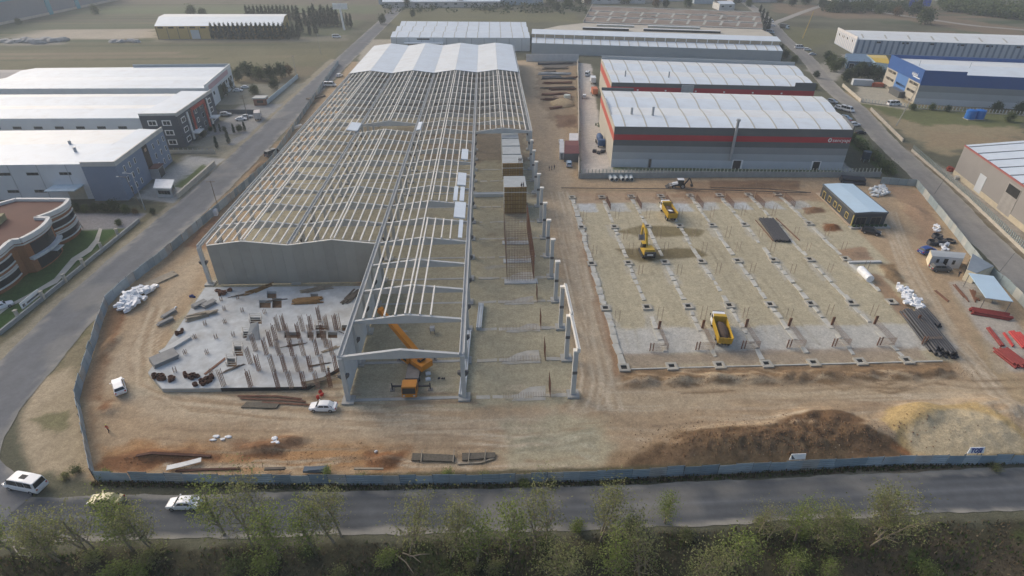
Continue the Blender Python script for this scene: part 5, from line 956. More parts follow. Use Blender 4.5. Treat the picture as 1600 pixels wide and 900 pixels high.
crane((648, 583), -math.pi/2-.02)
for i, (p, lab) in enumerate((((669, 585), 'upper white bag beside the orange crane'), ((669, 594), 'lower white bag beside the orange crane'))): single('white_bag', MB().obox((*at(*p), .05), .9, .6, .35, .2).obox((*at(p[0]-1, p[1]), .38), .6, .4, .12, .5), WHITEF, lab, 'bag')
rag('hose_tangle', 'dark hose tangle right of the orange crane', (690, 590), .5, .4, .3, BLK, 31, 4)
t = thing('steel_frame_rack', 'small grey steel rack standing in the front hall bay', 'rack', (*at(676, 520), 0)); x, y = at(676, 520)
for s in (-1, 1):
    for u_ in (-1, 1): part(t, 'leg', MB().obox((x+s*.4, y+u_*.4, 0), .08, .08, 1.4), STL)
part(t, 'shelf', MB().obox((x, y, .7), .9, .9, .1), STEELG); part(t, 'shelf', MB().obox((x, y, 1.3), .9, .9, .1), STEELG)
# box truck, tractor and mixer in the yards
def box_truck(p, rz, lab, bm, cm_):
    x, y = at(*p); t = thing('box_truck', lab, 'truck'); part(t, 'cargo_box', MB().box(-3.4, 1.6, -1.2, 1.2, .95, 3.3), bm); part(t, 'chassis', MB().box(-3.4, 3.2, -.4, .4, .6, .93), DGR); c = part(t, 'cab', MB().hexa([(1.75, -1.1, .6), (3.5, -1.1, .6), (3.5, 1.1, .6), (1.75, 1.1, .6), (1.85, -1., 2.6), (3.1, -1., 2.6), (3.1, 1., 2.6), (1.85, 1., 2.6)]), cm_); part(t, 'windscreen', MB().quad((3.45, -.95, 1.4), (3.45, .95, 1.4), (3.17, .9, 2.4), (3.17, -.9, 2.4)), GLASS, c)
    for xx in (-2.3, 2.5):
        for s in (-1, 1): wheel(t, xx, s*.95, .46, .3)
    t.location = (x, y, .05); t.rotation_euler = (0, 0, rz)
box_truck((404, 186), math.pi/2+.3, 'pale box truck parked at the left road edge', mat('pale_pink_box', (.50, .46, .44), .6), PW)
box_truck((928, 148), math.pi/2, 'orange and white truck beside the red factory side', mat('orange_body', (.48, .16, .08), .6), PW); box_truck((926, 130), 1.5, 'white box truck farther up the factory yard', PW, PW); box_truck((800, 999) if False else (1225, 45), -1.0, 'dark lorry among the far road trucks', GRA, LBL)
def mixer(p, rz):
    x, y = at(*p); t = thing('concrete_mixer_truck', 'dark blue concrete mixer truck in the factory yard', 'mixer truck'); part(t, 'chassis', MB().box(-3.6, 3.4, -.45, .45, .7, 1.), DGR); bl = mat('mixer_blue', (.03, .08, .19), .5); part(t, 'cab', MB().box(2.0, 3.8, -1.15, 1.15, .7, 2.8), bl)
    rg = [[Vector((xx, r_*math.cos(2*math.pi*i/12), 2.2+.14*(-xx)+r_*math.sin(2*math.pi*i/12))) for i in range(12)] for xx, r_ in ((-3.4, .5), (-2.4, 1.), (-.6, 1.25), (.8, 1.1), (1.7, .6))]; part(t, 'drum', MB().loft(rg), bl); part(t, 'chute', MB().beam((-3.3, 0, 2.3), (-4.4, 0, 1.3), .5, .15), STL)
    for xx in (-2.8, -1.5, 2.7):
        for s in (-1, 1): wheel(t, xx, s*.98, .5, .32)
    t.location = (x, y, .05); t.rotation_euler = (0, 0, rz)
mixer((937, 226), -math.pi/2); rag('tarp_heap', 'dark covered heap in front of the blue mixer truck', (937, 239), 2.2, 1.4, 1.2, BLK, 41, 5); rag('pallet_heap', 'green grey heap in the factory yard', (934, 196), 1.4, 2., 1., mat('moss_grey', (.14, .16, .12), .9), 42, 4)
# ---------------------------------------------------------------- people
SKIN = mat('skin', (.40, .24, .17), .6); HIVIS = mat('orange_vest', (.60, .10, .03), .7); NAVY = mat('dark_clothes', (.03, .035, .05), .85); HELM = mat('yellow_helmet', (.62, .50, .12), .5); BROWNC = mat('brown_clothes', (.10, .075, .06), .85)
def person(p, rz, lab, top, legs, hat=None, stride=.18, z=0, arm=.15):
    x, y = at(*p, z); t = thing('person', lab, 'person'); me = bpy.data.meshes.new('body')
    J = dict(pel=(0, 0, .95), ch=(0, 0, 1.25), sh=(0, 0, 1.42), nk=(0, 0, 1.52), hd=(.01, 0, 1.63), ht=(.01, 0, 1.72), hl=(0, .1, .9), kl=(stride*.6, .11, .5), al=(stride, .11, .09), tl=(stride+.14, .12, .04), hr=(0, -.1, .9), kr=(-stride*.3, -.11, .5), ar=(-stride, -.11, .1), tr=(-stride+.14, -.12, .04), sl=(0, .19, 1.4), el=(-arm*.4, .25, 1.13), wl=(arm*.5, .26, .9), fl=(arm*.7, .26, .82), sr=(0, -.19, 1.4), er=(arm*.4, -.25, 1.13), wr=(arm, -.24, .92), fr=(arm*1.3, -.24, .85))
    Rr = dict(pel=.14, ch=.15, sh=.12, nk=.06, hd=.095, ht=.07, hl=.095, kl=.065, al=.045, tl=.04, hr=.095, kr=.065, ar=.045, tr=.04, sl=.07, el=.05, wl=.035, fl=.035, sr=.07, er=.05, wr=.035, fr=.035)
    K = list(J); E = [('pel', 'ch'), ('ch', 'sh'), ('sh', 'nk'), ('nk', 'hd'), ('hd', 'ht'), ('pel', 'hl'), ('hl', 'kl'), ('kl', 'al'), ('al', 'tl'), ('pel', 'hr'), ('hr', 'kr'), ('kr', 'ar'), ('ar', 'tr'), ('sh', 'sl'), ('sl', 'el'), ('el', 'wl'), ('wl', 'fl'), ('sh', 'sr'), ('sr', 'er'), ('er', 'wr'), ('wr', 'fr')]
    me.from_pydata([J[k] for k in K], [(K.index(a), K.index(b)) for a, b in E], []); tmp = bpy.data.objects.new('body', me); COL.objects.link(tmp); md = tmp.modifiers.new('s', 'SKIN'); sv = me.skin_vertices[0].data
    for i, k in enumerate(K): sv[i].radius = (Rr[k],)*2; sv[i].use_root = (k == 'pel')
    tmp.modifiers.new('d', 'SUBSURF').levels = 1; dg = bpy.context.evaluated_depsgraph_get(); nm = bpy.data.meshes.new_from_object(tmp.evaluated_get(dg)); bpy.data.objects.remove(tmp); nm.name = 'body'
    nm.materials.clear()
    for m_ in (legs, top, SKIN, NAVY): nm.materials.append(m_)
    for f in nm.polygons: zc = f.center.z; hand = abs(f.center.y) > .2 and zc < .92; f.material_index = 2 if zc > 1.5 or hand else (1 if zc > .93 else (3 if zc < .1 else 0))
    link('body', nm, t)
    if hat: part(t, 'helmet', MB().blob((.01, 0, 1.72), .125, .115, .085, 1, 10, 5, .02), hat)
    else: part(t, 'hair', MB().blob((-.015, 0, 1.715), .10, .09, .07, 1, 9, 5, .05), NAVY)
    if top is HIVIS: part(t, 'reflective_band', MB().cyl((0, 0, 1.12), (0, 0, 1.17), .172, n=10), PLATE)
    t.location = (x, y, z+(max(ground_z(x, y), 0) if z == 0 else 0)); t.rotation_euler = (0, 0, rz)
person((171, 676), 1.2, 'worker in orange vest and yellow helmet walking on the dirt', HIVIS, NAVY, HELM); 
for i, p in enumerate(((858, 267), (862, 266), (866, 265))): person(p, rnd.uniform(-2, 2), ('left', 'middle', 'right')[i]+' person in dark clothes of three standing on the dirt road', NAVY if i != 1 else BROWNC, NAVY, None, .1)
for i, p in enumerate(((811, 255), (814, 255), (818, 294), (815, 295))): person(p, rnd.uniform(-2, 2), ('left worker on the far formwork deck', 'right worker on the far formwork deck', 'right worker on the near formwork deck', 'left worker on the near formwork deck')[i], NAVY, BROWNC, None, .08, z=8.1 if i < 2 else 7.5)
person((1497, 433), .5, 'person in dark clothes beside the container steps', NAVY, NAVY, None, .1); person((352, 590) if False else (455, 545), 1., 'worker in blue grey clothes among the slab rebar cages', GRA, NAVY, HELM, .12, z=SZ); person((515, 585), 2., 'worker stooping among planks near the hall bay', BROWNC, NAVY, HELM, .15, z=SZ)
# ================================================================ BUILDINGS
class Quad:
    """a building on a four-cornered plan: front-left, front-right, back-right, back-left"""
    def __init__(s, name, label, FL, FR, BR, BL, h, wall, cat='building'):
        s.c = [Vector((*p, 0)) for p in (FL, FR, BR, BL)]; s.h = h; s.t = thing(name, label, cat, tuple(sum(s.c, Vector())/4)); s.wm = wall
        if wall: s.walls = part(s.t, 'wall', MB().prism([(p.x, p.y) for p in s.c], -.3, h, top=True), wall)
    def P(s, u, v, z): a = s.c[0].lerp(s.c[1], u).lerp(s.c[3].lerp(s.c[2], u), v); return Vector((a.x, a.y, z))
    def side(s, k): return {'S': (s.c[0], s.c[1]), 'E': (s.c[1], s.c[2]), 'N': (s.c[2], s.c[3]), 'W': (s.c[3], s.c[0])}[k]
    def slab(s, k, a, b, z0, z1, d0=-.05, d1=.04):
        A, B = s.side(k); d = (B-A).normalized(); n = Vector((d.y, -d.x, 0)); p, q = A.lerp(B, a), A.lerp(B, b); m = MB()
        return m.hexa([p+n*d1+Vector((0, 0, z0)), q+n*d1+Vector((0, 0, z0)), q+n*d0+Vector((0, 0, z0)), p+n*d0+Vector((0, 0, z0)), p+n*d1+Vector((0, 0, z1)), q+n*d1+Vector((0, 0, z1)), q+n*d0+Vector((0, 0, z1)), p+n*d0+Vector((0, 0, z1))])
    def band(s, k, z0, z1, m, a=0, b=1, d1=.04, name='band'): return part(s.t, name, s.slab(k, a, b, z0, z1, -.05, d1), m)
    def window(s, k, a, b, z0, z1, frame=None, glass=None, mull=1, ft=.12):
        L = (s.side(k)[1]-s.side(k)[0]).length; fa = ft/L
        if frame:
            f = part(s.t, 'window', s.slab(k, a, b, z0, z1, -.05, .08), frame)
            n = mull+1
            for i in range(n): w = (b-a-fa*2)/n; part(s.t, 'pane', s.slab(k, a+fa+w*i+fa*.25, a+fa+w*(i+1)-fa*.25, z0+ft, z1-ft, .02, .10), glass or GLASS, f)
        else:
            n = mull+1
            for i in range(n): w = (b-a)/n; part(s.t, 'window', s.slab(k, a+w*i+fa*.3, a+w*(i+1)-fa*.3, z0, z1, -.05, .05), glass or GLASS)
    def gables(s, n, rise, mats, z=None, ov=.3, axis='u', seg=1, curve=0, strips=0, sm=None, ns=0):
        """n gables whose ridges run along u; each slope is a sheet of its own"""
        z = s.h if z is None else z; out = []
        prof = lambda v: z+.12+rise*((1-abs((v*n % 1.)*2-1)) if not curve else math.sin(math.pi*(v*n % 1.))**.8)
        st = 1 if not curve else 5
        F = (lambda u, v, zz: s.P(u, v, zz)) if axis == 'u' else (lambda u, v, zz: s.P(v, u, zz))
        for g in range(n):
            for half in (0, 1):
                m = MB()
                for k in range(st):
                    v0 = (g+half*.5+k*.5/st)/n; v1 = (g+half*.5+(k+1)*.5/st)/n; e = 1e-6; za, zb = prof(v0+e), prof(v1-e)
                    m.hexa([F(0, v0, za-.1), F(1, v0, za-.1), F(1, v1, zb-.1), F(0, v1, zb-.1), F(0, v0, za), F(1, v0, za), F(1, v1, zb), F(0, v1, zb)])
                part(s.t, 'roof_sheet', m, mats[half])
        for i in range(ns):
            u = (i+.5)/ns; hw = .0035*(60/ max(20, (s.c[1]-s.c[0]).length)); m = MB(); K = n*2*max(st, 2)
            for k in range(K):
                v0, v1 = k/K, (k+1)/K; e = 1e-6; za, zb = prof(v0+e)+.07, prof(v1-e)+.07
                m.hexa([F(u-hw, v0, za-.08), F(u+hw, v0, za-.08), F(u+hw, v1, zb-.08), F(u-hw, v1, zb-.08), F(u-hw, v0, za), F(u+hw, v0, za), F(u+hw, v1, zb), F(u-hw, v1, zb)])
            part(s.t, 'skylight_strip', m, sm or STRIP)
    def parapet(s, k, z0, z1, m, a=0, b=1, th=.35): return part(s.t, 'parapet', s.slab(k, a, b, z0, z1, -th, .06), m)
def text_on(q, side, a, z0, size, string, m, d=.12, under=None):
    A, B = q.side(side); dr = (B-A).normalized(); n = Vector((dr.y, -dr.x, 0)); cu = bpy.data.curves.new('lettering', 'FONT'); cu.body = string; cu.size = size; cu.extrude = .03; cu.resolution_u = 2
    tmp = bpy.data.objects.new('lettering', cu); COL.objects.link(tmp); dg = bpy.context.evaluated_depsgraph_get(); me = bpy.data.meshes.new_from_object(tmp.evaluated_get(dg)); bpy.data.objects.remove(tmp); me.materials.clear(); me.materials.append(m); me.name = 'lettering'
    p = A.lerp(B, a)+n*d+Vector((0, 0, z0)); M = Matrix((( dr.x, 0, n.x, p.x), (dr.y, 0, n.y, p.y), (0, 1, 0, p.z), (0, 0, 0, 1))); me.transform(M); me.transform(Matrix.Translation(-ORG[q.t.name])); return link('lettering', me, under or q.t)
WWALL = mat('white_wall', (.60, .63, .65), .8, .05, .2, dirt=(.48, .48, .47), damt=.3); GWALL = mat('grey_cladding', (.37, .40, .42), .7, .06, .2); SIGNW = mat('sign_white', (.80, .80, .78), .5)
# ---- two red-striped factories
CH = mat('charcoal_cladding', (.115, .125, .13), .6, .06, .3); RD = mat('red_cladding', (.40, .035, .045), .6, .06, .3); RD_LIT = mat('red_cladding_sunlit', (.44, .095, .07), .6, .06, .3); G1 = mat('mid_grey_cladding', (.26, .275, .28), .7, .05, .3); G2 = mat('light_grey_cladding', (.37, .395, .41), .7, .05, .3); G3 = mat('pale_grey_cladding', (.49, .52, .545), .7, .05, .3); BEI = mat('beige_side_wall', (.42, .39, .33), .85, .06, .3)  # side red is the front red with sunlight put into its colour
Q = Quad('red_striped_factory', 'front factory with red stripe, grey bands and white curved roof', (39.6, 179.6), (113.4, 173.4), (123.5, 214), (43.4, 226.5), 13., G2)
for z0, z1, m_ in ((0, 2.7, G3), (2.7, 5.0, G2), (5.0, 7.2, G1), (7.2, 9., CH), (9., 10.8, RD), (10.8, 13.3, CH)): Q.band('S', z0, z1, m_, d1=.06)
for z0, z1, m_ in ((0, 8.6, BEI), (8.6, 11.2, RD_LIT), (11.2, 13.3, BEI)): Q.band('W', z0, z1, m_, d1=.06)
for z0, z1, m_ in ((0, 5, G3), (5, 13.3, CH)): Q.band('E', z0, z1, m_, d1=.06)
Q.gables(2, .6, (ROOFW, ROOFW_LIT), curve=1, ns=11)
for a in (.16, .525): dd = Q.band('S', 0, 3., SIGNW if a > .3 else G1, a, a+(.045 if a > .3 else .016), .12, 'door'); part(Q.t, 'door_leaf', Q.slab('S', a+.004, a+(.037 if a > .3 else .012), 0, 2.8, .02, .17), BROWNC, dd)
dd = Q.band('S', 0, 3., SIGNW, .865, .905, .12, 'door'); part(Q.t, 'door_leaf', Q.slab('S', .872, .90, 0, 2.8, .02, .17), DARK, dd)
sg = text_on(Q, 'S', .925, 9.35, 1.6, 'sencyapi', SIGNW, .1); part(Q.t, 'emblem', torus(MB(), (0, 0, 0), .5, .16, 12, 5, math.pi/2), SIGNW, sg)
em = Q.t.children[-1] if False else [c for c in sg.children][0]; A, B = Q.side('S'); p_ = A.lerp(B, .913)+Vector((0, -.16, 9.9)); em.data.transform(Matrix.Translation(p_))
part(Q.t, 'flue', MB().cyl(A.lerp(B, .51)+Vector((0, -.7, 3)), A.lerp(B, .51)+Vector((0, -.7, 15.6)), .45, n=10), STEELG); part(Q.t, 'flue_cap', MB().cyl(A.lerp(B, .51)+Vector((0, -.7, 15.7)), A.lerp(B, .51)+Vector((0, -.7, 16.3)), .65, n=10), STEELG)
for u, v, hh in ((.09, .27, 2.4), (.18, .25, 3.)): p_ = Q.P(u, v, 13.5); part(Q.t, 'roof_vent', MB().cyl(p_, p_+Vector((0, 0, hh)), .4, n=8), STEELG)
Q.parapet('N', 13, 14.2, CH, .85, 1); Q.parapet('E', 13, 14.4, CH, .0, .3); Q.parapet('W', 13, 13.8, STEELG, .3, .75)
Q2 = Quad('red_striped_factory', 'rear factory with dark red stripe and white curved roof behind the front one', (49.5, 238), (127.8, 227.3), (138, 268), (53.5, 286), 13., G1)
for z0, z1, m_ in ((0, 9.5, G1), (9.5, 11.8, RD), (11.8, 13.4, CH)): Q2.band('S', z0, z1, m_, d1=.06)
for z0, z1, m_ in ((0, 8.2, BEI), (8.2, 11.6, RD_LIT), (11.6, 13.4, BEI)): Q2.band('W', z0, z1, m_, d1=.06)
Q2.gables(2, .6, (ROOFW, ROOFW_LIT), curve=1, ns=13); Q2.parapet('N', 13, 14.6, GWALL); Q2.parapet('S', 13.3, 14.8, CH, .9, 1)
for a in (.13, .27, .42, .56, .70, .84): Q2.band('S', 10.4, 10.9, SIGNW, a, a+.008, .12, 'wall_lamp')
Q2.band('S', 9.2, 13.0, STEELG, .35, .41, .8, 'vent_duct')
for u in (.08, .3): p_ = Q2.P(u, .2, 13.5); part(Q2.t, 'roof_vent', MB().cyl(p_, p_+Vector((0, 0, 2.6)), .3, n=8), STEELG)
PGC = mat('pale_coping', (.48, .48, .45), .7)
# ---- white halls behind the site
ww = Quad('white_warehouse', 'white warehouse with ribbed roof right behind the new hall', (-60, 386), (26, 380), (27, 446), (-60, 454), 7.5, WWALL)
ww.gables(3, 1.5, (ROOFW, ROOFW_LIT), ns=12)
for i in range(11): ww.band('S', 0, 7.2, GWALL, .09*i+.04, .09*i+.044, .1, 'wall_rib')
c_ = ww.band('S', 4.4, 4.9, ROOFW, .1, .38, 4., 'loading_canopy'); ww.band('S', 0, 4.3, mat('brown_gate', (.28, .25, .22), .8), .12, .36, .08, 'gate'); ww.band('S', 6.2, 7.0, DARK, .19, .28, .12, 'sign_board')
lw = Quad('long_warehouse', 'long white warehouse with stepped roof along the rear right', (26.5, 372), (167, 341), (172, 364), (29, 398), 6.0, GWALL)
lw.gables(1, 1.2, (ROOFW, ROOFW_LIT), ns=0)
for i in range(26): u = (i+.5)/26; p0, p1 = lw.P(u, .0, 6.2), lw.P(u, .46, 7.4); part(lw.t, 'roof_rib', MB().beam(p0, p1, .5, .16), STRIP)
cl = part(lw.t, 'clerestory', MB().prism([lw.P(0, .48, 0).xy, lw.P(1, .48, 0).xy, lw.P(1, 1.0, 0).xy, lw.P(0, 1.0, 0).xy], 6.2, 9.2), mat('beige_clerestory', (.42, .34, .25), .85))
for i in range(24): p0 = lw.P((i+.3)/24, .478, 6.9); part(lw.t, 'clerestory_post', MB().obox(p0, .5, .2, 2.2), SIGNW, cl)
part(lw.t, 'upper_roof', MB().hexa([lw.P(-.003, .46, 9.2), lw.P(1.003, .46, 9.2), lw.P(1.003, 1.0, 9.9), lw.P(-.003, 1.0, 9.9), lw.P(-.003, .46, 9.4), lw.P(1.003, .46, 9.4), lw.P(1.003, 1.0, 10.1), lw.P(-.003, 1.0, 10.1)]), ROOFW)
lw2 = Quad('beige_roof_hall', 'hall with beige roof and raised skylight rows behind the long warehouse', (29.2, 399), (173, 365), (178, 400), (66, 432), 8.5, BEI)
lw2.gables(1, .8, (mat('beige_roof', (.50, .46, .38), .8, .1, .1, dirt=(.40, .36, .30), damt=.4), mat('beige_roof_b', (.45, .41, .34), .8, .1, .1)))
for (u0, u1, v) in ((.17, .38, .25), (.17, .36, .6), (.44, .78, .3), (.42, .68, .66)): a, b = lw2.P(u0, v, 9.2), lw2.P(u1, v, 9.2); part(lw2.t, 'roof_light', MB().beam(a+Vector((0, 0, .5)), b+Vector((0, 0, .5)), 2.2, 1.1), GLASS if v < .4 else STRIP); part(lw2.t, 'roof_light_cap', MB().beam(a+Vector((0, .6, 1.15)), b+Vector((0, .6, 1.15)), 2.6, .15), ROOFW_LIT)
br = Quad('brown_roof_works', 'sprawling works with weathered brown and grey tiled roof far behind', (67, 436), (180, 402), (212, 486), (88, 530), 8., BEI)
bm1 = mat('brown_roof', (.24, .19, .15), .9, .25, .06, dirt=(.33, .30, .27), dscale=.15, damt=.6); bm2 = mat('grey_tile_roof', (.26, .25, .24), .9, .25, .08, dirt=(.40, .38, .35), dscale=.2, damt=.6)
br.gables(3, 1.6, (bm1, bm2), ns=0)
for i in range(34): u, v = rnd.uniform(.05, .97), rnd.uniform(.35, .97); p_ = br.P(u, v, 8.4+1.4*(1-abs((v*3 % 1)*2-1))); part(br.t, 'roof_hatch', MB().obox(p_, 3., 1.2, .3, -.3), STRIP)
for v in (.02, .335, .665, .98): part(br.t, 'roof_gutter', MB().beam(br.P(.0, v, 8.5), br.P(1., v, 8.5), 1.2, .5), PGC)
for i in range(22): u, v = (i % 11+.5)/11, (.17 if i < 11 else .5); part(br.t, 'rooflight', MB().beam(br.P(u, v-.1, 8.9), br.P(u+.012, v+.04, 9.9), 1.6, .25), STRIP)
br.band('W', 0, 9.6, mat('cream_wall', (.55, .50, .42), .85), 0, 1, .2, 'gable_wall')
# ---- blue factory, right
BL1 = mat('royal_blue_cladding', (.035, .10, .30), .5, .06, .3); BL2 = mat('mid_blue_panel', (.09, .20, .44), .5, .06, .3)
bq = Quad('blue_factory', 'blue and grey factory with white roof and sign on its corner', (187, 251), (300, 222), (312, 256), (193, 285), 12.6, G2)
for z0, z1, m_ in ((0, 2.6, G3), (2.6, 5.4, G2), (5.4, 8., G1), (8., 12.9, BL1)): bq.band('S', z0, z1, m_, d1=.06)
bq.band('S', 12.9, 14.2, BL1, 0, .14, .06); bq.parapet('W', 8.6, 14.2, BL1, 0, 1); bq.parapet('N', 12.6, 14.2, BL1, 0, 1); bq.gables(1, .9, (ROOFW, ROOFW_LIT))
for a, b, m_ in ((0, .34, BEI), (.34, .68, BL2), (.68, 1, BEI)): bq.band('W', 0, 8.55, m_, a, b, .05)
for z in (7.6, 4.4, .8):
    bq.window('W', .72, .97, z-.6, z+.5); bq.window('W', .04, .30, z-.6, z+.5); bq.window('S', .01, .09, z-.6, z+.4, mull=2)
bq.window('W', .38, .66, 3.9, 4.9); bq.band('W', 0, 2.8, GRA, .42, .72, 2.5, 'entrance_porch')
lg = text_on(bq, 'W', .72, 10.6, 2.1, 'aisistal', SIGNW, .1); bq.band('W', 10.0, 10.35, SIGNW, .76, .95, .09, 'sign_line')
for u in (.03, .2): p_ = bq.P(u, .4, 13); part(bq.t, 'roof_mast', MB().cyl(p_, p_+Vector((0, 0, 2.6)), .1, n=6), STEELG)
st = Quad('striped_warehouse', 'long white warehouse with blue striped walls in the far right', (222, 364), (420, 312), (432, 350), (229, 400), 8., mat('pale_blue_wall_cladding', (.42, .47, .54), .7, .05))
for i in range(64): st.band('S', .6, 7.8, mat('stripe_blue', (.17, .22, .31), .7), (i+.2)/64, (i+.55)/64, .06, 'stripe')
for i in range(12): st.band('W', .5, 7.8, mat('stripe_white', (.62, .60, .60), .7), (i+.1)/12, (i+.6)/12, .06, 'stripe')
for i in range(4): st.window('W', .1+.22*i, .19+.22*i, 5.6, 6.8)
for i in range(13): st.window('S', .05+.072*i, .068+.072*i, 6.4, 7.4)
st.gables(1, 1.6, (ROOFW_LIT, ROOFW_LIT)); st.parapet('W', 8, 9.6, mat('stripe_white', (.6,)*3), 0, 1)
for i in range(16): u = (i+.5)/16; part(st.t, 'skylight', MB().beam(st.P(u-.008, .12, 8.55), st.P(u, .36, 9.3), .9, .1), STRIP)
sb = Quad('blue_annex', 'small dark blue annex with white gate beside the striped warehouse', at(1322, 108), at(1358, 110), at(1352, 96), at(1318, 95), 4., mat('annex_blue', (.12, .19, .28), .7)); sb.band('S', 4., 4.2, CH, 0, 1, .4, 'roof_edge'); sb.window('S', .08, .3, .3, 3., SIGNW); sb.window('S', .5, .9, .5, 2.6, G1)
ys = Quad('yellow_roof_shed', 'small shed with yellow roof beside the blue factory', at(1364, 110), at(1386, 113), at(1380, 99), at(1350, 98), 4.2, mat('shed_blue', (.30, .42, .52), .7)); ys.gables(1, .4, (mat('yellow_roof', (.55, .38, .05), .6), mat('yellow_roof_b', (.58, .44, .15), .6)))
# ---- right edge hall with red trim
rh = Quad('taupe_hall', 'taupe hall with red trim and white roof at the right edge', (135.5, 118), (200, 110), (212, 168), (147, 168.5), 9.5, mat('taupe_wall', (.27, .255, .24), .85, .06, .2))
rh.band('W', 0, 1.5, mat('cream_plinth', (.48, .42, .31), .9), 0, 1, .08, 'plinth'); rh.band('W', 9.2, 9.7, mat('dusty_red_trim', (.33, .11, .10), .7), 0, 1, .12, 'trim'); rh.gables(1, 2.2, (ROOFW, ROOFW_LIT), axis='v')
for i in range(9): rh_p0, rh_p1 = rh.P(0, .04+.115*i, 9.7), rh.P(.5, .04+.115*i, 11.85); part(rh.t, 'roof_seam', MB().beam(rh_p0, rh_p1, .22, .2), G1)
rh.band('W', .5, 5.6, G3, .26, .33, .1, 'gate'); gt = rh.band('W', .5, 8.3, mat('taupe_gate', (.30, .285, .265), .85), .52, .64, .1, 'gate'); part(rh.t, 'gate_opening', rh.slab('W', .53, .635, 5.6, 8.0, 0, .16), DARK, gt)
rag('rust_heap', 'rust red container heap beside the taupe hall', (1492, 268), 2.2, 1.6, 1.4, mat('rust_red', (.25, .06, .04), .9), 61, 6)
single('concrete_trough', MB().obox((*at(1505, 281), 0), 5, 1.2, .9, -.25).obox((*at(1505, 280), .9), 4.6, .9, .1, -.25), CONCD, 'grey concrete trough beside the taupe hall', 'trough')
# ---- dark site office
so_ = Quad('site_office', 'dark site office with pale blue flat roof and yellow window frames', (94.6, 133.4), (103.4, 133.4), (104.6, 152.6), (96., 152.8), 3.9, mat('anthracite_panel', (.055, .062, .07), .6, .1))
so_.gables(1, .25, (ROOFB, ROOFB), axis='v'); 
for k in 'SENW': so_.band(k, 3.6, 4.05, CH, 0, 1, .25, 'fascia')
YF = mat('yellow_frame', (.52, .40, .13), .6)
for a in (.12, .3, .48, .62, .84): so_.window('W', a-.05, a+.035, 1.0 if a != .12 else .2, 2.6, YF, None, 1, .16)
for a in (.1, .55): so_.window('S', a, a+.32, .6, 2.7, mat('wood_frame', (.20, .17, .13), .7), None, 1, .14)
part(so_.t, 'corner_post', MB().obox((94.6, 133.3, 0), .25, .25, 3.4), YF); part(so_.t, 'terrace', MB().box(94, 104.6, 131.9, 133.3, 0, .35), CONCD)
for i in range(8): part(so_.t, 'planter', MB().blob((95+i*1.2, 132.6, .6), .5, .4, .4, i, 7, 4, .3), mat('planter_green', (.04, .07, .03), .9))
# ---- site containers, blue roofed shed, brown hut
wc = Quad('site_container', 'white site container with grey roof and dark door', at(1450, 416), at(1498, 420), at(1502, 411), at(1447, 406), 2.6, mat('container_white', (.50, .52, .55), .6)); wc.gables(1, .2, (G2, G2)); wc.band('W', 0, 2.6, mat('sunlit_cream_panel', (.66, .60, .45), .7), 0, 1, .04); wc.window('S', .18, .27, 1., 2.1, CH, None, 1, .08); wc.window('S', .7, .79, 1., 2.1, CH, None, 1, .08); d_ = wc.band('S', .1, 2.3, DARK, .42, .55, .05, 'door'); part(wc.t, 'door_handle', wc.slab('S', .53, .535, 1., 1.2, .05, .12), STEELG, d_)  # cream west face: sunlight put into the container's colour
cc = Quad('site_container', 'cream site container row with slate roof right of the white one', at(1503, 437), at(1518, 443), at(1545, 432), at(1512, 412), 2.6, mat('sunlit_cream_panel', (.6,)*3)); cc.gables(1, .2, (mat('slate_roof', (.20, .24, .28), .6), mat('slate_roof', (.2,)*3)))
for a in (.2, .5, .75): cc.window('W', a, a+.1, .3, 2.2, BUMP, None, 0, .06)
sh = thing('open_shed', 'open shed with pale blue sheet roof on posts at the right yard', 'shed', (*at(1550, 455), 0)); rp_ = [at3(1513, 427, 3.2), at3(1552, 432, 3.0), at3(1583, 472, 3.0), at3(1540, 466, 3.2)]
part(sh, 'roof', MB().hexa(rp_+[p+Vector((0, 0, .12)) for p in rp_]), ROOFB)
for p in rp_: c_ = sum(rp_, Vector())/4; q_ = p.lerp(c_, .06); part(sh, 'post', MB().cyl((q_.x, q_.y, 0), (q_.x, q_.y, 2.98), .08, n=6), STL)
part(sh, 'work_bench', MB().obox((c_.x, c_.y, 0), 3, 1.2, .9, -.9), WOODG)
hu = Quad('brown_roof_hut', 'small hut with maroon roof beside the factory side wall', at(881, 253), at(904, 253), at(903, 232), at(882, 232), 2.8, mat('hut_grey', (.16, .155, .15), .9)); hu.gables(1, .5, (mat('maroon_roof', (.15, .055, .055), .7), mat('maroon_roof_b', (.17, .065, .06), .7)))
hw = Quad('white_shed', 'white flat shed behind the maroon roofed hut', at(889, 231), at(903, 231), at(903, 219), at(889, 219), 2.6, mat('shed_white', (.62, .62, .62), .7)); hw.band('S', 0, 2., G1, .2, .5, .05, 'door'); h3 = Quad('white_shed', 'narrow white container left of the maroon roofed hut', at(874, 249), at(881, 249), at(881, 231), at(874, 231), 2.4, mat('shed_white', (.6,)*3)); h3.band('S', 0, 2., G1, .3, .7, .05, 'door')
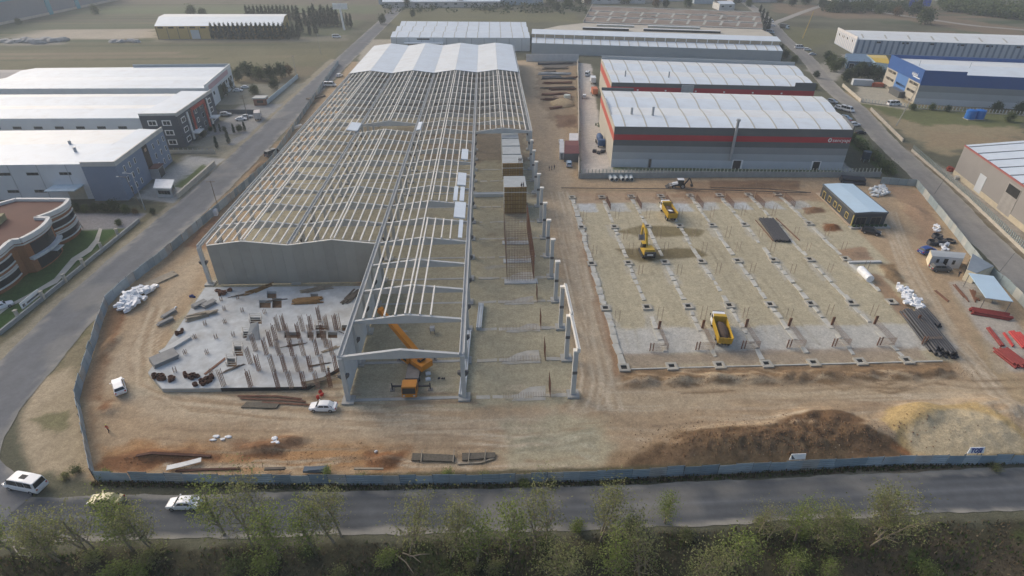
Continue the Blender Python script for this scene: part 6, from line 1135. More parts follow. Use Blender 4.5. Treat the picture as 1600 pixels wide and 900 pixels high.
# ---- left side: blue-grey block with white hall
BG = mat('blue_grey_facade', (.185, .235, .32), .7, .05, .3); bgq = Quad('blue_grey_office', 'blue grey office block in front of a white hall on the left', (-114, 158.2), (-104.6, 158.2), (-106.6, 190.5), (-114, 190.5), 10.8, BG)
PGC = mat('pale_coping', (.48, .48, .45), .7); part(bgq.t, 'roof', MB().hexa([(-114, 158.6, 10.8), (-105, 158.6, 10.7), (-107, 190, 10.7), (-114, 190.4, 10.8), (-114, 158.6, 11.1), (-105, 158.6, 10.85), (-107, 190, 10.85), (-114, 190.4, 11.1)]), ROOFW); [bgq.parapet(k, 10.3, 11.6, PGC) for k in 'SE']
for i in range(3):
    for j in range(3):
        for a in (.10, .2, .30, .70, .82, .93): bgq.window('E', a, a+.03, 1.2+3.1*j, 2.9+3.1*j, SIGNW, None, 0, .12) if i == 0 else None
bgq.band('E', 2.8, 10.2, mat('dark_glass_wall', (.035, .03, .03), .25), .5, .6, .10, 'glass_strip'); bgq.band('E', 8.4, 9.4, mat('tan_sign', (.40, .28, .2), .7), .53, .57, .16, 'sign'); po_ = bgq.band('E', 0, 3.4, mat('porch_frame', (.36, .36, .37), .7), .5, .62, 2.6, 'porch'); part(bgq.t, 'porch_roof', bgq.slab('E', .49, .63, 3.4, 3.6, 0, 2.8), mat('porch_maroon', (.16, .07, .06), .8), po_); part(bgq.t, 'porch_glass', bgq.slab('E', .51, .61, .3, 3., 2.4, 2.68), GLASS, po_)
wh = Quad('white_hall', 'big white hall behind the blue grey office at the left edge', (-190, 160.4), (-114.1, 159.6), (-114.1, 191.5), (-190, 192.5), 10.4, WWALL); wh.gables(1, .6, (ROOFW, ROOFW_LIT))
for i in range(7): wh.band('S', 0, 10.4, G2, .30+.105*i, .3025+.105*i, .06, 'panel_joint')
for z in (7.4, 2.2):
    for a in (.60, .70, .80, .92): (wh.window('S', a-.022, a+.022, z, z+.8, mull=2) if not (z < 3 and a > .9) else None)
wh.band('S', 4.2, 4.5, mat('pale_canopy', (.50, .60, .66), .6), .86, .97, 4.5, 'canopy'); wh.band('S', 0, 4.1, mat('cream_gate', (.46, .44, .36), .8), .90, .965, .08, 'gate')
for u, v in ((.55, .3), (.83, .5), (.9, .3)): p_ = wh.P(u, v, 10.8); part(wh.t, 'roof_vent', MB().cyl(p_, p_+Vector((0, 0, 1.4)), .4, n=8), STEELG)
gh = Quad('gatehouse', 'small white gatehouse with flat roof by the left road', at(247, 308), at(271, 309), at(275, 297), at(250, 296), 2.9, mat('gatehouse_grey', (.42, .43, .43), .7)); gh.band('S', 2.7, 3.1, SIGNW, 0, 1, .3, 'roof_edge'); part(gh.t, 'roof', MB().prism([gh.P(u, v, 0).xy for u, v in ((-.08, -.1), (1.08, -.1), (1.08, 1.1), (-.08, 1.1))], 2.95, 3.15), SIGNW); gh.window('S', .12, .9, 1., 2.1, mull=3); gh.window('E', .1, .9, .8, 2.1, mull=1)
# ---- charcoal office with red frame
CHB = mat('charcoal_facade', (.075, .085, .105), .7, .06, .3); ch = Quad('charcoal_office', 'charcoal three storey office with white window frames and red portal', (-121, 204.6), (-108.2, 204.6), (-109.6, 238.5), (-121, 238.5), 11.3, CHB)
ch.parapet('E', 10.9, 12.1, PGC); ch.parapet('S', 11.3, 12.1, PGC)
for j in range(3):
    for a in (.12, .86): ch.window('E', a-.05, a+.05, 1.+3.4*j, 2.9+3.4*j, SIGNW, None, 1, .28)
    for a in (.3, .68): ch.window('S', a-.12, a+.12, 1.+3.4*j, 2.9+3.4*j, SIGNW, None, 1, .3)
    ch.window('E', .43, .48, 1.2+3.3*j, 2.9+3.3*j, SIGNW, None, 0, .2); ch.window('E', .58, .64, 1.6+3.3*j, 3.4+3.3*j, G3, None, 0, .1)
RDP = mat('red_portal', (.42, .06, .05), .6)
for a, b, z0, z1 in ((.33, .355, 2.4, 10.6), (.69, .715, .3, 10.6), (.33, .715, 9.6, 10.7)): ch.band('E', z0, z1, RDP, a, b, .5, 'portal_frame')
for a in (.22, .78): ch.band('E', .5, 10.4, SIGNW, a, a+.02, .45, 'white_fin')
for a in (.245, .735): ch.band('E', 2.6, 10.2, GLASS, a, a+.06, .06, 'glass_strip')
ch.band('E', 2.6, 3.1, SIGNW, .22, .36, 2.6, 'porch_roof'); ch.band('E', 2.9, 3.4, SIGNW, .74, .86, 2.8, 'porch_roof')
w2 = Quad('white_hall', 'white hall with double roof behind the charcoal office', (-215, 208), (-121.1, 205.4), (-121.1, 239), (-215, 241), 10.2, WWALL); w2.gables(2, 1.1, (ROOFW, ROOFW_LIT))
for i in range(8): w2.window('S', .36+.078*i, .392+.078*i, 6.6, 7.5, mull=4)
for x_ in (.42, .44): p_ = w2.P(x_, -.03, 1); part(w2.t, 'flue_pipe', MB().cyl(p_, p_+Vector((-1.2, 0, 11)), .25, n=6), STEELG)
part(ch.t, 'roof', MB().hexa([(-121, 205, 11.4), (-108.8, 205, 11.31), (-110.2, 238, 11.31), (-121, 238, 11.4), (-121, 205, 11.6), (-108.8, 205, 11.5), (-110.2, 238, 11.5), (-121, 238, 11.6)]), ROOFW)
w3 = Quad('white_hall', 'farther white hall with sign panel left of the parking lot', (-215, 256), (-118.5, 253), (-124, 296), (-215, 296), 9., WWALL); w3.gables(2, .9, (ROOFW, ROOFW)); w3.parapet('E', 9, 10.4, SIGNW); w3.parapet('N', 9, 10.4, G2, 0, .5); w3.band('E', 7.2, 9.2, mat('pink_sign', (.50, .33, .36), .7), .1, .85, .08, 'sign_band')
for a in (.1, .2, .6, .7, .8, .9): w3.window('E', a, a+.05, 4.2, 5.6)
w3.band('E', 0, 6, mat('dark_green_glass', (.03, .06, .04), .4), .38, .52, .08, 'gate')
w4 = Quad('grey_hall', 'grey brown roofed hall at the far left edge', (-330, 255), (-215.5, 255), (-215.5, 300), (-330, 300), 7.5, WWALL); w4.gables(2, 1., (mat('grey_brown_roof', (.33, .31, .30), .8, .1, .1), mat('grey_brown_roof_b', (.36, .34, .33), .8, .1, .1)))
# ---- brick building with white bands
BRK = mat('brick_orange', (.26, .115, .05), .9, .2, 3.); WB = mat('white_band', (.62, .62, .60), .7, .05); RFB = mat('brown_roof_paint', (.12, .055, .042), .85, .12, .2); DGL = mat('dark_glass_band', (.025, .028, .035), .2)
def arc(a, b, bulge, n=8):
    a, b = Vector(a), Vector(b); d = b-a; nn = Vector((d.y, -d.x)); return [tuple(a.lerp(b, i/n)+nn*bulge*4*(i/n)*(1-i/n)) for i in range(n+1)]
wing1 = arc((-108.5, 129), (-107.2, 139.6), .16)         # curved east front of the north wing
mid = arc((-104.6, 117.8), (-105.2, 128.6), .10)
wing2 = arc((-109, 104), (-106.2, 115.6), .14)
outline = [(-124, 104)] + wing2 + [(-106.2, 117.4)] + mid + [(-108.5, 128.8)] + wing1[1:] + [(-120.5, 140.2), (-124, 136)]
bb = thing('brick_building', 'brick building with curved white bands and maroon flat roof', 'building', (-114, 122, 0)); HB = 8.0
bwall = part(bb, 'wall', MB().prism(outline, -.2, HB), BRK); part(bb, 'roof', MB().prism([(x*.985-1.75, y*.98+2.4) for x, y in outline], HB+.02, HB+.1), RFB)
def ribbonwall(nm, pts, z0, z1, out, th, m, under=None):
    mm = MB()
    for a, b in zip(pts[:-1], pts[1:]):
        a, b = Vector((*a, 0)), Vector((*b, 0)); d = (b-a).normalized(); n_ = Vector((d.y, -d.x, 0)); e = d*.02
        mm.hexa([a-e+n_*out+Vector((0, 0, z0)), b+e+n_*out+Vector((0, 0, z0)), b+e+n_*(out-th)+Vector((0, 0, z0)), a-e+n_*(out-th)+Vector((0, 0, z0)), a-e+n_*out+Vector((0, 0, z1)), b+e+n_*out+Vector((0, 0, z1)), b+e+n_*(out-th)+Vector((0, 0, z1)), a-e+n_*(out-th)+Vector((0, 0, z1))])
    return part(bb, nm, mm, m, under)
ribbonwall('parapet', outline+[outline[0]], HB-.35, HB+.75, .45, .8, WB); ribbonwall('cornice', outline+[outline[0]], HB-1.0, HB-.7, .25, .3, WB)
for w_ in (wing1, wing2):
    for z in (1.2, 4.4):
        g_ = ribbonwall('window_band', w_, z, z+1.5, .06, .1, DGL); ribbonwall('sill_band', w_, z-.32, z-.02, .22, .3, WB); ribbonwall('lintel_band', w_, z+1.52, z+1.82, .22, .3, WB)
    ribbonwall('sill_band', w_, 3.2, 3.45, .2, .25, WB)
ribbonwall('glass_front', mid[1:-1], .3, HB-1.3, .08, .12, DGL); ribbonwall('canopy_band', mid, 3.3, 3.9, 1.1, 1.2, mat('silver_canopy', (.50, .53, .55), .6)); part(bb, 'entrance_canopy', MB().obox((-102.9, 124.4, 2.7), 1.6, 3., .12, .1), mat('glass_canopy', (.42, .46, .47), .4)); part(bb, 'roof_box', MB().obox((-117.5, 127, HB), 5, 4, 1.6, .2), mat('olive_box', (.30, .28, .16), .9))
# ---- lawn banner, roadside sign panels
lb = thing('lawn_banner', 'long white banner standing on the lawn by the garden wall', 'banner', (*at(50, 480), 0)); a_, b_ = Vector((*at(37, 487), 0)), Vector((*at(65, 464), 0)); part(lb, 'panel', MB().beam(a_+Vector((0, 0, 1.3)), b_+Vector((0, 0, 1.3)), .1, 1.5), SIGNW); part(lb, 'printed_stripe', MB().beam(a_.lerp(b_, .3)+Vector((.05, -.05, 1.1)), a_.lerp(b_, .95)+Vector((.05, -.05, 1.1)), .1, .35), CH); part(lb, 'printed_emblem', MB().beam(a_.lerp(b_, .08)+Vector((.05, -.05, 1.15)), a_.lerp(b_, .2)+Vector((.05, -.05, 1.15)), .1, .6), CH)
for i in (0.05, .95): part(lb, 'post', MB().obox(a_.lerp(b_, i), .1, .1, .6), STL)
def board(lab, p, w, h, string=None, tx=None, tilt=0):
    x, y = at(*p); y += .25; z = 1.75; t = thing('fence_sign', lab, 'sign', (x, y, 0)); o = part(t, 'panel', MB().hexa([(x-w/2, y, z), (x+w/2, y, z), (x+w/2, y+.08, z), (x-w/2, y+.08, z), (x-w/2+.3, y+.25, z+h), (x+w/2, y+.25, z+h), (x+w/2, y+.33, z+h), (x-w/2+.3, y+.33, z+h)]), SIGNW)
    for s in (-.8, .8): part(t, 'post', MB().obox((x+s*w/2.4, y+.4, 0), .1, .1, z+h*.8), STL)
    if string:
        cu = bpy.data.curves.new('lettering', 'FONT'); cu.body = string; cu.size = h*1.15; cu.extrude = .02; cu.resolution_u = 2; cu.shear = .25; cu.offset = .03; tmp = bpy.data.objects.new('l', cu); COL.objects.link(tmp); me = bpy.data.meshes.new_from_object(tmp.evaluated_get(bpy.context.evaluated_depsgraph_get())); bpy.data.objects.remove(tmp); me.materials.clear(); me.materials.append(tx); me.name = 'lettering'
        wd = max(v.co.x for v in me.vertices); me.transform(Matrix.Scale(w*.72/wd, 4, (1, 0, 0))); me.transform(Matrix.Translation((x-w*.36, y-.02, z+.15)) @ Matrix.Rotation(R(78), 4, 'X')); me.transform(Matrix.Translation(-Vector((x, y, 0)))); link('lettering', me, o)
    else: part(t, 'dark_stripe', MB().hexa([(x-w*.35, y-.02, z+h*.15+.0), (x-w*.15, y-.02, z+h*.15), (x-w*.15, y+.06, z+h*.15), (x-w*.35, y+.06, z+h*.15), (x-w*.42, y+.18, z+h*.85), (x-w*.36, y+.18, z+h*.85), (x-w*.36, y+.26, z+h*.85), (x-w*.42, y+.26, z+h*.85)]), CH, o)
board('white sign lettered TOSI in blue above the front fence', (1518, 723), 2.5, .95, 'TOSI', mat('sign_blue', (.03, .05, .25), .5)); board('small white sign with dark stripe above the front fence', (1242, 733), 2.4, .9)
# ---- far left: yellow store and huge blue-grey works
yb = Quad('yellow_store', 'yellow store with white roof in the far left fields', at(247, 61), at(445, 60), at(452, 40), at(262, 40), 8., mat('ochre_wall', (.48, .34, .12), .8, .06)); yb.gables(1, 2., (ROOFW, ROOFW_LIT))
for i in range(12): yb.band('S', 0, 8, mat('brown_pilaster', (.22, .17, .11), .8), .005+.083*i, .010+.083*i, .12, 'pilaster'); yb.window('S', .022+.083*i, .065+.083*i, 6.6, 7.6, mull=2)
yb.band('S', 0, 5.6, G3, .27, .34, .08, 'gate')
fw_ = thing('blue_trim_works', 'huge grey works with turquoise trim in the top left corner', 'building', (*at(30, 20), 0)); A0, B0 = Vector((*at(-60, 52), 0)), Vector((*at(185, 0), 0)); nn = Vector((-(B0-A0).y, (B0-A0).x, 0)).normalized()
part(fw_, 'wall', MB().prism([p.xy for p in (A0, B0, B0+nn*160, A0+nn*160)], 0, 15.), mat('far_grey_wall', (.24, .25, .28), .8, .06)); dd_ = (B0-A0).normalized(); part(fw_, 'trim', MB().beam(A0-nn*.2+Vector((0, 0, 16.5)), B0-nn*.2+Vector((0, 0, 16.5)), .8, 3.), mat('turquoise_trim', (.09, .32, .40), .7)); part(fw_, 'roof', MB().prism([p.xy for p in (A0+nn, B0+nn, B0+nn*160, A0+nn*160)], 15., 17.6), mat('far_white_roof', (.62, .58, .56), .7)); part(fw_, 'plinth', MB().beam(A0-nn*.3+Vector((0, 0, .9)), B0-nn*.3+Vector((0, 0, .9)), .6, 1.8), PALEW)
for k in (.47, .66): p_ = A0.lerp(B0, k); part(fw_, 'gate_portal', MB().beam(p_-nn*.5+Vector((0, 0, 8)), p_+dd_*5-nn*.5+Vector((0, 0, 8)), 1., 16), MATS['turquoise_trim'])
for i, (p, w_, h_, m_, lab) in enumerate((((690, 12), 110, 5, 'a', 'long pale far building at the top behind the white warehouse'), ((800, 8), 60, 9, 'b', 'pale blue far hall at the top centre'), ((605, 7), 16, 5, 'b', 'small pale blue house beside the far road'), ((960, 6), 60, 6, 'c', 'white far shed at the top right of centre'), ((1100, 6), 20, 9, 'b', 'pale blue tower block at the top behind the brown works'), ((1000, 4), 24, 8, 'd', 'cream far house at the top'), ((1490, 2), 24, 5, 'b', 'pale blue far shed at the top right'), ((1135, 16), 14, 5, 'c', 'round white store beside the brown works'), ((905, 2), 50, 7, 'a', 'grey far hall at the top left of the brown works'), ((1050, 2), 70, 6, 'b', 'wide pale blue far hall along the top edge'), ((1180, 4), 44, 6, 'a', 'grey far hall at the top above the right road'), ((740, 2), 60, 6, 'c', 'white far hall at the very top centre'), ((1330, 3), 40, 5, 'c', 'white far shed at the very top right'))):
    x, y = at(*p); mm_ = {'a': mat('far_a', (.46, .44, .43), .8), 'b': mat('far_b', (.40, .47, .52), .8), 'c': mat('far_c', (.58, .57, .55), .8), 'd': mat('far_d', (.5, .44, .34), .8)}[m_]; q_ = Quad('far_building', lab, (x-w_/2, y), (x+w_/2, y), (x+w_/2, y+18), (x-w_/2, y+18), h_, mm_); q_.gables(1, 1.5, (ROOFW, ROOFW_LIT))
    for j in range(max(2, int(w_/9))): q_.window('S', (j+.3)/max(2, int(w_/9)), (j+.6)/max(2, int(w_/9)), h_*.5, h_*.75)
rb = [at(8+i*11, 66+rnd.uniform(-2, 2)) for i in range(9)]
for i, p in enumerate(rb): single('stone_heap', MB().blob((*p, 0), 5, 4, rnd.uniform(2, 3.4), i, 8, 5, .3), mat('far_rubble', (.36, .35, .34), .9, .3, .3), '%s grey rubble heap from left in the far field' % ORDN[i], 'rubble heap', 'rubble heaps in the far field')
for i, p in enumerate(((178, 66), (188, 66), (205, 65), (213, 66))): single('stone_heap', MB().blob((*at(*p), 0), 3.5, 3, 2., 30+i, 8, 5, .3), MATS['far_rubble'], '%s rubble heap of the right group in the far field' % ORDN[i], 'rubble heap', 'rubble heaps in the far field')
# ---- poles, tanks, billboard
POLE = mat('pole_concrete', (.42, .40, .36), .8); WPOLE = mat('pole_timber', (.20, .16, .12), .9)
def pole(lab, p, h, arm=1, r=.16, m=POLE, lamp=False, lean=0):
    x, y = at(*p); t = thing('street_lamp' if lamp else 'utility_pole', lab, 'lamp' if lamp else 'pole', (x, y, 0)); part(t, 'shaft', MB().cyl((x, y, 0), (x+lean, y, h), r, r*.6, 8), m)
    for i in range(arm): part(t, 'cross_arm', MB().beam((x+lean-1.2*(not lamp), y, h-.4-i*.8), (x+lean+(1.2 if not lamp else 1.8)*(1 if not lamp else -1), y, h-.4-i*.8+(.3 if lamp else 0)), .12, .12), m)
    if lamp: part(t, 'lamp_head', MB().obox((x+lean-2., y, h-.2), .7, .25, .14), G3)
pole('tall lamp post in front of the blue grey office', (227, 328), 11, 1, .14, STEELG, True); pole('lamp post left of the tall one before the blue grey office', (221, 325), 9.5, 1, .12, WPOLE, True, -1.2); pole('power pole in the parking lot of the charcoal office', (388, 188), 10, 2, .15, WPOLE); pole('pole beside the yellow field left of the road', (501, 84), 11, 1); pole('slim pole in the field above the hedge', (463, 118), 10, 1); pole('leaning pale pole in the grass before the blue factory', (1400, 197), 15, 1, .2, POLE, True, 3.); pole('tall ochre pole by the far right junction', (1254, 60), 17, 0, .35, mat('ochre_pole', (.5, .36, .14), .8), False, 3.); pole('power pole by the left fence near the dirt corner', (339, 318), 7, 1, .12, WPOLE); pole('small lamp on the lawn corner by the brick building', (130, 357), 6, 1, .09, CH, True, -1.); pole('thin pole on the right dirt road by the sheds', (1556, 432), 6, 0, .06, CH, False, 1.5); pole('thin pole on the right dirt road near the office', (1460, 303), 6, 0, .06, CH, False, 1.5)
bbp = thing('billboard', 'white T shaped billboard beside the far side road', 'billboard', (*at(538, 47), 0)); x, y = at(538, 47); part(bbp, 'mast', MB().cyl((x, y, 0), (x-1, y, 15), .8, .7, 8), SIGNW); part(bbp, 'panel', MB().box(x-6, x+4.5, y-.4, y+.4, 14, 18), SIGNW)
sgb = thing('blue_road_sign', 'blue gantry road sign at the far right track', 'road sign', (*at(1432, 22), 0)); x, y = at(1432, 22)
for dx in (-6, 6): part(sgb, 'panel', MB().box(x+dx-3.5, x+dx+3.5, y, y+.4, 6, 11), mat('road_sign_blue', (.05, .10, .42), .6)); part(sgb, 'post', MB().cyl((x+dx, y+.6, 0), (x+dx, y+.6, 10), .3, n=6), STEELG)
for i, p in enumerate(((1514, 186), (1528, 186))): x, y = at(*p); t = thing('water_tank', ('left', 'right')[i]+' blue water tank in the grass before the blue factory', 'water tank', (x, y, 0), 0, 'blue water tanks'); part(t, 'tank', MB().cyl((x, y, .3), (x, y, 3.6), 1.9, n=14), mat('tank_blue', (.02, .14, .46), .5)); part(t, 'lid', MB().cyl((x, y, 3.6), (x, y, 3.9), 1.7, .8, 14), MATS['tank_blue']); part(t, 'stand', MB().obox((x, y, 0), 3.4, 3.4, .3), CONCD)
single('skip_container', MB().obox((*at(1346, 133), 0), 9, 3, 2.6, -.24).obox((*at(1346, 133), 2.6), 8.4, 2.6, .1, -.24), G3, 'pale container under the trees left of the blue factory', 'container'); single('skip_container', MB().obox((*at(1370, 135), 0), 5, 2.4, 1.6, -.2).obox((*at(1370, 135), 1.6), 4.6, 2., .1, -.2), mat('rust_orange', (.38, .10, .05), .8), 'rust orange skip beside the blue factory yard', 'skip')
tw = thing('guard_kiosk', 'brick kiosk at the parking lot gate left of the road', 'kiosk', (*at(409, 163), 0)); x, y = at(409, 163); part(tw, 'wall', MB().obox((x, y, 0), 5, 4, 2.8), mat('kiosk_brick', (.25, .12, .08), .9)); part(tw, 'roof', MB().obox((x, y, 2.8), 5.6, 4.6, .5), PGC); part(tw, 'window', MB().obox((x+.3, y-2.03, 1.1), 2.6, .06, 1.1), GLASS)
tk = thing('tank_stand', 'dark round tank on a stand right of the front red factory', 'tank', (*at(1351, 252), 0)); x, y = at(1351, 252); part(tk, 'tank', MB().cyl((x, y, 1), (x, y, 3.4), 1.3, n=12), mat('tank_dark', (.05, .07, .09), .6)); 
for s in (-1, 1):
    for u_ in (-1, 1): part(tk, 'leg', MB().obox((x+s*.9, y+u_*.9, 0), .15, .15, 1.), STEELG)
# ================================================================ TREES AND PLANTS
def leafmat(name, a, b, tr=.35):
    m = bpy.data.materials.new(name); m.use_nodes = True; N = m.node_tree.nodes; L = m.node_tree.links; p = N['Principled BSDF']; p.inputs['Roughness'].default_value = .7; p.inputs['Specular IOR Level'].default_value = .2
    g = N.new('ShaderNodeNewGeometry'); n = N.new('ShaderNodeTexNoise'); n.inputs['Scale'].default_value = .9; n.inputs['Detail'].default_value = 3; L.new(g.outputs['Position'], n.inputs['Vector'])
    r = N.new('ShaderNodeMapRange'); r.inputs[1].default_value = .35; r.inputs[2].default_value = .65; L.new(n.outputs['Fac'], r.inputs[0]); mx = N.new('ShaderNodeMix'); mx.data_type = 'RGBA'; L.new(r.outputs[0], mx.inputs[0]); mx.inputs[6].default_value = (*a, 1); mx.inputs[7].default_value = (*b, 1)
    hs = N.new('ShaderNodeMath'); hs.operation = 'MULTIPLY_ADD'; hs.inputs[1].default_value = .7; hs.inputs[2].default_value = .65; L.new(g.outputs['Random Per Island'], hs.inputs[0]); vm = N.new('ShaderNodeVectorMath'); vm.operation = 'SCALE'; L.new(mx.outputs[2], vm.inputs[0]); L.new(hs.outputs[0], vm.inputs['Scale']); L.new(vm.outputs[0], p.inputs['Base Color'])
    t = N.new('ShaderNodeBsdfTranslucent'); L.new(vm.outputs[0], t.inputs[0]); ms = N.new('ShaderNodeMixShader'); ms.inputs[0].default_value = tr; L.new(p.outputs[0], ms.inputs[1]); L.new(t.outputs[0], ms.inputs[2]); L.new(ms.outputs[0], N['Material Output'].inputs[0]); return m
LF1 = leafmat('young_leaves', (.19, .25, .055), (.245, .28, .10), .5); LF2 = leafmat('olive_leaves', (.21, .24, .085), (.27, .265, .13), .5); LFD = leafmat('dark_leaves', (.035, .055, .022), (.055, .075, .03), .2); LFC = leafmat('cypress_leaves', (.022, .04, .026), (.035, .055, .032), .15); LFM = leafmat('mid_leaves', (.07, .10, .03), (.11, .13, .045), .25); LFA = leafmat('autumn_leaves', (.16, .085, .03), (.13, .10, .04), .25); TWIG = mat('bark_pale', (.25, .21, .155), .9, .25, 3.); BARK = mat('bark_dark', (.10, .08, .06), .9, .25, 3.)
def leaf_quads(m, q, c, n, sp, size, flat=1.):
    for _ in range(n):
        p = c+Vector((q.gauss(0, sp), q.gauss(0, sp), q.gauss(0, sp*flat))); a = Vector((q.uniform(-1, 1), q.uniform(-1, 1), q.uniform(-.6, .6))).normalized(); b = a.orthogonal().normalized(); b = (b*math.cos(q.uniform(0, 3))+a.cross(b)*q.uniform(-1, 1)).normalized(); s = size*q.uniform(.6, 1.3); m.quad(p-a*s, p+b*s*.55, p+a*s, p-b*s*.55)
def grow(sd_, h, spread, n_limb, leaves, size, lean=0., stems=1, up=.75, clump=.55, bare=.25):
    q = random.Random(sd_); tr = MB(); lf = MB(); tips = []
    for s in range(stems):
        a0 = q.uniform(0, 6.3); base = Vector((q.uniform(-.2, .2)*stems, q.uniform(-.2, .2)*stems, -.3)); p = base.copy(); d = Vector((math.cos(a0)*.25*(stems > 1)+lean, math.sin(a0)*.25*(stems > 1), 1)).normalized(); r = .045+.016*h/stems**.5; L = h*.8; seg = 6; pts = [p.copy()]
        for i in range(seg):
            d = (d+Vector((q.uniform(-.13, .13), q.uniform(-.13, .13), .05))).normalized(); e = p+d*L/seg; tr.cyl(p, e, r*(1-i/seg*.75), r*(1-(i+1)/seg*.75), 6, False); p = e; pts.append(p.copy())
        for k in range(n_limb):
            f = bare+(1-bare)*(k+q.random())/n_limb; f = min(f, .98); i = int(f*seg); o = pts[i].lerp(pts[min(i+1, seg)], f*seg-i); az = q.uniform(0, 6.3); ll = spread*(1.1-f*.55)*q.uniform(.6, 1.15); dd = Vector((math.cos(az), math.sin(az), up*q.uniform(.6, 1.5))).normalized(); rr = r*.45*(1.1-f); mid_ = o+dd*ll*.5+Vector((0, 0, q.uniform(-.1, .2))); end = mid_+(dd+Vector((q.uniform(-.4, .4), q.uniform(-.4, .4), .25))).normalized()*ll*.55
            tr.cyl(o, mid_, rr+.012, rr*.6+.01, 5, False); tr.cyl(mid_, end, rr*.6+.01, .01, 4, False); tips += [(mid_, .7), (end, 1.), (mid_.lerp(end, .6), .9)]
            for j in range(2): tw = mid_+Vector((q.uniform(-.5, .5), q.uniform(-.5, .5), q.uniform(.1, .6)))*ll*.5; tr.cyl(mid_, tw, rr*.4+.008, .008, 4, False); tips.append((tw, .9))
    for c, w in tips: leaf_quads(lf, q, c, int(leaves/len(tips)*w*q.choice([0, .4, 1, 1.3, 2.2])), clump*q.uniform(.7, 1.2), size)
    return tr, lf
def tree_proto(name, g, bm, lm):
    t = thing(name, 'x', 'tree'); part(t, 'trunk', g[0], bm, smooth=True); part(t, 'crown', g[1], lm); return t
protos = {'thin': [tree_proto('roadside_tree', grow(1, 6.6, 2.1, 20, 2100, .098), TWIG, LF1), tree_proto('roadside_tree', grow(2, 6.2, 2.3, 13, 2200, .095, .1, 2), TWIG, LF2), tree_proto('roadside_tree', grow(3, 5.4, 1.9, 18, 1800, .098, -.15), TWIG, LF1), tree_proto('roadside_tree', grow(4, 5.8, 2.3, 11, 2000, .095, 0, 3, .6), TWIG, LF2)],
    'bush': [tree_proto('leafy_bush', grow(11, 2.4, 1.5, 12, 1100, .14, 0, 3, .7, .4, .1), TWIG, LF1), tree_proto('leafy_bush', grow(12, 1.8, 1.6, 12, 1000, .14, 0, 4, .5, .4, .05), TWIG, LF2), tree_proto('leafy_bush', grow(13, 2.2, 1.5, 10, 900, .14, 0, 3, .6, .4, .05), BARK, LFM)],
    'round': [tree_proto('broadleaf_tree', grow(21, 6, 2.6, 18, 2200, .32, 0, 1, .6, .75, .2), BARK, LFD), tree_proto('broadleaf_tree', grow(22, 5.5, 2.8, 18, 2000, .32, 0, 2, .5, .8, .15), BARK, LFM), tree_proto('broadleaf_tree', grow(23, 5, 2.4, 16, 1600, .30, 0, 1, .6, .7, .15), BARK, LFA)]}
def cypress(sd_):
    q = random.Random(sd_); tr = MB().cyl((0, 0, -.3), (0, 0, 6), .22, .06, 6); lf = MB()
    for i in range(90):
        f = (i+q.random())/90; z = .7+f*7.6; r = 1.35*(1-f)**.8*(.5+.5*min(1, f*5))*q.uniform(.6, 1.1)+.08; a = q.uniform(0, 6.3); leaf_quads(lf, q, Vector((r*math.cos(a), r*math.sin(a), z)), 12, .3, .3, 1.6)
    return tr, lf
protos['cyp'] = [tree_proto('cypress_tree', cypress(31), BARK, LFC), tree_proto('cypress_tree', cypress(32), BARK, LFC)]
usedt = set()
def plant(kind, i, p, sc, lab, cat='tree', group=None, wx=None, z=None, sz=None):
    o = protos[kind][i % len(protos[kind])]; key = (kind, i % len(protos[kind]))
    if key in usedt: o = copy_tree(o)
    usedt.add(key); x, y = wx or at(*p); o.location = (x, y, ground_z(x, y) if z is None else z); o.rotation_euler = (0, 0, rnd.uniform(0, 6.28)); o.scale = (sc*rnd.uniform(.92, 1.08), sc*rnd.uniform(.92, 1.08), sz or sc); tag(o, lab, cat, group); return o
# roadside trees, from left: foot and top as surveyed, prototype
def h_from(fx, fy, ty):
    X_, Y_ = at(fx, fy); d = _f + _r*((fx-800)/FPX) - _u*((ty-450)/FPX); return HCAM + d.z*(Y_/d.y)
RT = [(20, 862, 785, 2), (100, 868, 755, 1), (145, 855, 735, 3), (205, 862, 742, 0), (245, 850, 738, 1), (352, 836, 752, 2), (405, 850, 742, 3), (438, 872, 752, 0), (492, 862, 780, 2), (532, 846, 738, 1), (640, 850, 752, 3), (700, 862, 740, 1), (745, 880, 800, 2), (800, 858, 738, 0), (845, 862, 742, 3), (880, 900, 800, 1), (932, 838, 748, 1), (965, 905, 815, 2), (1040, 818, 770, 0), (1008, 900, 825, 3), (1092, 905, 810, 1), (1140, 885, 815, 2), (1190, 838, 800, 3), (1268, 836, 770, 1), (1240, 842, 782, 0), (1302, 842, 790, 2), (1362, 838, 758, 3), (1385, 836, 762, 1), (1230, 900, 858, 2), (1292, 905, 868, 0)]
RT.sort(); HP = (6.9, 6.6, 5.7, 5.9); TX = []
ords = ORDN+['twenty first', 'twenty second', 'twenty third', 'twenty fourth', 'twenty fifth', 'twenty sixth', 'twenty seventh', 'twenty eighth', 'twenty ninth', 'thirtieth']
for k, (fx, fy, ty, i) in enumerate(RT):
    x, y = at(fx, fy); h = min(h_from(fx, fy, ty)+.6, 11.5); s = h/HP[i]; TX.append(x)
    plant('thin', i, None, min(s, 1.45), '%s sparse young tree from the left along the front road' % ords[k], 'tree', 'young trees along the front road', (x, y), None, s)
q = random.Random(8); bl = []
for i in range(44): bl.append((q.uniform(-72, 66), q.choice([q.uniform(41.5, 45.2), q.uniform(36, 42)])))
bl += [at(612, 842), at(1185, 822), at(1290, 826), at(900, 826), at(988, 826)]; bl.sort(); seen_ = set()
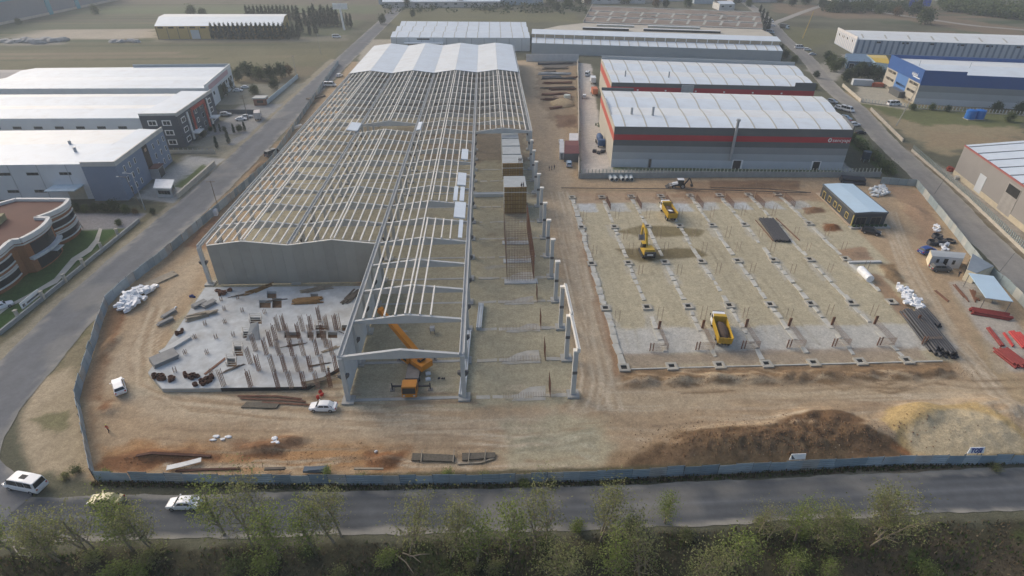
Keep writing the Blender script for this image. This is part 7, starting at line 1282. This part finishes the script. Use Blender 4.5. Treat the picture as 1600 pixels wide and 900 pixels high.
for k, (x, y) in enumerate(bl):
    j = min(range(len(TX)), key=lambda a: abs(TX[a]-x)); key_ = (j, x < TX[j], y > 42.5)
    if key_ in seen_: continue
    seen_.add(key_); plant('bush', k, None, q.uniform(.7, 1.3), 'low leafy bush %s of the %s roadside tree, %s' % ('left' if x < TX[j] else 'right', ords[j], 'near the asphalt' if y > 42.5 else 'down the slope'), 'bush', 'bushes on the front verge', (x, y), None, q.uniform(.6, 1.1))
for k, p in enumerate(((165, 745), (105, 745), (120, 738), (510, 742), (560, 752), (640, 750), (700, 748), (760, 748), (860, 760), (820, 758), (1555, 733))):
    plant('bush', k, p, rnd.uniform(.45, .7), '%s green weed bush from the left against the front fence' % ORDN[k], 'bush', 'weed bushes along the front fence')
# undergrowth: weeds and dead grass, nobody could count it
m = MB(); q = random.Random(99); md = MB(); mp = MB()
rg_ = np.random.RandomState(5); UX = rg_.uniform(-82, 82, 26000); UY = rg_.uniform(33.5, 46., 26000); UN = vnoise(UX*.25, UY*.4, 3)
for x, y, nz in zip(UX.tolist(), UY.tolist(), UN.tolist()):
    if q.random() > .25+nz*.9: continue
    z = ground_z(x, y); h = q.uniform(.12, .5)*(.6+nz); a = q.uniform(0, 3.14); w = q.uniform(.05, .16); dx, dy = math.cos(a)*w, math.sin(a)*w; lx, ly = q.uniform(-.2, .2), q.uniform(-.2, .2)
    (m if q.random() < nz*.75 else (md if q.random() < .7 else mp)).quad((x-dx, y-dy, z-.05), (x+dx, y+dy, z-.05), (x+lx+dx*.3, y+ly+dy*.3, z+h), (x+lx-dx*.3, y+ly-dy*.3, z+h))
for i in range(3600):      # weeds at the foot of the front fence and the side verges
    if True: x = q.uniform(-58, 100); P_ = [at(152, 752), at(600, 758), at(905, 752), at(1400, 727), (140, 57.2)]; xs = [p[0] for p in P_]; y = float(np.interp(x, xs, [p[1] for p in P_]))-q.uniform(.05, 1.)
    else: t_ = q.random(); y = 62+t_*44; x = float(np.interp(y, [58, 66, 77, 90, 105, 112], [-60, -66, -73.5, -78, -83, -83]))-abs(q.gauss(0, 1.6))-.2
    h = q.uniform(.15, .6); a = q.uniform(0, 3.14); w = q.uniform(.06, .16); dx, dy = math.cos(a)*w, math.sin(a)*w
    (m if q.random() < .5 else md).quad((x-dx, y-dy, -.05), (x+dx, y+dy, -.05), (x+dx*.3+q.uniform(-.2, .2), y+q.uniform(-.2, .2), h), (x-dx*.3, y, h))
for nm, b_, mt in (('weeds', m, leafmat('weed_leaves', (.065, .10, .025), (.10, .135, .04))), ('dead_grass', md, leafmat('dead_grass_blades', (.085, .065, .04), (.13, .10, .06))), ('dry_stalks', mp, leafmat('dry_stalk_blades', (.20, .165, .11), (.15, .12, .08)))):
    o = struct(nm, b_.mesh(nm, mt), 'stuff'); o['label'] = {'weeds': 'green weeds on the front verge', 'dead_grass': 'brown dead grass on the front verge', 'dry_stalks': 'pale dry stalks on the front verge'}[nm]; o['category'] = 'undergrowth'
for k, (a, b) in enumerate((((618, 866), (646, 895)), ((629, 864), (658, 880)), ((715, 843), (762, 868)), ((640, 870), (672, 868)))):
    A, B = at3(*a), at3(*b); A.z = ground_z(A.x, A.y)+.3; B.z = ground_z(B.x, B.y)+.6; single('fallen_branch', MB().cyl(A, A.lerp(B, .5)+Vector((.2, .1, .1)), .09, .07, 6).cyl(A.lerp(B, .5)+Vector((.2, .1, .1)), B, .07, .03, 6), TWIG, ('longest bare branch lying on the front slope', 'shorter bare branch beside the longest one', 'bare branch lying right of the others on the slope', 'short level branch on the front slope')[k], 'branch')
gate_ = thing('broken_gate_frame', 'broken white frame lying in the weeds at the bottom left', 'frame', (*at(37, 862), 0)); 
for a, b in (((22, 855), (45, 860)), ((45, 860), (50, 871)), ((50, 871), (30, 868)), ((30, 868), (22, 855))): A, B = at3(*a), at3(*b); A.z = B.z = .2; part(gate_, 'bar', MB().beam(A, B, .09, .08), STL)
# trees of the left lots
for k, (p, sc, i) in enumerate((((318, 172) if False else (352, 150), 1.0, 0), ((372, 128), 1.1, 0), ((392, 122), 1.2, 0), ((408, 125), 1.2, 1), ((425, 128), 1.3, 0), ((442, 122), 1.2, 0), ((452, 118), 1.1, 2), ((430, 140), .9, 0), ((398, 148), .8, 1), ((360, 140), .9, 0), ((382, 116), 1., 0))): plant('round', i, p, sc, '%s tree from the left in the grove beside the far parking lot' % ORDN[sorted([352, 372, 392, 408, 425, 442, 452, 430, 398, 360, 382]).index(p[0])], 'tree', 'trees by the far left parking lot')
for k, (p, sc) in enumerate((((330, 205), .3), ((337, 207), .35), ((345, 206), .35), ((352, 206), .35), ((358, 224), .55), ((366, 208), .4), ((375, 206), .45), ((383, 205), .4), ((340, 232), .5), ((318, 215), .5), ((300, 222), .4))): plant('cyp' if k % 3 else 'round', 0, p, sc, '%s small shrub in the garden before the charcoal office' % ORDN[k], 'shrub', 'shrubs before the charcoal office')
for k, (p, sc, i) in enumerate((((108, 330), .45, 0), ((122, 331), .4, 0), ((135, 331), .4, 1), ((150, 331), .42, 0), ((165, 331), .45, 0), ((182, 331), .6, 0), ((198, 333), .45, 1), ((212, 335), .35, 2), ((240, 335), .3, 0), ((186, 352), .3, 1))): plant('round', i, p, sc, '%s hedge bush from the left between brick building and white hall' % ORDN[k], 'bush', 'hedge bushes between the left lots')
# cypress rows by the yellow store
k = 0
for x in range(334, 470, 7):
    plant('cyp', k, (x, 61), 1.15, '%s cypress from the left in the row before the yellow store' % ORDN[k], 'tree', 'cypresses before the yellow store'); k += 1
for k, x in enumerate(list(range(388, 470, 6))): plant('cyp', k, (x, 33), 1.3, '%s cypress from the left in the row behind the yellow store' % ORDN[k], 'tree', 'cypresses behind the yellow store')
for k, (x, y, s) in enumerate(((470, 52, 1.9), (478, 41, 1.4), (487, 41, 1.5), (493, 40, 1.7), (499, 42, 1.3), (505, 40, 1.6), (510, 41, 1.5), (516, 40, 1.6), (522, 41, 1.5), (528, 42, 1.4), (536, 44, 1.2), (543, 42, 1.1), (549, 43, 1.1), (485, 55, 1.), (494, 54, 1.2))): plant('cyp', k, (x, y), s, '%s cypress of the dark grove right of the yellow store' % ORDN[k], 'tree', 'cypress grove right of the yellow store')
for k, (p, s, i) in enumerate((((300, 26), 1.6, 1), ((318, 27), 1.3, 1), ((597, 38), 1.2, 0), ((645, 27), 1., 0), ((636, 12), 1.4, 0), ((860, 8), 1.6, 1), ((888, 12), 1.5, 1), ((870, 18), 1.2, 0), ((150, 22), 1.3, 1), ((30, 38), .8, 1), ((903, 6), 1.3, 1))): plant('round', i, p, s, ('left of two trees behind the yellow store', 'right of two trees behind the yellow store', 'round tree at the bend of the side road', 'dark bush behind the white warehouse', 'tree beside the small far house', 'left tree at the far top centre', 'right tree at the far top centre', 'low tree at the far top centre', 'tree in the far left field', 'bush below the turquoise trimmed works', 'tree before the brown works')[k], 'tree')
# right side trees
for k, (p, s, i) in enumerate((((1297, 103), 1.1, 1), ((1303, 112), 1.0, 1), ((1293, 95), .9, 0), ((1310, 108), 1.1, 1))): plant('round', i, p, s, ('front left', 'front right', 'rear', 'right')[k]+' tree of the green clump beside the right road', 'tree', 'green clump by the right road')
for k, (p, s) in enumerate((((1322, 128), 1.0), ((1334, 124), 1.1), ((1346, 122), 1.2), ((1358, 124), 1.2), ((1370, 126), 1.1), ((1340, 116), 1.0))): plant('round', 0, p, s, '%s tree from the left of the dark clump before the yellow roofed shed' % ORDN[k], 'tree', 'dark clump by the yellow shed')
for k, (p, s) in enumerate((((1195, 40), 1.1), ((1190, 34), 1.1), ((1186, 27), 1.1), ((1200, 47), 1.))): plant('cyp', k, p, s, '%s cypress from the front beside the brown works' % ORDN[k], 'tree', 'cypresses beside the brown works')
for k, (p, s, i) in enumerate((((1218, 83), .8, 0), ((1226, 92), .8, 0), ((1240, 98), .7, 1), ((1275, 122), .6, 0), ((1272, 140), .5, 1), ((1445, 38), 2.2, 1), ((1372, 22), 1.4, 1), ((1355, 18), 1.8, 1), ((1335, 20), 1.7, 1), ((1315, 19), 1.6, 0), ((1300, 18), 1.7, 1), ((1285, 14), 1.6, 0), ((1258, 8), 1.8, 0), ((1390, 20), 1.4, 1), ((1555, 175), .7, 0), ((1425, 172), .5, 1), ((1455, 172), .5, 1), ((1480, 175), .45, 0), ((1575, 190), .7, 1), ((1590, 178), .8, 0))): plant('round', i, p, s, '%s scattered tree of the right background, counted from the road outward' % ORDN[k], 'tree', 'scattered trees on the right')
for k in range(15): t_ = k/14; plant('bush', 2, (1322+t_*70+rnd.uniform(-2, 2), 212+t_*62), rnd.uniform(.9, 1.5), '%s hedge bush from the rear along the right side of the red factory' % ORDN[k], 'bush', 'hedge beside the red factory')
for k, x in enumerate((655, 690, 722, 760, 835, 915, 942, 975, 1020, 1045, 1075, 1120, 1150, 1175, 1215, 1235, 1262, 1400, 1420, 1465)): plant('round', k, (x+rnd.uniform(-6, 6), rnd.uniform(3, 12) if not 1400 <= x <= 1420 else 26), rnd.uniform(1.2, 2.2), '%s tree from the left along the top background edge' % ORDN[k], 'tree', 'trees along the top edge')
# a wood far right that reads as one mass
q = random.Random(4); lf = MB()
for i in range(420):
    u = q.random(); x, y = at(1470+u*260, 22+u*16-abs(q.gauss(0, 9))-4+14*u); r = q.uniform(3, 6)
    leaf_quads(lf, q, Vector((x, y, r*.9)), 46, r*.42, 1.1, .9)
o = struct('far_wood', lf.mesh('far_wood', LFM), 'stuff'); o['label'] = 'dense far wood at the top right'; o['category'] = 'wood'
lf = MB()
for i in range(160): x, y = at(q.uniform(1290, 1440), q.uniform(8, 20)); leaf_quads(lf, q, Vector((x, y, 2)), 30, 2.2, 1., .7)
for i in range(120): x, y = at(q.uniform(600, 920), q.uniform(6, 22)); leaf_quads(lf, q, Vector((x, y, 1.5)), 26, 2., 1., .6)
o = struct('far_scrub', lf.mesh('far_scrub', LFD), 'stuff'); o['label'] = 'dark scrub in the far fields'; o['category'] = 'scrub'
# loose stones and clods on the site, litter of the ground
st_ = MB(); cl = MB(); q = random.Random(21)
for i in range(5200):
    r_ = q.random()
    if r_ < .42: x, y = q.gauss(44, 9), q.gauss(61.5, 2.); tgt, s = cl, q.uniform(.05, .2)
    elif r_ < .6: x, y = q.uniform(-56, -14), q.gauss(60.5, 1.6); tgt, s = cl, q.uniform(.04, .12)
    elif r_ < .75: x, y = q.gauss(76, 6), q.gauss(62, 2.6); tgt, s = st_, q.uniform(.03, .10)
    elif r_ < .9: x, y = q.uniform(-70, 100), q.uniform(58, 72); tgt, s = st_, q.uniform(.03, .10)
    else: x, y = q.uniform(24, 86), q.gauss(75.5, 1.); tgt, s = cl, q.uniform(.04, .14)
    if y < 57.6: continue
    z = ground_z(x, y); k0 = len(tgt.v); tgt.v += [(x+s*a*q.uniform(.6, 1.2), y+s*b*q.uniform(.6, 1.2), z+s*c) for a, b, c in ((1, 0, -.2), (-.5, .9, -.2), (-.5, -.9, -.2), (0, 0, .8))]; tgt.f += [(k0, k0+1, k0+3), (k0+1, k0+2, k0+3), (k0+2, k0, k0+3)]
o = struct('clods', cl.mesh('clods', mat('clod_soil', (.165, .10, .058), .95, .35, 2.)), 'stuff'); o['label'] = 'brown earth clods on the heaps'; o['category'] = 'clods'
o = struct('stones', st_.mesh('stones', mat('loose_stone', (.40, .35, .27), .95, .3, 2.)), 'stuff'); o['label'] = 'loose pale stones on the site dirt'; o['category'] = 'stones'
# ================================================================ HAZE
hm = bpy.data.materials.new('haze_air'); hm.use_nodes = True; N = hm.node_tree.nodes; N.remove(N['Principled BSDF'])
pv = N.new('ShaderNodeVolumePrincipled'); pv.inputs['Color'].default_value = (.80, .88, .95, 1); pv.inputs['Density'].default_value = .00038; pv.inputs['Anisotropy'].default_value = .2
hm.node_tree.links.new(pv.outputs[0], N['Material Output'].inputs['Volume'])
hz = link('haze', MB().box(-7000, 7000, -2000, 10000, -6, 75).mesh('haze', hm)); hz['kind'] = 'stuff'
hz.display_type = 'WIRE'
